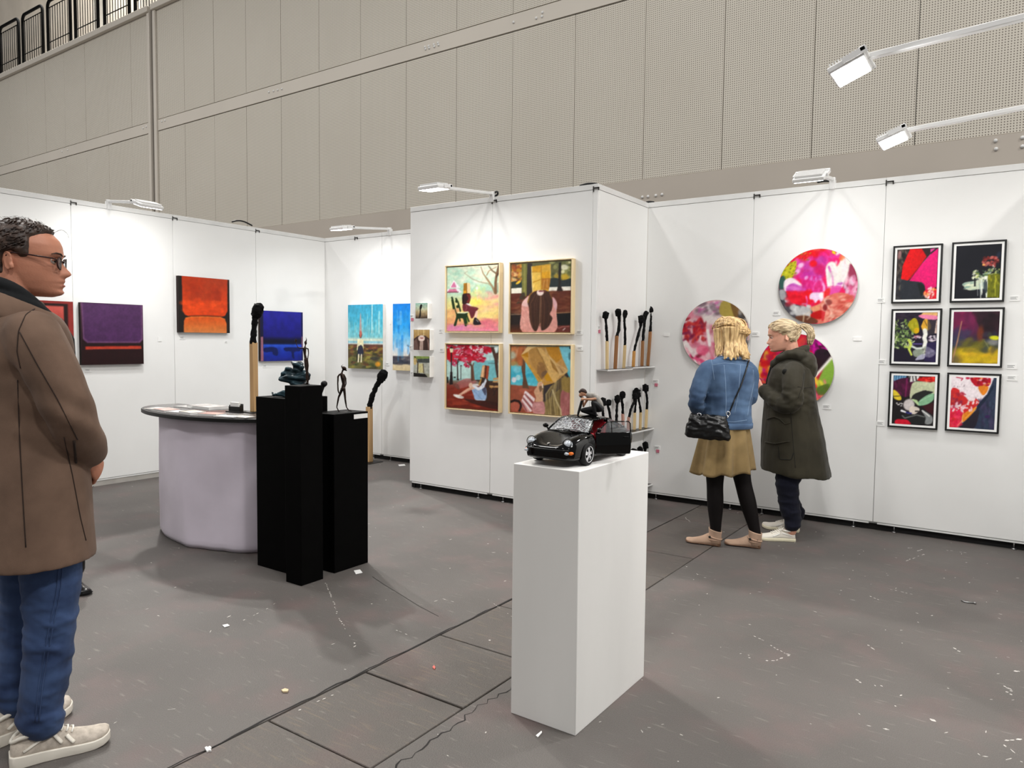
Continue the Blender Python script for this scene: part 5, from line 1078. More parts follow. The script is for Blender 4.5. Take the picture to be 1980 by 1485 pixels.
root, me = fig('raised_arm_figure', pb, [
    ([(742,770),(748,840),(756,900),(758,970),(765,1028)], [13,14,9,11,6], -.006), ([(762,770),(770,840),(768,900),(776,970),(775,1028)], [13,14,9,11,6], .006),
    ([(752,780),(740,720),(736,660),(740,640)], [18,13,20,14], 0), ([(742,640),(746,605)], [7,7], 0),
    ([(725,648),(690,645),(662,638),(650,610),(642,580)], [8,7,6,5,5], -.012), ([(642,580),(628,545)], [4,3], -.012), ([(642,580),(640,535)], [4,3], -.012), ([(642,582),(655,545)], [4,3], -.012), ([(642,590),(625,565)], [4,3], -.012),
    ([(750,645),(776,655),(780,700),(772,760),(770,790)], [8,8,6,6,6], .012), ([(752,572),(758,550),(752,524)], [9,5,2], 0), ([(765,1032),(735,1040)], [6,4], -.01), ([(776,1032),(748,1042)], [6,4], 0)],
    [(748,588,15,22,.15,0), (750,1046,50,5,0,0)], M['bronze'], '', .0022)
root['label'] = 'thin bronze figure raising one hand, on the tallest black plinth'; link('bronze_body', me, M['bronze'], root)
pw = Vector((-3.455, 3.13, .968))
root, me = fig('walking_figure', pw, [
    ([(1150,1095),(1135,1140),(1112,1190),(1103,1240),(1092,1300),(1112,1340),(1135,1352)], [17,14,11,10,7,8,5], .01), ([(1172,1095),(1180,1150),(1185,1210),(1192,1255),(1200,1300),(1225,1335),(1262,1340)], [17,14,11,10,7,8,5], -.01),
    ([(1162,1100),(1168,1040),(1160,980),(1145,935)], [24,18,24,20], 0), ([(1145,930),(1155,900),(1165,880)], [10,10,12], 0), ([(1125,935),(1106,960),(1103,1040),(1106,1110),(1116,1142)], [10,11,8,9,8], -.02),
    ([(1170,940),(1190,980),(1194,1040),(1178,1085)], [10,9,7,6], .03), ([(1175,880),(1202,896)], [14,6], 0), ([(1165,860),(1142,850),(1148,836),(1172,826)], [10,7,4,2], 0)],
    [(1172,868,30,20,-.5,0), (1190,1352,70,5,0,0)], M['bronze'], '', .0024)
root['label'] = 'thin bronze walking figure with curled crest, on the lowest black plinth'; link('bronze_body', me, M['bronze'], root)
pt = Vector((-3.72, 2.95, 1.06))
root, me = fig('folded_arm_figure', pt, [
    ([(475,985),(560,985),(660,975),(765,960)], [26,44,46,44], 0), ([(475,975),(510,920),(550,880),(575,890)], [24,26,30,30], .03), ([(560,940),(650,915),(740,925)], [40,44,40], .03),
    ([(640,1010),(700,1080),(720,1180)], [90,100,90], .03), ([(640,880),(655,850)], [34,34], .02), ([(560,1170),(500,1145),(430,1150),(400,1158)], [40,32,22,16], -.06), ([(400,1158),(376,1128)], [13,8], -.06), ([(410,1150),(395,1162)], [14,14], -.08)],
    [(655,832,60,48,.15,.02), (705,868,32,28,0,.0), (620,810,30,26,0,.03), (690,812,34,26,0,.03)], M['patina'], '', .0045,
    lambda co_, n: .004*np.sin(co_[:,2]*160+co_[:,0]*40))
root['label'] = 'teal patinated figure with folded arms behind the thin raised-hand figure'; link('body', me, M['patina'], root)
root, me = fig('round_headed_bust', Vector((-3.63, 3.07, 1.06)), [([(945,1030),(930,1090),(900,1140),(880,1180)], [26,24,34,40], 0)], [(952,1040,38,36,.4,0)], M['bronzeblack'], '', .0045)
root['label'] = 'small black round-headed bust at the right end of the wide black plinth'; link('body', me, M['bronzeblack'], root)

# ================================================================== MODEL CAR (built at full size, then scaled)
KC = 1/7.75
car = empty('model_car', (-1.408, 2.523, WP), -PI/2, 'black model sports car with open door and shattered windscreen on white plinth', 'model car')
car.scale = (KC,)*3
M['carblack'] = mat('gloss_black_paint', (3,3,3), .08, spec=.3, var=.02)
M['carred'] = mat('red_leather', (150,14,30), .5, var=.1, vs=8)
M['chrome'] = mat('chrome', (225,226,230), .18, metal=1)
M['tyre'] = mat('tyre_rubber', (16,16,16), .8)
M['orange'] = mat('orange_lens', (226,110,20), .2)
M['lampglass'] = mat('head_lamp_glass', (200,206,214), .06, spec=.8, metal=.35, var=.2, vs=30)
M['darkglass'] = mat('dark_window', (20,20,24), .05, spec=.7)
def glass_mat(name, cracks):
    m_ = bpy.data.materials.new(name); m_.use_nodes = True; nt = m_.node_tree; b = nt.nodes['Principled BSDF']
    b.inputs['Base Color'].default_value = (.9,.92,.94,1); b.inputs['Roughness'].default_value = .05
    tr = N(nt, 'ShaderNodeBsdfTransparent'); tr.inputs[0].default_value = (.86,.87,.88,1); mx = N(nt, 'ShaderNodeMixShader')
    out = nt.nodes['Material Output']
    if cracks:
        tc = N(nt, 'ShaderNodeTexCoord'); v = N(nt, 'ShaderNodeTexVoronoi', feature='DISTANCE_TO_EDGE'); v.inputs['Scale'].default_value = 9
        nt.links.new(tc.outputs['Object'], v.inputs['Vector'])
        n = N(nt, 'ShaderNodeTexNoise'); n.inputs['Scale'].default_value = 4; nt.links.new(tc.outputs['Object'], n.inputs['Vector'])
        l = math_n(nt, 'LESS_THAN', v.outputs['Distance'], .028)
        f = math_n(nt, 'ADD', math_n(nt, 'MULTIPLY', l, .5), math_n(nt, 'MULTIPLY', math_n(nt, 'GREATER_THAN', n.outputs['Fac'], .52), .1)); f = math_n(nt, 'ADD', f, .05)
        nt.links.new(f, mx.inputs[0])
    else: mx.inputs[0].default_value = .08
    nt.links.new(tr.outputs[0], mx.inputs[1]); nt.links.new(b.outputs[0], mx.inputs[2]); nt.links.new(mx.outputs[0], out.inputs[0])
    return m_
M['crackglass'] = glass_mat('shattered_glass', True); M['clearglass'] = glass_mat('clear_glass', False)
ST = [(2.1,.50,.50,.36,.34),(2.075,.56,.57,.55,.26),(1.99,.60,.63,.70,.21),(1.85,.645,.71,.78,.18),(1.6,.71,.80,.835,.17),(1.3,.775,.865,.865,.17),(1.0,.83,.885,.865,.17),(.75,.885,.89,.855,.17),(.3,.87,.885,.845,.17),(-.4,.88,.89,.85,.17),(-.9,.90,.90,.875,.17),(-1.4,.90,.88,.885,.18),(-1.8,.82,.81,.85,.22),(-2.05,.70,.69,.74,.28),(-2.15,.58,.57,.58,.36)]
rings = []
for x, t, c, w_, b in ST:
    zc = b+(c-b)*.55
    half = [(0,t),(w_*.42,t+(c-t)*.25),(w_*.66,c),(w_*.80,c-.012),(w_*.92,c-.07),(w_*.985,zc+.10),(w_,zc-.02),(w_*.985,b+.10),(w_*.95,b+.03),(w_*.86,b),(0,b)]
    rings.append([(x, y, z) for y, z in half]+[(x, -y, z) for y, z in half[-2:0:-1]])
body = MB().loft(rings)
ob = bpy.data.objects.new('tmp', body.mesh()); COL.objects.link(ob)
ss = ob.modifiers.new('s', 'SUBSURF'); ss.levels = 2
cut = MB()
for x in (1.136, -1.136):
    for sy in (-1, 1):
        cut.loft([[(x+.36*math.cos(2*PI*j/28), y, .31+.36*math.sin(2*PI*j/28)) for j in range(28)] for y in sorted((sy*.55, sy*1.0))])
cut.box(-.48, .66, .35, 1.0, .30, 1.1).box(-1.0, .62, -.66, .66, .42, 1.1)
oc = bpy.data.objects.new('tmpc', cut.mesh()); COL.objects.link(oc)
bm_ = ob.modifiers.new('b', 'BOOLEAN'); bm_.operation = 'DIFFERENCE'; bm_.object = oc; bm_.solver = 'EXACT'; bm_.use_self = True
dg = bpy.context.evaluated_depsgraph_get(); me = bpy.data.meshes.new_from_object(ob.evaluated_get(dg))
bpy.data.objects.remove(ob); bpy.data.objects.remove(oc)
bodyo = link('car_body', me, M['carblack'], car, angle=math.radians(35))
# roof and tail
rs = []
for x, zt, ze, w_ in ((.28,1.235,1.20,.56),(.05,1.285,1.235,.575),(-.3,1.305,1.25,.575),(-.65,1.27,1.215,.57),(-1.0,1.17,1.12,.56),(-1.4,1.02,.97,.55),(-1.75,.875,.84,.54)):
    rs.append([(x, y, z) for y, z in ((w_*1.06,ze-.03),(w_,ze+.012),(w_*.6,zt-.005),(0,zt+.005),(-w_*.6,zt-.005),(-w_,ze+.012),(-w_*1.06,ze-.03),(-w_*.9,ze-.04),(0,zt-.045),(w_*.9,ze-.04))])
MB().loft(rs).build('roof', M['carblack'], car, sub=1)
pl = MB()
for sy in (-1, 1):
    pl.tube([(.80, sy*.71, .885), (.55, sy*.645, 1.06), (.28, sy*.56, 1.215)], .028, 6)
    pl.tube([(-.47, sy*.70, .88), (-.52, sy*.60, 1.2)], .03, 6); pl.tube([(.28, sy*.58, 1.21), (-.3, sy*.60, 1.24), (-.65, sy*.595, 1.20)], .022, 6)
    pl.loft([[(-1.02, sy*.70, .88), (-1.0, sy*.60, 1.1), (-1.0, sy*.57, 1.1), (-1.02, sy*.67, .88)], [(-1.75, sy*.70, .83), (-1.75, sy*.56, .86), (-1.75, sy*.53, .86), (-1.75, sy*.67, .83)]])
pl.tube([(.82, -.70, .885), (.86, 0, .90), (.82, .70, .885)], .022, 6)
pl.build('pillars', M['carblack'], car)
def quadglass(name, q, m_, bend=0):
    q = [Vector(p) for p in q]; vs = []; fs = []; n = 8
    for i in range(n+1):
        for j in range(n+1):
            u, v = i/n, j/n
            p = q[0].lerp(q[1], u).lerp(q[3].lerp(q[2], u), v); p = p+Vector((bend*math.sin(PI*u)*1.0, 0, bend*.5*math.sin(PI*u))); vs.append(p)
    for i in range(n):
        for j in range(n): fs.append((i*(n+1)+j, (i+1)*(n+1)+j, (i+1)*(n+1)+j+1, i*(n+1)+j+1))
    o = MB().add(vs, fs).build(name, m_, car); md = o.modifiers.new('thick', 'SOLIDIFY'); md.thickness = .012; return o
quadglass('windscreen', [(.79,-.68,.90), (.79,.68,.90), (.29,.54,1.215), (.29,-.54,1.215)], M['crackglass'], .06)['label'] = 'shattered windscreen'
quadglass('side_window', [(-.5,-.69,.90), (.6,-.69,.90), (.28,-.58,1.19), (-.52,-.60,1.2)], M['clearglass'])
quadglass('side_window', [(-1.0,.685,.90), (-.5,.695,.90), (-.54,.60,1.18), (-.98,.59,1.1)], M['darkglass'])
quadglass('side_window', [(-1.0,-.685,.90), (-.5,-.695,.90), (-.54,-.60,1.18), (-.98,-.59,1.1)], M['darkglass'])
# shards standing on the windscreen edge
sh = MB(); rnd = random.Random(3)
for i in range(34):
    p = Vector((.30+rnd.uniform(-.02,.28), rnd.uniform(-.6,.35), 0)); p.z = 1.215-(p.x-.29)*.62+.01
    d = Vector((rnd.uniform(.0,.16), rnd.uniform(-.08,.08), rnd.uniform(.0,.12))); e = Vector((rnd.uniform(-.05,.05), rnd.uniform(.02,.1), rnd.uniform(-.02,.05)))
    sh.add([p, p+e, p+d, p+Vector((0,0,.006)), p+e+Vector((0,0,.006)), p+d+Vector((0,0,.006))], [(0,1,2),(5,4,3),(0,3,4,1),(1,4,5,2),(2,5,3,0)])
sh.build('glass_shards', M['crackglass'], car, smooth=False, kind='stuff')
# interior
it = MB().box(-1.0, .60, -.65, .65, .38, .43).box(-1.0, -.9, -.62, .62, .43, .95)
for sy in (-.36, .36):
    it.obox((-.1, sy, .52), (.26, .24, .08)); it.obox((-.42, sy, .80), (.07, .23, .30), Matrix.Rotation(-.25, 3, 'Y')); it.obox((-.5, sy, 1.1), (.04, .12, .08), Matrix.Rotation(-.25, 3, 'Y'))
it.obox((.5, 0, .74), (.12, .64, .10))
it.build('red_interior', M['carred'], car, bevel=.02)
ws = MB().tube([(.30+.05*math.sin(a), .36+.18*math.cos(a), .86+.17*math.sin(a)) for a in [2*PI*i/20 for i in range(20)]], .015, 6, close=True)
ws.tube([(.5,.36,.8),(.3,.36,.86)], .03, 6).build('steering_wheel', M['blackplastic'], car)
# open door (driver side, +y), hinge at x = .64
hinge = Vector((.645, .84, 0)); Rd = Matrix.Rotation(-.72, 4, 'Z')
def door_xf(mb): return mb.xf(Matrix.Translation(hinge) @ Rd @ Matrix.Translation(-hinge))
dr = MB(); dr.loft([[(x, y, z) for y, z in ((.80,.24),(.845,.30),(.865,.52),(.84,.80),(.80,.885),(.74,.885),(.74,.28))] for x in (.64, .3, -.2, -.46)])
door = door_xf(dr).build('door', M['carblack'], car, bevel=.012)
door_xf(MB().box(-.42, .6, .715, .742, .3, .86)).build('door_card', M['carred'], door)
door_xf(MB().tube([(.60,.77,.885),(.26,.72,1.18),(.2,.72,1.2),(-.42,.72,1.2),(-.47,.74,1.14),(-.47,.77,.885)], .018, 6)).build('window_frame', M['carblack'], door)
door_xf(MB().tube([(.12,.77,.885),(.12,.722,1.2)], .013, 6)).build('window_divider', M['carblack'], door)
door_xf(MB().add([(.56,.77,.89),(-.45,.77,.89),(-.45,.725,1.19),(.24,.725,1.19),(.56,.764,.89),(-.45,.764,.89),(-.45,.719,1.19),(.24,.719,1.19)], [(0,1,2,3),(7,6,5,4),(0,4,5,1),(1,5,6,2),(2,6,7,3),(3,7,4,0)])).build('door_glass', M['clearglass'], door, smooth=False)
door_xf(MB().box(-.36, -.22, .862, .885, .74, .77)).build('door_handle', M['carblack'], door, bevel=.006)
# wheels
wh0 = None
for x in (1.136, -1.136):
    for sy in (1, -1):
        y0 = sy*.80
        tb_ = MB(); n = 40
        prof = [(.20,-.10),(.28,-.11),(.315,-.09),(.325,0),(.315,.09),(.28,.11),(.20,.10)]
        tb_.loft([[(x+r_*math.cos(2*PI*j/n), y0+d, .325+r_*math.sin(2*PI*j/n)) for j in range(n)] for r_, d in prof], cap=False, close=True)
        wheel = tb_.build('wheel', M['tyre'], car)
        rim = MB(); f = y0+sy*.08
        rim.loft([[(x+r_*math.cos(2*PI*j/n), y0+sy*d, .325+r_*math.sin(2*PI*j/n)) for j in range(n)] for r_, d in ((.222,.02),(.232,.10),(.238,.112),(.215,.108),(.205,.03),(.20,-.02))], cap=False, close=True)
        for k in range(5):
            a = 2*PI*k/5+.3; ca, sa = math.cos(a), math.sin(a)
            q = []
            for r_, hw, d in ((.03,.045,.09),(.11,.04,.10),(.215,.075,.085)):
                q.append([(x+r_*ca-s2*hw*sa, y0+sy*dd, .325+r_*sa+s2*hw*ca) for s2, dd in ((1,d),(-1,d),(-1,d-.04),(1,d-.04))])
            rim.loft(q)
        rim.loft([[(x+r_*math.cos(2*PI*j/16), y0+sy*d, .325+r_*math.sin(2*PI*j/16)) for j in range(16)] for r_, d in ((.06,.05),(.06,.105),(.04,.112))])
        rim.build('rim', M['chrome'], wheel, angle=.6)
        dk = MB().loft([[(x+r_*math.cos(2*PI*j/24), y0+sy*d, .325+r_*math.sin(2*PI*j/24)) for j in range(24)] for r_, d in ((.2,.0),(.2,.03))])
        dk.build('brake_disc', M['clip'], wheel)
for sy in (1, -1):
    R_ = Matrix((Vector((.80, sy*.25, .55)).normalized(), Vector((-.3*sy*sy, sy, 0)).normalized(), Vector((-.55, 0, .8)).normalized())).transposed()
    hl = MB().ell((1.83, sy*.60, .655), (.10, .135, .125), Matrix.Rotation(-.5, 3, 'Y'), 20, 12).build('headlight', M['lampglass'], car)
    MB().tube([(1.83+.06*1.0+.10*math.sin(a)*-.48, sy*.60+.14*math.cos(a), .685+.125*math.sin(a)) for a in [2*PI*i/24 for i in range(24)]], .012, 6, close=True).build('lamp_ring', M['carblack'], hl)
    MB().ell((1.985, sy*.62, .42), (.06, .13, .05), Matrix.Rotation(-sy*.45, 3, 'Z'), 14, 8).build('fog_lamp', M['lampglass'], car)
    MB().ell((1.90, sy*.73, .42), (.09, .06, .05), Matrix.Rotation(-sy*.7, 3, 'Z'), 14, 8).build('turn_signal', M['orange'], car)['label'] = 'orange turn signal lens'
    mr = MB().ell((.58, sy*.93, .98), (.06, .10, .07)).tube([(.62, sy*.82, .90), (.59, sy*.90, .95)], .025, 6)
    if sy > 0: door_xf(mr)
    mr.build('wing_mirror', M['carblack'], car if sy < 0 else door)
MB().box(2.04, 2.085, -.35, .35, .33, .42).build('air_intake', M['blackplastic'], car, bevel=.01)
MB().tube([(1.98,-.72,.50),(2.05,-.55,.505),(2.10,-.3,.51),(2.115,0,.51),(2.10,.3,.51),(2.05,.55,.505),(1.98,.72,.50)], .014, 6).build('bumper_strip', M['blackplastic'], car)
MB().add([(1.86,-.035,.655),(1.86,.035,.655),(1.93,.03,.632),(1.965,0,.62),(1.93,-.03,.632)], [(0,1,2,3,4)]).build('bonnet_crest', M['chrome'], car, smooth=False).modifiers.new('t', 'SOLIDIFY').thickness = .02
for y_, l in ((.1, -.5), (.45, -.1)):
    MB().tube([(.86, y_, .93), (.82, y_-.25, .955), (.80, y_-.5, .945)], .012, 5).build('wiper', M['blackplastic'], car)

# ---- crouching figurine on the car roof, and the bat it leans on
def s7(x, y): return 1000+x/7.0714, 730+y/7.0714
pf = Vector((-1.405, 2.545, WP+1.33*KC))
fg = empty('crouching_figurine', pf, 0, 'painted man figurine crouching on the roof of the model car', 'figurine')
DF = depth(pf); kf = DF/FPX/7.0714
def tb(mb, pts, rad, dd): return mb.tube([atd(*s7(x, y), DF+d) for (x, y), d in zip(pts, dd if hasattr(dd, '__len__') else [dd]*len(pts))], [r_*kf for r_ in rad], 10, round_end=True)
def eb(mb, x, y, rx, ry, rz, dd, rd=None): return mb.ell(atd(*s7(x, y), DF+dd), (rx*kf, (rd or min(rx, ry))*kf, ry*kf), Matrix.Rotation(YAW, 3, 'Z') @ Matrix.Rotation(-rz, 3, 'Y'), 14, 10)
M['figskin'] = mat('painted_skin', (196,148,118), .5); M['figshirt'] = mat('painted_grey_shirt', (146,142,136), .7); M['figpants'] = mat('painted_black_trousers', (18,19,22), .6); M['fighair'] = mat('painted_brown_hair', (52,36,30), .7)
b_ = MB(); eb(b_, 898, 208, 44, 50, -.5, 0, 40); eb(b_, 868, 238, 26, 30, -.4, 0, 26); tb(b_, [(925,228),(965,245)], [22,26], 0)
tb(b_, [(1062,250),(1070,290),(1010,300),(920,296),(895,300)], [24,22,19,15,17], [-.012,-.02,-.02,-.014,-.012]); tb(b_, [(975,280),(940,330),(905,395)], [20,18,14], [.018,.02,.018]); tb(b_, [(905,395),(900,330),(895,290)], [14,14,16], [.018,.008,0]); eb(b_, 893, 295, 24, 26, 0, -.006)
for i in range(4): tb(b_, [(900,283+9*i), (878,286+9*i), (872,292+9*i)], [7,6,5], [-.012,-.012,-.004])
link('body', relme(fuse(b_, .0016, 2, .4), fg), M['figskin'], fg)
b_ = MB(); tb(b_, [(960,240),(1010,250),(1075,290),(1120,360),(1135,420)], [34,52,62,58,52], 0); tb(b_, [(1040,240),(1070,262),(1072,285)], [34,34,32], [-.008,-.014,-.016]); tb(b_, [(980,250),(968,285)], [30,27], [.012,.017])
link('shirt', relme(fuse(b_, .002, 3), fg), M['figshirt'], fg)
b_ = MB(); tb(b_, [(1125,425),(1040,430),(960,440),(890,445)], [52,46,38,30], [.004,.008,.012,.014]); tb(b_, [(890,448),(980,480),(1060,505),(1090,520)], [30,30,24,20], [.014,.012,.008,.006]); tb(b_, [(1130,420),(1085,370),(1040,340)], [52,42,32], [-.008,-.014,-.018]); tb(b_, [(1040,345),(1050,430),(1070,510)], [32,30,22], [-.018,-.016,-.012]); eb(b_, 1140, 420, 50, 50, 0, 0)
link('trousers', relme(fuse(b_, .002, 3), fg), M['figpants'], fg)
for dd, x in ((-.012, 1060), (.008, 1085)):
    b_ = MB(); tb(b_, [(x+35,540),(x,542),(x-40,550)], [17,16,11], dd); o = link('shoe', relme(fuse(b_, .0016, 2), fg), M['whitepaper'], fg)
b_ = MB(); eb(b_, 903, 188, 50, 38, -.35, 0, 44); eb(b_, 862, 196, 24, 20, -.5, 0, 26); eb(b_, 925, 205, 32, 36, 0, .004, 40)
link('hair', relme(fuse(b_, .0018, 1), fg), M['fighair'], fg)
b_ = MB(); eb(b_, 870, 262, 20, 14, -.5, -.002, 22)
link('beard', relme(fuse(b_, .0015, 1), fg), M['fighair'], fg)
bt = empty('bat', atd(*s7(822, 555), DF-.004), 0, 'black bat held point down by the crouching figurine', 'bat')
b_ = MB(); tb(b_, [(893,275),(880,330),(862,400),(838,480),(822,545)], [17,18,19,16,9], [-.004]*5)
rel(b_, bt).build('shaft', M['cedge'], bt)

# ---- litter on the floor
def litter(name, pix, h, m_, label, cat='scrap'):
    P = [on(x, y, 2, 0) for x, y in pix]; c = sum(P, Vector())/len(P)
    o = MB().prism([(p.x-c.x, p.y-c.y) for p in P], .0015, .0015+h).build(name, m_, smooth=False); o.location = (c.x, c.y, 0); tag(o, label, cat)
M['chip'] = mat('wood_chip', (214,196,160), .8); M['pinkbit'] = mat('pink_scrap', (206,110,100), .8)
litter('paper_scrap', [(684,1104),(696,1102),(701,1108),(688,1111)], .002, M['whitepaper'], 'square white paper scrap in front of the black plinths')
litter('paper_scrap', [(770,899),(782,898),(784,900.5),(772,901.5)], .002, M['whitepaper'], 'flat white paper scrap by the left end of the middle wall')
litter('wood_chip', [(544,1337),(551,1334),(558,1336),(556,1340),(547,1340)], .006, M['chip'], 'pale oval wood chip on the dark floor left of the cover plates')
litter('plastic_cross', [(396,1449),(399,1447),(402,1448),(406,1446),(409,1449),(406,1451),(409,1455),(404,1454),(400,1456),(398,1453)], .006, M['whitepaper'], 'small white plastic spacer cross near the bottom edge')
litter('pink_scrap', [(836,1292),(839,1288),(842,1292),(840,1296)], .004, M['pinkbit'], 'tiny pink scrap on a cover plate')
litter('paper_scrap', [(430,1210),(440,1208),(444,1211),(434,1214)], .003, M['whitepaper'], 'small white scrap left of the long chalk mark')
litter('paper_scrap', [(1036,1424),(1047,1415),(1048,1418),(1040,1427)], .003, M['whitepaper'], 'narrow white scrap in front of the white plinth')
p = on(1873, 1165, 2, 0)
nl = MB().tube([on(1859,1161,2,.005), on(1866,1164,2,.005), on(1884,1166,2,.005)], .004, 6).ell(on(1885,1166,2,.006), (.007,.007,.006), nu=8, nv=6)
nl.xf(Matrix.Translation(-p)); o = nl.build('nail', M['steel']); o.location = p; tag(o, 'bent steel nail on the asphalt at the right', 'nail')
# ================================================================== PEOPLE
from mathutils.bvhtree import BVHTree
def skin_mat(name, col):
    m_ = mat(name, col, .5, var=.05, vs=14, bump=.08, bs=160); b = m_.node_tree.nodes['Principled BSDF']
    b.inputs['Subsurface Weight'].default_value = .08; b.inputs['Subsurface Radius'].default_value = (.02,.008,.005); return m_
M['skin'] = skin_mat('skin_tan', (196,134,108)); M['skinf'] = skin_mat('skin_light', (218,162,138))
M['lip'] = mat('lip', (186,112,98), .45); M['eyewhite'] = mat('eye_white', (190,182,174), .25); M['iris'] = mat('iris', (40,30,24), .2)
def hairmat(name, a, b, s=(90,90,6)): return mat(name, a, .45, var=.1, vs=1, stretch=s, dark=b, bump=.25, bs=1.6)
M['hairbrown'] = hairmat('dark_brown_hair', (66,49,40), (28,20,17), (60,60,40)); M['hairblond'] = hairmat('golden_blond_hair', (226,194,140), (140,104,62)); M['hairash'] = hairmat('ash_blond_hair', (216,196,160), (126,104,76), (14,90,60))
def cloth(name, col, dark=None, bs=500, var=.08, vs=10, bump=.12, sheen=.06, rough=.85): return mat(name, col, rough, var=var, vs=vs, bump=bump, bs=bs, sheen=sheen, spec=.2, dark=dark)
M['coat'] = cloth('brown_wool', (112,90,76)); M['scarf'] = cloth('black_scarf', (22,24,26)); M['jeans'] = cloth('blue_jeans', (62,82,120), (36,50,82), 700, vs=7); M['denim'] = cloth('washed_denim', (76,98,126), (46,64,90), 700, vs=6)
M['seam'] = cloth('dark_seam', (52,40,34)); M['denimseam'] = cloth('denim_seam', (116,138,164)); M['skirt'] = cloth('olive_suede_skirt', (138,116,78), bs=300); M['tights'] = mat('black_tights', (17,13,13), .7, var=.1, vs=5, spec=.15)
M['parka'] = cloth('olive_parka', (50,46,34), (38,35,26), 300, vs=4, rough=.7); M['parkadark'] = cloth('parka_dark_trim', (22,22,20)); M['navy'] = cloth('navy_trousers', (18,20,34)); M['suede'] = cloth('beige_suede', (186,156,134)); M['heel'] = mat('brown_heel', (110,80,60), .6)
M['sneak'] = mat('off_white_leather', (226,220,208), .5, var=.03); M['sole'] = mat('cream_sole', (236,228,200), .6, var=.04); M['mesh'] = cloth('grey_beige_mesh', (190,180,168), (176,166,154), 300, vs=60); M['lace'] = mat('laces', (236,232,222), .8); M['bagleather'] = mat('black_bag_leather', (7,7,8), .28, spec=.35, var=.1, bump=.4, bs=14)
M['greyblue'] = cloth('grey_blue_hem', (60,66,74)); M['blackleather'] = mat('black_boot_leather', (14,14,15), .3, spec=.5); M['specs'] = mat('tortoise_frame', (54,26,24), .25)

def interp(tab, z): return float(np.interp(z, [t[0] for t in tab], [t[1] for t in tab]))
FRONT = [(0,.36),(.03,.44),(.07,.475),(.11,.465),(.16,.47),(.22,.478),(.28,.465),(.34,.455),(.42,.445),(.5,.44),(.56,.462),(.62,.465),(.7,.455),(.78,.42),(.86,.345),(.92,.26),(.97,.15),(1,.03)]
BACK = [(0,.02),(.08,.08),(.16,.20),(.25,.31),(.35,.39),(.5,.465),(.62,.485),(.72,.47),(.82,.40),(.9,.29),(.96,.17),(1,.03)]
WIDE = [(0,.10),(.04,.175),(.1,.22),(.2,.262),(.3,.295),(.4,.315),(.5,.325),(.6,.335),(.7,.335),(.8,.30),(.88,.235),(.94,.165),(.98,.09),(1,.02)]
NOSE = [(.24,0),(.27,.03),(.29,.07),(.32,.115),(.35,.11),(.4,.072),(.46,.035),(.5,.016),(.56,0)]
class Head:
    def __init__(s, H, fs=1.0, nose=1.0, male=True): s.H, s.fs, s.ns, s.male = H, fs, nose, male
    def p(s, th, z, off=0.0):
        c, sn = math.cos(th), math.sin(th)
        f = interp(FRONT, z)*s.fs; b = interp(BACK, z); w_ = interp(WIDE, z)
        x = (f if c > 0 else b)*math.copysign(abs(c)**.86, c); y = w_*math.copysign(abs(sn)**.9, sn)
        if c > 0:
            g = lambda v, m_, q: math.exp(-((v-m_)/q)**2)
            nw = .042+.03*g(z, .31, .05)
            x += s.ns*interp(NOSE, z)*math.exp(-(y/nw)**2)
            x -= .045*g(abs(y), .135, .07)*g(z, .485, .05)*(c > .3)
            x += .018*g(z, .57, .035)*g(abs(y), .13, .1)*(1.0 if s.male else .4)
            x += .02*g(z, .40, .06)*g(abs(y), .2, .07)
            x += .026*g(y, 0, .09)*(g(z, .225, .022)+g(z, .155, .022)) - .02*g(z, .19, .012)*g(y, 0, .1)
            x += .02*g(z, .06, .04)*g(y, 0, .08) - .012*g(z, .115, .025)*g(y, 0, .1)
        v = Vector((x, y, z))
        if off: v += Vector((x*.9, y, (z-.5)*.9)).normalized()*off
        return v*s.H
    def mesh(s, mb, M4, ears=True):
        nt, nz_ = 72, 64
        t = MB().loft([[s.p(2*PI*j/nt, .5-.5*math.cos(PI*i/(nz_-1))) for j in range(nt)] for i in range(nz_)])
        if ears:
            for sy in (-1, 1):
                R_ = Matrix.Rotation(sy*.5, 3, 'Z') @ Matrix.Rotation(-.18, 3, 'Y')
                c = Vector((-.05, sy*(.352 if s.male else .338), .43))*s.H
                t.ell(c, (.062*s.H, .018*s.H, .125*s.H), R_, 14, 10)
                t.tube([c+R_@(Vector((.06*math.cos(a)-.004, sy*.018, .118*math.sin(a)+.006))*s.H) for a in [.6+i*.42 for i in range(11)]], [.012*s.H]*11, 7)
                t.tube([c+R_@(Vector((.035, sy*.006, -.04))*s.H), c+R_@(Vector((.03, sy*.0, -.10))*s.H)], .03*s.H, 8)
        t.xf(M4); return mb.add(t.v, t.f)
    def shell(s, mask, thick, seed=1, amp=.3, nt=90, nz_=60, zs=0.0):
        t = MB(); R_ = []
        for i in range(nz_):
            z = zs+(1-zs)*(.5-.5*math.cos(PI*i/(nz_-1))); row = []
            for j in range(nt):
                th = 2*PI*j/nt; v = s.p(th, min(1, z)); k = mask(v.x/s.H, v.y/s.H, z)
                n_ = 1+amp*noise.noise((v.x*60+seed, v.y*60, v.z*60))
                row.append(s.p(th, min(1, z), (thick*n_*k-.035*(1-k))))
            R_.append(row)
        return t.loft(R_)
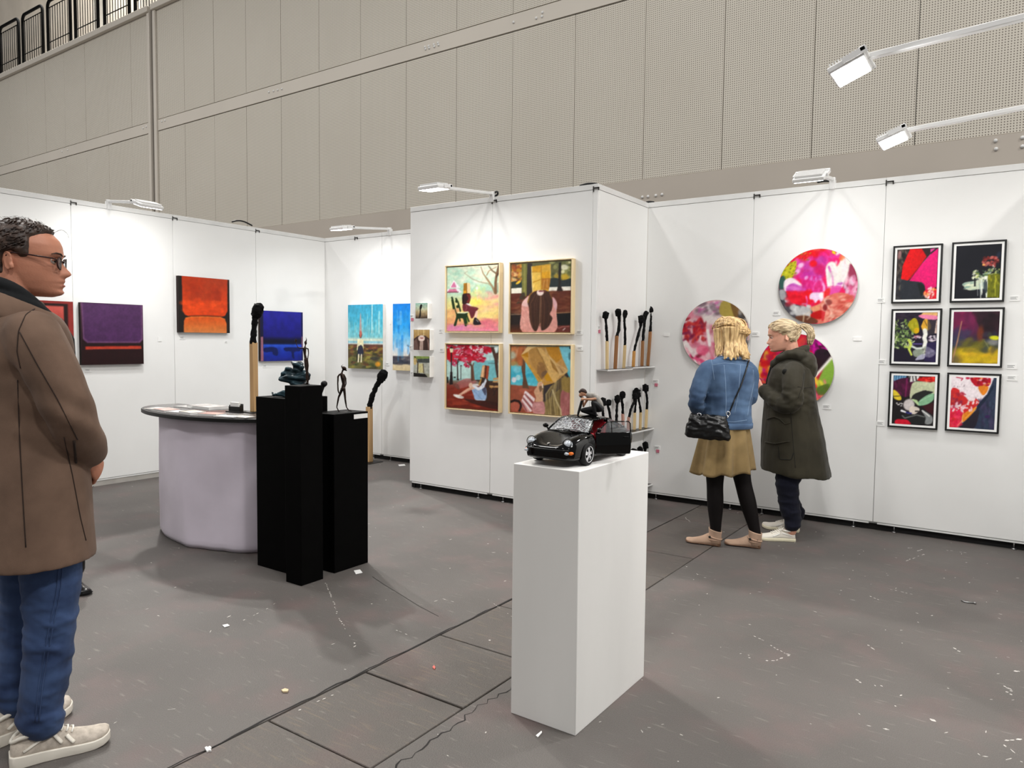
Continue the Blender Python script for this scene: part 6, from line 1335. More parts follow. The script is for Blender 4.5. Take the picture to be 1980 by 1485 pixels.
def hand(mb, w_, d, n, side, L=.18, curl=(.25,.35,.3), spread=.0):
    """palm + four fingers + thumb; d finger direction, n palm normal, side = +1/-1 thumb side along d x n"""
    w_, d, n = Vector(w_), Vector(d).normalized(), Vector(n); n = (n-d*n.dot(d)).normalized(); s_ = d.cross(n)*side; k = L/.18
    rings = []
    for t, hw, th in ((-.02,.026,.022),(.0,.028,.02),(.03,.038,.017),(.065,.042,.015),(.09,.041,.0125),(.098,.036,.009)):
        rings.append([w_+d*t*k+s_*(math.cos(2*PI*j/14)*hw*k)+n*(math.sin(2*PI*j/14)*th*k) for j in range(14)])
    mb.loft(rings)
    for i, (l, r_) in enumerate(((.072,.0088),(.08,.0092),(.074,.0088),(.058,.0078))):
        p = w_+d*.088*k+s_*(.0305-.0205*i)*k; a = 0; P = [w_+d*.06*k+s_*(.028-.019*i)*k, p]
        for q, cu in zip((.46,.31,.23), curl):
            a += cu; p = p+(d*math.cos(a)+n*math.sin(a)+s_*spread*(1-i*.7)*.1).normalized()*l*q*k; P.append(p)
        mb.tube(P, [r_*k, r_*1.05*k, r_*k, r_*.95*k, r_*.8*k], 8, round_end=True)
    p = w_+d*.02*k+s_*.026*k; P = [w_+d*.012*k+s_*.014*k, p]
    for v, l in ((s_*.75+d*.75+n*.35, .045), (s_*.3+d*.95+n*.45, .032), (d*.9+n*.5, .026)): p = p+v.normalized()*l*k; P.append(p)
    mb.tube(P, [.013*k,.0135*k,.0115*k,.010*k,.0085*k], 8, round_end=True)
def oval(c, a, b, n=40, tilt=0.0, p=2.2):
    out = []
    for j in range(n):
        t = 2*PI*j/n; x = a*math.copysign(abs(math.cos(t))**(2/p), math.cos(t)); y = b*math.copysign(abs(math.sin(t))**(2/p), math.sin(t))
        out.append(Vector((c[0]+x, c[1]+y, c[2]+x*tilt)))
    return out
def catm(P, n=5):
    P = [Vector(p) for p in P]; out = []
    for i in range(len(P)-1):
        p0, p1, p2, p3 = P[max(i-1,0)], P[i], P[i+1], P[min(i+2,len(P)-1)]
        for k in range(n):
            t = k/n; out.append(.5*(2*p1+(p2-p0)*t+(2*p0-5*p1+4*p2-p3)*t*t+(3*p1-p0-3*p2+p3)*t**3))
    return out+[P[-1]]
def limb(mb, P, R_, n=14, seg=5):
    Q = catm(P, seg); rr = [v.x for v in catm([(r_,0,0) for r_ in R_], seg)]
    return mb.tube(Q, rr, n, round_end=True)
def shoe(root, toward, c, L, kind, mats):
    """c: heel point on the floor, toward: heading in the person's frame"""
    X = Matrix.Translation(Vector(c)) @ Matrix.Rotation(toward, 4, 'Z')
    k = L/.30
    W = [(0,.024),(.03,.034),(.12,.038),(.3,.036),(.5,.041),(.68,.049),(.82,.049),(.91,.043),(.96,.033),(.99,.02),(1,.010)]
    Hh = {'chunky':[(0,.085),(.08,.105),(.22,.112),(.36,.118),(.48,.10),(.62,.08),(.78,.068),(.9,.06),(.97,.05),(1,.04)], 'flat':[(0,.072),(.08,.086),(.22,.088),(.36,.096),(.5,.08),(.65,.062),(.8,.052),(.92,.046),(.98,.036),(1,.028)], 'boot':[(0,.10),(.1,.115),(.25,.118),(.36,.105),(.5,.08),(.65,.062),(.8,.05),(.92,.042),(.98,.03),(1,.022)]}[kind]
    sz = {'chunky':.034,'flat':.022,'boot':.010}[kind]
    def sec(t, grow, z0, zt, n=28, top=None):
        w_ = interp(W, t)*k+grow; x = -.02*k+t*L; o = []
        lift = .016*k*max(0, (t-.78)/.22)**2
        for j in range(n):
            a = 2*PI*j/n; y = w_*math.cos(a); s_ = math.sin(a)
            if s_ >= 0: z = z0+(zt-z0)*s_**.75; y *= (1-.35*s_**2)
            else: z = z0+s_*.0
            o.append((x, y, z+lift))
        return o
    ts = [0,.012,.03,.06,.1,.14,.18,.22,.26,.3,.34,.38,.42,.46,.5,.54,.58,.62,.66,.7,.74,.78,.82,.85,.88,.91,.94,.965,.985,1]
    up = MB().loft([sec(t, 0, sz*.8, interp(Hh, t)*k*(1.0 if t > .01 else .8)) for t in ts]).xf(X)
    sh = up.build('shoe', mats[0], root)
    so = MB()
    rg = []
    for t in ts:
        w_ = interp(W, t)*k+.004*k; x = -.024*k+t*(L+.006); lift = .014*k*max(0, (t-.78)/.22)**2; zz = sz*(1 if kind != 'chunky' else 1.25-.4*t)
        hb = .0 if kind != 'boot' else (.0 if t < .27 else .0)
        rg.append([(x, w_, zz+lift), (x, w_*1.04, zz*.5+lift), (x, w_*.97, lift+.0), (x, -w_*.97, lift+.0), (x, -w_*1.04, zz*.5+lift), (x, -w_, zz+lift)])
    if kind == 'boot':
        so.loft([[(p[0], p[1], max(p[2], .008)) for p in r_] for r_ in rg])
        so.loft([[(x*k, s_*.034*k*q, z) for x, s_ in ((-.026,1),(.05,1),(.05,-1),(-.026,-1))] for z, q in ((0,.92),(.028*k,1.02))])
    else: so.loft(rg)
    so.xf(X).build('sole', mats[1], sh, bevel=.003)
    if kind != 'boot':
        lc = MB()
        for i in range(6):
            t = .34+.052*i; z = interp(Hh, t)*k; x = -.02*k+t*L; w_ = interp(W, t)*k*.55
            lc.tube([(x, -w_, z*.93), (x+.006, -w_*.4, z*1.0), (x+.008, w_*.4, z*1.0), (x+.002, w_, z*.93)], .0032*k, 6)
        for s_ in (-1, 1): lc.tube([(-.02*k+.36*L, s_*.004, interp(Hh,.36)*k*1.03), (-.02*k+.33*L, s_*.03*k, interp(Hh,.33)*k*1.18), (-.02*k+.40*L, s_*.045*k, interp(Hh,.4)*k*1.0), (-.02*k+.38*L, s_*.006, interp(Hh,.38)*k*1.05)], .003*k, 6)
        lc.xf(X).build('laces', M['lace'], sh)
        cl = MB().tube([(x, y, z) for x, y, z in [(-.02*k+L*(.18+.17*math.cos(a)), .034*k*math.sin(a), interp(Hh, .18+.17*math.cos(a))*k*.97) for a in [2*PI*i/18 for i in range(18)]]], .007*k, 7, close=True)
        cl.xf(X).build('ankle_lining', mats[2], sh)
        st = MB()
        for s_ in (-1, 1):
            for t0, t1, z0, z1 in (((.42,.5,.74,.38),(.55,.62,.72,.36),(.12,.42,.35,.78)) if kind == 'chunky' else ((.1,.35,.45,.62),(.42,.60,.6,.40))):
                P = []
                for i in range(6):
                    t = t0+(t1-t0)*i/5; q = z0+(z1-z0)*i/5; w_ = interp(W, t)*k; h_ = interp(Hh, t)*k; z = sz*.8+(h_-sz*.8)*q; sa = q**(1/.75); y = w_*math.sqrt(max(0, 1-sa*sa))*(1-.35*sa*sa)
                    P.append((-.02*k+t*L, s_*(y+.0008), z))
                st.tube(P, (.009 if kind == 'chunky' else .0055)*k, 6, flat=.5)
        st.xf(X).build('side_stripe', mats[3], sh)
    return sh
def drape(bvh, pix, off=.0):
    """points of a seam on a garment, where the sight lines of the photo meet it"""
    out = []
    for i in range(len(pix)-1):
        for k in range(7):
            t = k/7; x = pix[i][0]*(1-t)+pix[i+1][0]*t; y = pix[i][1]*(1-t)+pix[i+1][1]*t
            h = bvh.ray_cast(CAMP, ray(x, y).normalized())
            if h[0] is not None: out.append(h[0]+h[1]*off)
    h = bvh.ray_cast(CAMP, ray(*pix[-1]).normalized())
    if h[0] is not None: out.append(h[0]+h[1]*off)
    if len(out) > 4: out = [out[0]]+[(out[i-1]+out[i]*2+out[i+1])/4 for i in range(1, len(out)-1)]+[out[-1]]
    return out
def bvh_of(o, root):
    me = o.data; W4 = root_mat(root)
    return BVHTree.FromPolygons([W4 @ v.co for v in me.vertices], [tuple(p.vertices) for p in me.polygons])
def root_mat(r): return Matrix.Translation(r.location) @ Matrix.Rotation(r.rotation_euler.z, 4, 'Z')
def seam(name, bvh, pix, rad, m_, root, par, off=.0, flat=1.0):
    P = drape(bvh, pix, off)
    if len(P) < 2: return
    I = root_mat(root).inverted()
    return MB().tube([I @ p for p in P], rad, 6, flat=flat).build(name, m_, par)
def strands(paths, rad, seed, n=5, wob=.002):
    mb = MB(); rnd = random.Random(seed)
    for P in paths:
        Q = catm(P, 3); ph = rnd.uniform(0, 6); R_ = [rad*rnd.uniform(.7,1.2)*(1-.55*(i/len(Q))**3) for i in range(len(Q))]
        Q = [q+Vector((math.sin(i*.9+ph), math.cos(i*.8+ph*1.3), math.sin(i*.7+ph*.6)))*wob for i, q in enumerate(Q)]
        mb.tube(Q, R_, n)
    return mb

# ------------------------------------------------------------------ man at the left
man = empty('person', (-2.745, 1.083, 0), math.radians(85), 'man in brown wool coat and blue jeans at the left edge, hands clasped', 'person')
HM = Head(.243, 1.06, 1.1)
M4 = Matrix.Translation((.005, 0, 1.552)) @ Matrix.Rotation(math.radians(-31), 4, 'Z') @ Matrix.Rotation(math.radians(2), 4, 'Y')
b_ = MB(); HM.mesh(b_, M4)
limb(b_, [(-.02,0,1.40),(-.03,-.002,1.52),(-.02,0,1.64)], [.075,.066,.062])
b_.loft([oval((0,0,z), a, b) for z, a, b in ((.86,.10,.15),(1.0,.10,.15),(1.15,.10,.15),(1.3,.11,.16),(1.42,.10,.17),(1.47,.07,.12))])
for sy in (-1, 1): limb(b_, [(.02,sy*.09,.92),(.04,sy*.112,.5),(-.008,.13 if sy > 0 else -.096,.075)], [.075,.05,.028]); limb(b_, [(-.01,sy*.17,1.42),(.06,sy*.25,1.19)], [.05,.042])
limb(b_, [(.05,-.25,1.19),(.145,-.15,1.03)], [.042,.03]); limb(b_, [(.06,.25,1.19),(.17,.10,1.0)], [.042,.03])
hand(b_, (.155,-.135,1.015), (.42,.45,-.62), (-.55,.55,.0), 1, .19, (.5,.5,.4)); hand(b_, (.185,.075,.985), (.25,-.72,-.5), (-.8,-.4,-.1), -1, .19, (.45,.5,.45))
link('body', fuse(b_, .0038, 3, .35), M['skin'], man)
def hp(M4, H, x, y, z): return M4 @ (Vector((x, y, z))*H)
def face_parts(root, M4, HD, brow, eyes=True, far=True):
    H = HD.H
    for sy in (-1, 1):
        if eyes:
            th = 1.0
            e = MB().ell(hp(M4, H, .372*HD.fs, sy*.135, .492), (.05*H,)*3, nu=14, nv=10).build('eye', M['eyewhite'], root)
            d = M4.to_3x3() @ Vector((1, sy*.42, 0)).normalized()
            MB().ell(hp(M4, H, .372*HD.fs, sy*.135, .492)+d*.034*H, (.028*H,)*3, nu=10, nv=8).build('iris', M['iris'], e)
            lid = MB().tube([hp(M4, H, x*HD.fs, sy*y, z) for x, y, z in ((.405,.075,.497),(.425,.11,.516),(.422,.15,.516),(.39,.195,.497))], .012*H, 6).build('eyelid', M['skin'] if HD.male else M['skinf'], root)
        MB().tube([hp(M4, H, x*HD.fs, sy*y, z) for x, y, z in ((.468,.055,.572),(.462,.12,.592),(.43,.19,.596),(.385,.235,.575))], [.013*H,.017*H,.014*H,.006*H], 7, flat=.7).build('eyebrow', brow, root)
    for z, r_ in ((.218,.009),(.165,.011)):
        MB().tube([hp(M4, H, x*HD.fs, y, z) for x, y in ((.435,-.095),(.474,-.045),(.486,0),(.474,.045),(.435,.095))], [.004*H, r_*H, r_*1.1*H, r_*H, .004*H], 7).build('lip', M['lip'], root)
face_parts(man, M4, HM, M['hairbrown'])
def mmask(x, y, z):
    # short hair: nape to crown, receding temples
    line = .16 if z < .78 else .16+(z-.78)/.10*.2
    if z > .86: line = .40
    k = 1/(1+math.exp((x-line)/.02))
    low = .5 if x > -.0 else (.50-.24*min(1, (-x)/.12))
    ear = 1-1/(1+math.exp(((((x+.04)/.10)**2+((z-.42)/.16)**2)-1)/.12))
    return k/(1+math.exp(-(z-low)/.015))*ear
sh_ = HM.shell(mmask, .045, 3, .6).xf(M4)
link('hair', fuse(sh_, .0036, 1), M['hairbrown'], man)
hr = man.children[-1]; me_disp(hr.data, lambda co_, n: nzs(co_, (70,70,45), 4)*.0045)
rnd = random.Random(5); paths = []
for i in range(620):
    th = rnd.uniform(-PI, PI); z = rnd.uniform(.40, .99); v = HM.p(th, z)/HM.H
    if mmask(v.x, v.y, z) < .8: continue
    dth = math.copysign(rnd.uniform(.04, .16), th+.001)
    P = [(th+dth*k, max(.3, z-k*.03), .046+.012*math.sin(k*2.4+i)) for k in (0, .5, 1.0, 1.5)]
    e = HM.p(P[-1][0], P[-1][1])/HM.H
    if mmask(e.x, e.y, P[-1][1]) < .5: continue
    paths.append([M4 @ HM.p(*q) for q in P])
strands(paths, .0026, 6, 5, .0015).build('curls', M['hairbrown'], hr, kind='stuff')
fly = []
for i in range(34):
    th = rnd.uniform(-PI, PI); v = M4 @ HM.p(th, rnd.uniform(.9, 1), .045); u = Vector((rnd.uniform(-.03,.02), rnd.uniform(-.03,.03), rnd.uniform(.002,.012))); fly.append([v, v+u*.5+Vector((0,0,.006)), v+u, v+u*1.3+Vector((rnd.uniform(-.01,.01), 0, -.006))])
for i in range(2):
    v = M4 @ HM.p(rnd.uniform(-.3,.1), .86, .04); fly.append([v, v+Vector((.02,-.004,.012)), v+Vector((.035,-.01,.0)), v+Vector((.04,-.008,-.014))])
strands(fly, .0004, 8, 4, .001).build('stray_hairs', M['hairbrown'], hr, kind='stuff')
gl = MB(); H = HM.H
for sy in (-1, 1):
    gl.tube([hp(M4, H, .500-.02*abs(math.cos(a)), sy*.148+.092*math.cos(a), .462+.082*math.sin(a)) for a in [2*PI*i/28 for i in range(28)]], .0027, 7, close=True)
    gl.tube([hp(M4, H, .475, sy*.24, .50), hp(M4, H, .44, sy*.315, .512), hp(M4, H, .18, sy*.345, .535), hp(M4, H, -.02, sy*.35, .55), hp(M4, H, -.09, sy*.345, .50)], .0026, 7)
gl.tube([hp(M4, H, .49, -.06, .49), hp(M4, H, .51, 0, .505), hp(M4, H, .49, .06, .49)], .0027, 7)
gls = gl.build('glasses', M['specs'], man)
for sy in (-1, 1):
    MB().loft([[hp(M4, H, x_, sy*.148+.086*math.cos(a), .462+.076*math.sin(a)) for a in [2*PI*i/20 for i in range(20)]] for x_ in (.490, .494)]).build('lens', M['clearglass'], gls, smooth=False)
# coat
c_ = MB()
c_.loft([oval((c, 0, z), a, b) for z, c, a, b in ((.675,.0,.19,.262),(.70,.0,.19,.262),(.85,.002,.186,.25),(1.0,.004,.18,.235),(1.15,0,.165,.222),(1.28,-.008,.155,.222),(1.38,-.015,.145,.222),(1.45,-.02,.12,.195),(1.50,-.025,.098,.13),(1.535,-.025,.088,.1))])
for sy in (-1, 1):
    limb(c_, [(-.02,sy*.16,1.42),(-.012,sy*.205,1.375),(.022,sy*.255,1.27),(.05,sy*.268,1.17),(.105,sy*.21,1.08),(.15,sy*(.145),1.025 if sy < 0 else 1.0)], [.085,.086,.078,.073,.066,.058], 18)
cm = fuse(c_, .0065, 7)
def coatd(co_, n):
    d = nzs(co_, (7,7,3), 2)*.006+nzs(co_, (18,18,8), 5)*.003
    d += .004*np.sin(co_[:,2]*60+co_[:,0]*40)*np.exp(-((co_[:,2]-1.17)/.09)**2)*(np.abs(co_[:,1]) > .2)
    d -= .01*np.exp(-((co_[:,2]-1.30)/.03)**2-((np.abs(co_[:,1])-.2)/.03)**2-((co_[:,0]+.09)/.05)**2)
    return d
me_disp(cm, coatd)
coat = link('coat', cm, M['coat'], man)
bv = bvh_of(coat, man)
for pix in ([(34,735),(38,850),(44,960),(50,1058)], [(76,592),(50,608),(36,640),(33,680),(40,712)], [(38,642),(72,705),(110,770),(150,850)], [(124,845),(140,920),(155,1000),(166,1045)]): seam('coat_seam', bv, pix, .0018, M['seam'], man, coat, .0007)
seam('pocket_slit', bv, [(143,852),(147,895)], .004, M['seam'], man, coat, .0)
# collar: folded band, high at the nape, falling to the lapels in front
def band(rings_): return MB().loft(rings_, cap=False)
def collar_ring(rad, z0, z1, flare, n=44, gap=.35):
    out = []
    for i in range(n):
        a = gap+(2*PI-2*gap)*i/(n-1); f = .5+.5*math.cos(a)
        out.append((a, f))
    return out
mb = MB(); vs = []; A = collar_ring(1, 0, 0, 0)
for (a, f) in A:
    ca, sa = math.cos(a), math.sin(a)
    top = Vector((-.02+.09*ca+.035*f, .098*sa, 1.575-.085*f)); low = Vector((-.025+.13*ca+.05*f, .175*sa*(1-.25*f), 1.505-.15*f))
    inn = top+Vector((-ca*.012, -sa*.012, -.03))
    vs += [inn, top, top.lerp(low, .5)+Vector((ca*.012, sa*.012, .012)), low, low+Vector((-ca*.01, -sa*.01, -.004))]
n = len(A); mb.add(vs, [(i*5+j, (i+1)*5+j, (i+1)*5+j+1, i*5+j+1) for i in range(n-1) for j in range(4)])
o = mb.build('collar', M['coat'], coat, sub=2); md = o.modifiers.new('t', 'SOLIDIFY'); md.thickness = .006
s_ = MB()
for k, (r_, z, tl, rr) in enumerate(((.088,1.56,-.5,.026),(.080,1.60,-.66,.023),(.096,1.53,-.42,.024))):
    s_.tube([(-.012+r_*math.cos(a)+.018*(.5+.5*math.cos(a)), r_*1.06*math.sin(a), z+tl*.10*(.5+.5*math.cos(a))*2-.0+.006*math.sin(3*a+k)) for a in [2*PI*i/30 for i in range(30)]], rr, 10, close=True)
s_.tube([(.10,.02,1.47),(.125,.015,1.40),(.13,.01,1.33)], [.035,.045,.04], 10)
sc_ = link('scarf', fuse(s_, .005, 4), M['scarf'], man)
# jeans and trainers
j_ = MB()
for sy in (-1, 1): limb(j_, [(.035,sy*.085,.92),(.04,sy*.10,.76),(.035,sy*.115,.56),(.03,sy*.12,.48),(.012,sy*.125 if sy > 0 else -.11,.28),(.0,.13 if sy > 0 else -.10,.19),(.002,.13 if sy > 0 else -.098,.13)], [.105,.098,.085,.08,.07,.066,.069], 20)
jm = fuse(j_, .006, 4)
def jd(co_, n):
    z = co_[:,2]; d = nzs(co_, (14,14,9), 3)*.005
    f1 = np.clip(nzs(co_, (9,9,34), 1), -.2, 1)+.6*np.clip(nzs(np.stack([co_[:,0], co_[:,1], z+co_[:,0]*.8], 1), (6,6,26), 9), 0, 1)
    d += .012*f1*(np.exp(-((z-.16)/.07)**2)+.7*np.exp(-((z-.47)/.11)**2)+.3)
    return d
me_disp(jm, jd); jeans = link('jeans', jm, M['jeans'], man)
bv = bvh_of(jeans, man)
for dx in (0, 7): seam('side_seam', bv, [(116+dx,1066),(110+dx,1140),(92+dx,1230),(76+dx,1320),(68+dx,1395)], .002, M['jeans'], man, jeans, .001)
sm4 = (M['mesh'], M['sneak'], M['sneak'], M['sneak'])
I = root_mat(man).inverted()
hR = I @ Vector((-2.672, 1.01, 0)); hL = I @ Vector((-2.862, 1.02, 0))
shoe(man, math.radians(71-85), hR, .288, 'chunky', sm4); shoe(man, math.radians(103-85), hL, .288, 'chunky', sm4)

# ------------------------------------------------------------------ woman in denim jacket, seen from behind
wa_ = empty('person', (-1.655, 5.04, 0), math.radians(135), 'blonde woman in denim jacket, olive skirt and black tights seen from behind', 'person')
I = root_mat(wa_).inverted()
HW = Head(.222, 1.0, .9, False)
M4 = Matrix.Translation((.03, -.02, 1.375)) @ Matrix.Rotation(math.radians(28), 4, 'Z') @ Matrix.Rotation(math.radians(6), 4, 'Y')
aL = I @ Vector((-1.70, 4.995, .09)); aR = I @ Vector((-1.455, 5.112, .09))
b_ = MB(); HW.mesh(b_, M4)
limb(b_, [(-.02,-.01,1.27),(-.01,-.015,1.36),(.0,-.02,1.46)], [.06,.05,.05])
b_.loft([oval((0,0,z), a, b) for z, a, b in ((.75,.09,.13),(.9,.085,.115),(1.02,.085,.11),(1.15,.09,.125),(1.25,.08,.13),(1.3,.055,.09))])
limb(b_, [(0,.16,1.25),(-.02,.235,1.02)], [.045,.036]); limb(b_, [(0,-.14,1.25),(.01,-.165,1.03)], [.045,.036]); limb(b_, [(-.02,.235,1.02),(.13,.145,.945)], [.034,.026]); limb(b_, [(.01,-.165,1.03),(.15,-.12,1.0)], [.034,.026])
hand(b_, (.13,.145,.945), (.8,-.5,.1), (0,-.5,-.8), 1, .165, (.5,.5,.4)); hand(b_, (.15,-.12,1.0), (.8,.55,.1), (0,.5,-.8), -1, .165, (.5,.5,.4))
link('body', fuse(b_, .005, 3, .35), M['skinf'], wa_)
face_parts(wa_, M4, HW, M['hairblond'])
t_ = MB()
hipL, hipR = Vector((.02,.075,.78)), Vector((.0,-.06,.78))
kL = aL.lerp(hipL, .5)+Vector((.012,.0,0)); kR = aR.lerp(hipR, .52)+Vector((.03,0,0))
for hp_, kn, an in ((hipL, kL, aL), (hipR, kR, aR)):
    cf = kn.lerp(an, .4)+(kn-hp_).cross(Vector((0,1,0))).normalized()*0
    limb(t_, [hp_, hp_.lerp(kn, .55), kn, cf, kn.lerp(an, .75), an, an+Vector((0,0,-.04))], [.085,.074,.058,.056,.043,.034,.034], 18)
link('tights', fuse(t_, .006, 4), M['tights'], wa_)
sk = MB(); rg = []; n = 120
for i in range(24):
    t = i/23; z = .92-.395*t; rgw = []
    for j in range(n):
        a = 2*PI*j/n; pl = (.004+.022*t**1.2)*math.sin(9*a+.8)+.008*t*math.sin(17*a+2)
        A, B = .118+.062*t**.8+pl, .135+.068*t**.8+pl
        rgw.append((.012+.03*t+A*math.cos(a), .005+B*math.sin(a), z-.018*t*math.sin(a*1-.4)+.01*t*math.sin(9*a+2)))
    rg.append(rgw)
skm = MB().loft(rg, cap=False); o = skm.build('skirt', M['skirt'], wa_); md = o.modifiers.new('t', 'SOLIDIFY'); md.thickness = .005
c_ = MB()
c_.loft([oval((0,0,z), a, b) for z, a, b in ((.84,.128,.168),(.87,.132,.172),(.95,.128,.168),(1.05,.124,.168),(1.15,.124,.178),(1.22,.118,.182),(1.27,.10,.165),(1.305,.075,.115),(1.33,.065,.075))])
limb(c_, [(0,.135,1.25),(-.008,.175,1.215),(-.02,.222,1.12),(-.018,.242,1.02),(.05,.20,.965),(.105,.155,.945)], [.062,.064,.058,.056,.05,.045], 16)
limb(c_, [(0,-.125,1.25),(-.004,-.155,1.215),(.0,-.168,1.12),(.01,-.165,1.03),(.07,-.14,1.01),(.13,-.12,1.0)], [.06,.06,.052,.05,.046,.043], 16)
cm = fuse(c_, .0065, 4)
def jacd(co_, n):
    d = nzs(co_, (12,12,7), 8)*.006+nzs(co_, (30,30,20), 3)*.0025
    el = np.exp(-((co_[:,2]-1.04)/.08)**2)*(np.abs(co_[:,1]) > .17)
    d += .010*el*np.clip(nzs(co_, (14,14,34), 4), -.3, 1)
    d += .008*np.clip(nzs(co_, (10,8,26), 14), -.3, 1)*np.exp(-((co_[:,2]-1.0)/.12)**2)
    return d
me_disp(cm, jacd); jac = link('denim_jacket', cm, M['denim'], wa_)
bj = bvh_of(jac, wa_)
for pix in ([(1377,706),(1400,702),(1420,703),(1445,707),(1458,712)], [(1374,690),(1378,710),(1381,735)], [(1400,706),(1403,740),(1404,780),(1403,800)], [(1432,706),(1428,760),(1420,800)], [(1456,715),(1458,740),(1450,775),(1445,805)], [(1390,815),(1420,816),(1444,812)]):
    seam('jacket_seam', bj, pix, .0022, M['denimseam'], wa_, jac, .0)
MB().loft([oval((0,0,z), a, b, 44) for z, a, b in ((.832,.131,.172),(.836,.135,.176),(.868,.136,.177),(.872,.132,.173))]).build('hem_band', M['denim'], jac)
mb = MB()
for (r_, z, q) in ((.066,1.295,.03),(.08,1.30,.02)): mb.tube([(.0+r_*math.cos(a), r_*1.15*math.sin(a)-.005, z-.02*math.cos(a)) for a in [.5+i*(2*PI-1)/24 for i in range(25)]], .014, 8)
link('jacket_collar', fuse(mb, .005, 3), M['denim'], jac)
# hair: half tied at the back, the rest falling on the shoulders
def wmask(x, y, z): return (1/(1+math.exp((x-(.26 if z < .8 else .40))/.03)))*(1/(1+math.exp(-(z-.15)/.03)))
hb = HW.shell(wmask, .06, 9, .25).xf(M4)
rnd = random.Random(11); inner = []; outer = []; topp = []
for i in range(150):
    th = rnd.uniform(.95, 2*PI-.95); b = [HW.p(th, z, .075) for z in (.62,.42)]
    b[0] = HW.p(th, .66, .07); e = HW.p(th, .3, .08); l = rnd.uniform(-.36,-.2) if abs(th-PI) < 1.5 else rnd.uniform(-.26,-.1)
    o2 = Vector((e.x*1.02-.01, e.y*1.12, .05*HW.H)); o3 = Vector((e.x*1.05-.016+rnd.uniform(-.014,.008), e.y*1.32+rnd.uniform(-.016,.016), l*HW.H))
    (inner if i % 3 == 0 else outer).append([M4 @ v for v in (b[0], e, o2, o3)])
K = Vector((-.53, -.06, .53))*HW.H
for i in range(110):
    th = rnd.uniform(-2.1, 2.1); z0 = rnd.uniform(.66,.92); P = []
    for k in range(7):
        t = k/6; a = th+(math.copysign(PI, th)-th)*t*.93; z = z0+(.53-z0)*t**1.6+.14*math.sin(PI*t)*(1-abs(th)/3); P.append(M4 @ HW.p(a, min(.99, z), .075+.03*math.sin(PI*t)))
    topp.append(P)
ib = strands(inner, .015, 2, 7, .001)
hb.add(ib.v, ib.f); hb.ell(M4 @ K, (.03,.035,.026))
hw_ = link('hair', fuse(hb, .005, 2), M['hairblond'], wa_)
strands(outer, .0042, 4, 5, .0035).build('loose_strands', M['hairblond'], hw_, kind='stuff')
strands(topp, .004, 5, 5, .001).build('tied_strands', M['hairblond'], hw_, kind='stuff')
kn = []
for i in range(36):
    a = rnd.uniform(0, 2*PI); q = Vector((0, math.cos(a)*.02, math.sin(a)*.016))
    kn.append([M4 @ (K+Vector((.03,.05,.01))+q*1.2), M4 @ (K+Vector((-.012,.02,.004))+q*1.3), M4 @ (K+Vector((-.024,-.006,-.004))+q), M4 @ (K+Vector((-.012,-.03,-.012))+q*.6), M4 @ (K+Vector((.012,-.034,-.03))+q*.4)])
strands(kn, .0045, 3, 6, .001).build('hair_twist', M['hairblond'], hw_)
bm4 = (M['suede'], M['heel'])
hL = I @ Vector((-1.688, 4.997, 0)); hR = I @ Vector((-1.445, 5.115, 0))
for h_, w_ in ((hL, math.atan2(4.975-4.997, -1.883+1.676)), (hR, math.atan2(5.085-5.117, -1.625+1.432))):
    s_ = shoe(wa_, w_-math.radians(135), h_, .235, 'boot', bm4)
    X = Matrix.Translation(h_) @ Matrix.Rotation(w_-math.radians(135), 4, 'Z')
    MB().loft([[(.016+a*math.cos(2*PI*j/20), b*math.sin(2*PI*j/20), z+.012*math.cos(2*PI*j/20)*(z > .08)) for j in range(20)] for z, a, b in ((.012,.040,.032),(.045,.043,.035),(.08,.044,.037),(.108,.046,.041),(.116,.047,.042),(.112,.040,.036),(.06,.03,.026))]).xf(X).build('shaft', M['suede'], s_)
    MB().tube([(.018+.048*math.cos(a), .0385*math.sin(a), .062+.012*math.cos(a)) for a in [2*PI*q/20 for q in range(20)]], .004, 6, close=True).tube([(.018+.046*math.cos(a), .0375*math.sin(a), .045) for a in [2*PI*q/20 for q in range(20)]], .003, 6, close=True).xf(X).build('ankle_strap', M['suede'], s_)
    MB().ell((.045,.038,.066), (.009,.004,.009)).ell((.045,-.038,.066), (.009,.004,.009)).xf(X).build('strap_ring', M['clip'], s_)
# shoulder bag
DB = depth((-1.655,5.04,.8))-.205
bg_ = empty('shoulder_bag', atd(1368, 850, DB), 0, 'black leather shoulder bag on the back of the woman in denim', 'bag')
Rb = Matrix.Rotation(math.radians(18), 3, 'Z')
rg = []
for z, w_, t in ((0,.138,.03),(.02,.148,.048),(.06,.145,.052),(.11,.13,.045),(.15,.118,.03),(.165,.112,.012)):
    rg.append([Rb @ Vector((w_*math.copysign(abs(math.cos(2*PI*j/32))**.5, math.cos(2*PI*j/32)), t*math.copysign(abs(math.sin(2*PI*j/32))**.7, math.sin(2*PI*j/32)), z-.008*math.cos(2*PI*j/32)+.004)) for j in range(32)])
bm2 = fuse(MB().loft(rg), .005, 3); me_disp(bm2, lambda co_, n: nzs(co_, (30,30,50), 3)*.007+np.sin(co_[:,2]*90+co_[:,0]*50)*.002)
link('bag_body', bm2, M['bagleather'], bg_)
Bp = Vector(bg_.location)
tr = [atd(1406, 806, DB-.0)-Bp]+[p-Bp for p in drape(bj, [(1411,795),(1420,772),(1432,745),(1441,718),(1446,702)], .006)]
tr += [tr[-1]+Vector((-.01,.05,.012)), tr[-1]+Vector((-.06,.16,-.03)), tr[-1]+Vector((-.1,.19,-.12))]
MB().tube(catm(tr, 3), .0055, 7, flat=.7).build('strap', M['bagleather'], bg_)
rn = MB()
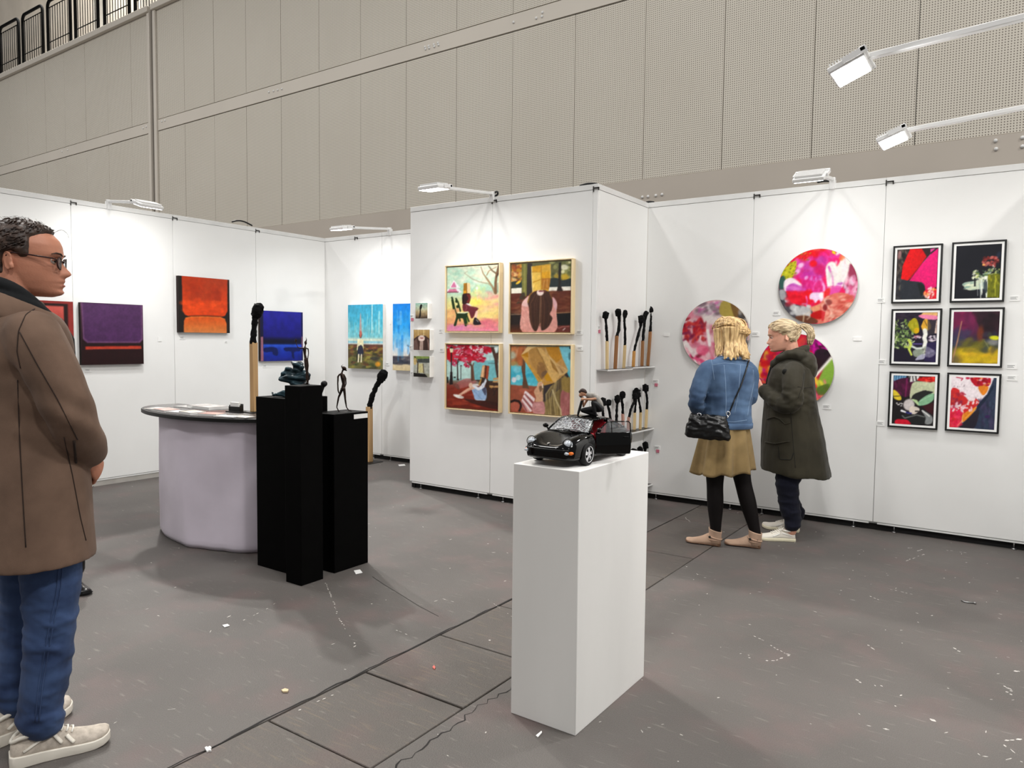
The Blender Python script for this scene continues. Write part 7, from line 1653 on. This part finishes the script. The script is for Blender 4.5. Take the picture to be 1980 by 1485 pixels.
for px, py in ((1408,800), (1352,803)):
    c = atd(px, py, DB-.005)-Bp
    rn.tube([c+Rb@Vector((.012*math.cos(a), 0, .014*math.sin(a))) for a in [2*PI*i/14 for i in range(14)]], .003, 6, close=True); rn.tube([c+Vector((0,0,-.014)), c+Vector((-.004,-.002,-.034))], .004, 6)
rn.build('ring', M['chrome'], bg_)

# ------------------------------------------------------------------ woman in olive parka, in profile
wb_ = empty('person', (-1.40, 5.58, 0), math.radians(195), 'woman with blonde ponytail in olive parka, navy trousers and white trainers', 'person')
I = root_mat(wb_).inverted()
HB = Head(.226, 1.0, .95, False)
M4 = Matrix.Translation((.012, .0, 1.372)) @ Matrix.Rotation(math.radians(6), 4, 'Z') @ Matrix.Rotation(math.radians(10), 4, 'Y')
b_ = MB(); HB.mesh(b_, M4)
limb(b_, [(-.05,0,1.26),(-.03,0,1.35),(-.005,0,1.45)], [.065,.055,.055])
b_.loft([oval((-.035,0,z), a, b) for z, a, b in ((.8,.10,.13),(.95,.095,.12),(1.1,.1,.13),(1.22,.09,.14),(1.29,.06,.09))])
nA = I @ Vector((-1.30,5.45,.09)); fA = I @ Vector((-1.345,5.735,.09))
for an, sy in ((nA,1),(fA,-1)): limb(b_, [(-.05,sy*.08,.8),(-.02,an.y*.9,.45),(an.x,an.y,.07)], [.07,.048,.036])
limb(b_, [(-.035,.16,1.22),(-.025,.235,1.0)], [.045,.038]); limb(b_, [(-.025,.235,1.0),(.155,.08,1.08)], [.036,.026]); limb(b_, [(-.035,-.16,1.22),(-.02,-.225,1.0),(.155,-.07,1.07)], [.045,.038,.026])
hand(b_, (.158,.076,1.085), (.85,-.45,.25), (.1,-.6,.3), -1, .165, (.45,.5,.4)); hand(b_, (.158,-.066,1.072), (.85,.45,.2), (.1,.6,.5), 1, .165, (.5,.5,.4))
link('body', fuse(b_, .0046, 3, .3), M['skinf'], wb_)
face_parts(wb_, M4, HB, M['hairash'])
def pmask(x, y, z):
    line = .10 if z < .70 else .10+(z-.70)/.16*.33
    line = min(line, .43)
    low = .50 if x > -.02 else (.50-.26*min(1, (-x-.02)/.14))
    return 1/(1+math.exp((x-line)/.025))/(1+math.exp(-(z-low)/.02))
hb = HB.shell(pmask, .05, 4, .15).xf(M4)
KB = Vector((-.50, 0, .66))*HB.H
hb.ell(M4 @ KB, (.022,.022,.022))
hbo = link('hair', fuse(hb, .0045, 2), M['hairash'], wb_)
P_ = []; rnd = random.Random(21)
for i in range(170):
    sg = rnd.choice((-1, 1)); a0 = sg*rnd.uniform(.15, 1.45); z0 = .88-.30*(abs(a0)-.15)/1.3+rnd.uniform(-.03,.05)
    if rnd.random() < .25: a0 = sg*rnd.uniform(1.75, 2.6); z0 = rnd.uniform(.27,.4)
    P = []
    for k in range(7):
        t = k/6; a = a0+(sg*PI-a0)*t**.9*.97; z = z0+(.66-z0)*t+.12*math.sin(PI*t)*(1.0 if abs(a0) < 1.5 else 0)*(1-abs(a0)/1.6); P.append(M4 @ HB.p(a, min(.985, z), .056+.016*math.sin(PI*t)+rnd.uniform(-.004,.006)))
    P_.append(P)
strands(P_, .0034, 5, 5, .0008).build('combed_strands', M['hairash'], hbo, kind='stuff')
pt_ = []
for i in range(70):
    j = Vector((rnd.uniform(-1,1), rnd.uniform(-1,1), rnd.uniform(-1,1)))*.012
    pt_.append([M4 @ (KB+j*.4), M4 @ (KB+Vector((-.022,0,.012))+j), M4 @ (KB+Vector((-.055,0,-.012))+j*1.6), M4 @ (KB+Vector((-.066-rnd.uniform(0,.012),0,-.055))+j*1.9), M4 @ (KB+Vector((-.056,0,-.10-rnd.uniform(0,.03)))+j*1.3)])
strands(pt_, .0055, 9, 6, .0016).build('ponytail', M['hairash'], hbo)
MB().tube([M4 @ (KB+Vector((-.006,.017*math.cos(a),.017*math.sin(a)))) for a in [2*PI*i/14 for i in range(14)]], .006, 6, close=True).build('hair_tie', M['scarf'], hbo)
# parka
c_ = MB()
def hem(c, z, a, b, drop, n=40): return [Vector((p.x, p.y, p.z+drop*(p.x-c)/a)) for p in oval((c,0,z), a, b, n)]
c_.loft([hem(-.078,.475,.25,.25,.022), hem(-.078,.50,.248,.25,.018), hem(-.065,.62,.232,.243,.008), hem(-.05,.78,.212,.232,0), hem(-.036,.92,.192,.222,0), hem(-.028,1.06,.172,.212,0), hem(-.028,1.17,.162,.212,0), hem(-.033,1.24,.146,.2,0), hem(-.036,1.29,.115,.15,.0), hem(-.03,1.325,.09,.10,.0)])
for sy in (-1, 1):
    limb(c_, [(-.035,sy*.14,1.23),(-.04,sy*.18,1.2),(-.038,sy*.225,1.10),(-.03,sy*.238,1.0),(.04,sy*.20,1.0),(.105,sy*.13,1.04),(.15,sy*.085,1.075)], [.072,.075,.072,.07,.064,.058,.05], 16)
cm = fuse(c_, .0068, 4)
def pard(co_, n):
    d = nzs(co_, (9,9,5), 12)*.008+nzs(co_, (24,24,16), 5)*.003
    d += .012*np.exp(-((co_[:,2]-1.03)/.09)**2)*(np.abs(co_[:,1]) > .12)*np.clip(nzs(co_, (16,16,30), 7), -.3, 1)
    d += .008*np.sin(co_[:,0]*26+co_[:,1]*14)*np.clip((.85-co_[:,2])/.4, 0, 1)
    return d
me_disp(cm, pard); parka = link('parka', cm, M['parka'], wb_)
bp_ = bvh_of(parka, wb_)
for pix in ([(1510,701),(1530,694),(1550,702),(1562,716)], [(1555,722),(1552,745),(1543,770)], [(1542,748),(1560,750),(1572,748)], [(1528,790),(1533,850),(1538,905)]): seam('parka_seam', bp_, pix, .002, M['parkadark'], wb_, parka)
seam('pocket_flap', bp_, [(1484,810),(1498,806),(1508,810),(1518,820),(1528,817)], .009, M['parka'], wb_, parka, .001, .6)
seam('pocket_flap', bp_, [(1480,855),(1500,858),(1528,853)], .008, M['parka'], wb_, parka, .001, .6)
seam('pocket_edge', bp_, [(1505,862),(1507,888),(1530,889),(1534,876)], .003, M['parkadark'], wb_, parka)
P = drape(bp_, [(1518,719),(1519,720)], .002); Iw = root_mat(wb_).inverted()
if P:
    c = Iw @ P[0]; MB().ell(c, (.02,.008,.02), nu=16, nv=8).build('sleeve_patch', M['parkadark'], parka)
MB().tube([(.155,-.03,.55),(.157,-.012,.7),(.152,-.012,.85),(.143,-.01,1.0),(.132,-.01,1.15),(.108,-.005,1.24),(.075,0,1.31)], [.02,.022,.022,.022,.024,.03,.03], 8, flat=.5).build('front_placket', M['parkadark'], parka)
h_ = MB()
h_.ell((-.118,0,1.285), (.085,.15,.085), Matrix.Rotation(-.35,3,'Y'), 20, 12); h_.ell((-.145,0,1.24), (.065,.125,.09), Matrix.Rotation(-.1,3,'Y'), 20, 12)
for sy in (-1, 1): limb(h_, [(-.095,sy*.10,1.33),(-.025,sy*.105,1.345),(.045,sy*.085,1.315),(.095,sy*.05,1.27)], [.045,.036,.033,.03])
h_.tube([(-.04+.085*math.cos(a), .088*math.sin(a), 1.36-.03*math.cos(a)) for a in [.7+i*(2*PI-1.4)/20 for i in range(21)]], .026, 10)
hm = fuse(h_, .006, 4); me_disp(hm, lambda co_, n: nzs(co_, (26,16,26), 7)*.008)
link('hood', hm, M['parka'], parka)
s_ = MB().tube([(-.03+.068*math.cos(a), .066*math.sin(a), 1.325-.02*math.cos(a)) for a in [2*PI*i/24 for i in range(24)]], .02, 9, close=True)
link('collar_lining', fuse(s_, .005, 2), M['parkadark'], wb_)
t_ = MB()
for an, sy in ((nA,1),(fA,-1)): limb(t_, [(-.055,sy*.08,.72),(-.035,(sy*.08+an.y)/2,.48),(-.025,an.y*.92,.40),(-.05,an.y*.97,.22),(an.x-.006,an.y,.16),(an.x-.004,an.y,.115)], [.10,.09,.08,.068,.058,.056], 18)
tm = fuse(t_, .006, 4); me_disp(tm, lambda co_, n: nzs(co_, (14,14,10), 6)*.005+.010*np.clip(nzs(co_, (10,10,30), 2), -.3, 1)); link('trousers', tm, M['navy'], wb_)
sw4 = (M['sneak'], M['sole'], M['lace'], M['whitepaper'])
shoe(wb_, math.atan2(-.103,-.206)-math.radians(195), I @ Vector((-1.295,5.455,0)), .265, 'flat', sw4); shoe(wb_, math.radians(185-195), I @ Vector((-1.335,5.745,0)), .265, 'flat', sw4)

# ------------------------------------------------------------------ person hidden behind the man
wc_ = empty('person', (-4.50, 1.81, 0), math.radians(66), 'person mostly hidden behind the man, only dark hem and black boot showing', 'person')
HC_ = Head(.22, 1.0, .9, False); M4 = Matrix.Translation((.0, 0, 1.33)); b_ = MB(); HC_.mesh(b_, M4); limb(b_, [(-.03,0,1.2),(-.02,0,1.4)], [.055,.05])
b_.loft([oval((0,0,z), a, b) for z, a, b in ((.7,.09,.13),(1.0,.085,.11),(1.2,.08,.13),(1.27,.05,.08))])
for sy, x in ((-1,.205),(1,-.02)): limb(b_, [(.0,sy*.07,.75),(x*.6,sy*.07,.4),(x,sy*.07,.08)], [.07,.05,.035]); limb(b_, [(0,sy*.13,1.2),(-.01,sy*.16,.95)], [.04,.035]); limb(b_, [(-.01,sy*.16,.95),(.06,sy*.11,.78)], [.034,.026]); hand(b_, (.06,sy*.11,.78), (.3,0,-.9), (0,-sy,0), sy, .16)
link('body', fuse(b_, .006, 2), M['skinf'], wc_); face_parts(wc_, M4, HC_, M['hairbrown'])
link('hair', fuse(HC_.shell(wmask, .05, 9, .25).xf(M4), .006, 2), M['hairbrown'], wc_)
c_ = MB().loft([oval((c,0,z), a, b) for z, c, a, b in ((.62,.02,.12,.16),(.9,.0,.11,.14),(1.1,0,.105,.145),(1.2,-.01,.09,.14),(1.27,-.015,.06,.08))])
for sy in (-1, 1): limb(c_, [(0,sy*.12,1.18),(-.01,sy*.165,.96),(.05,sy*.12,.82)], [.055,.048,.04])
link('dark_coat', fuse(c_, .007, 3), M['scarf'], wc_)
o = MB().loft([[(c+(a+.006*math.sin(7*t))*math.cos(t), (b+.006*math.sin(7*t))*math.sin(t), z) for t in [2*PI*j/60 for j in range(60)]] for z, c, a, b in ((.215,.11,.168,.15),(.4,.07,.145,.15),(.62,.02,.12,.15),(.75,.01,.11,.14))], cap=False).build('long_skirt', M['greyblue'], wc_); o.modifiers.new('t', 'SOLIDIFY').thickness = .006
for sy, x in ((-1,.205),(1,-.02)):
    s_ = shoe(wc_, math.radians(-70 if sy < 0 else 0), (x-.03, sy*.07, 0), .235, 'boot', (M['blackleather'], M['blackplastic']))
    limb(MB(), [(x,sy*.07,.32),(x,sy*.07,.1)], [.05,.043], 14).build('boot_shaft', M['blackleather'], s_)
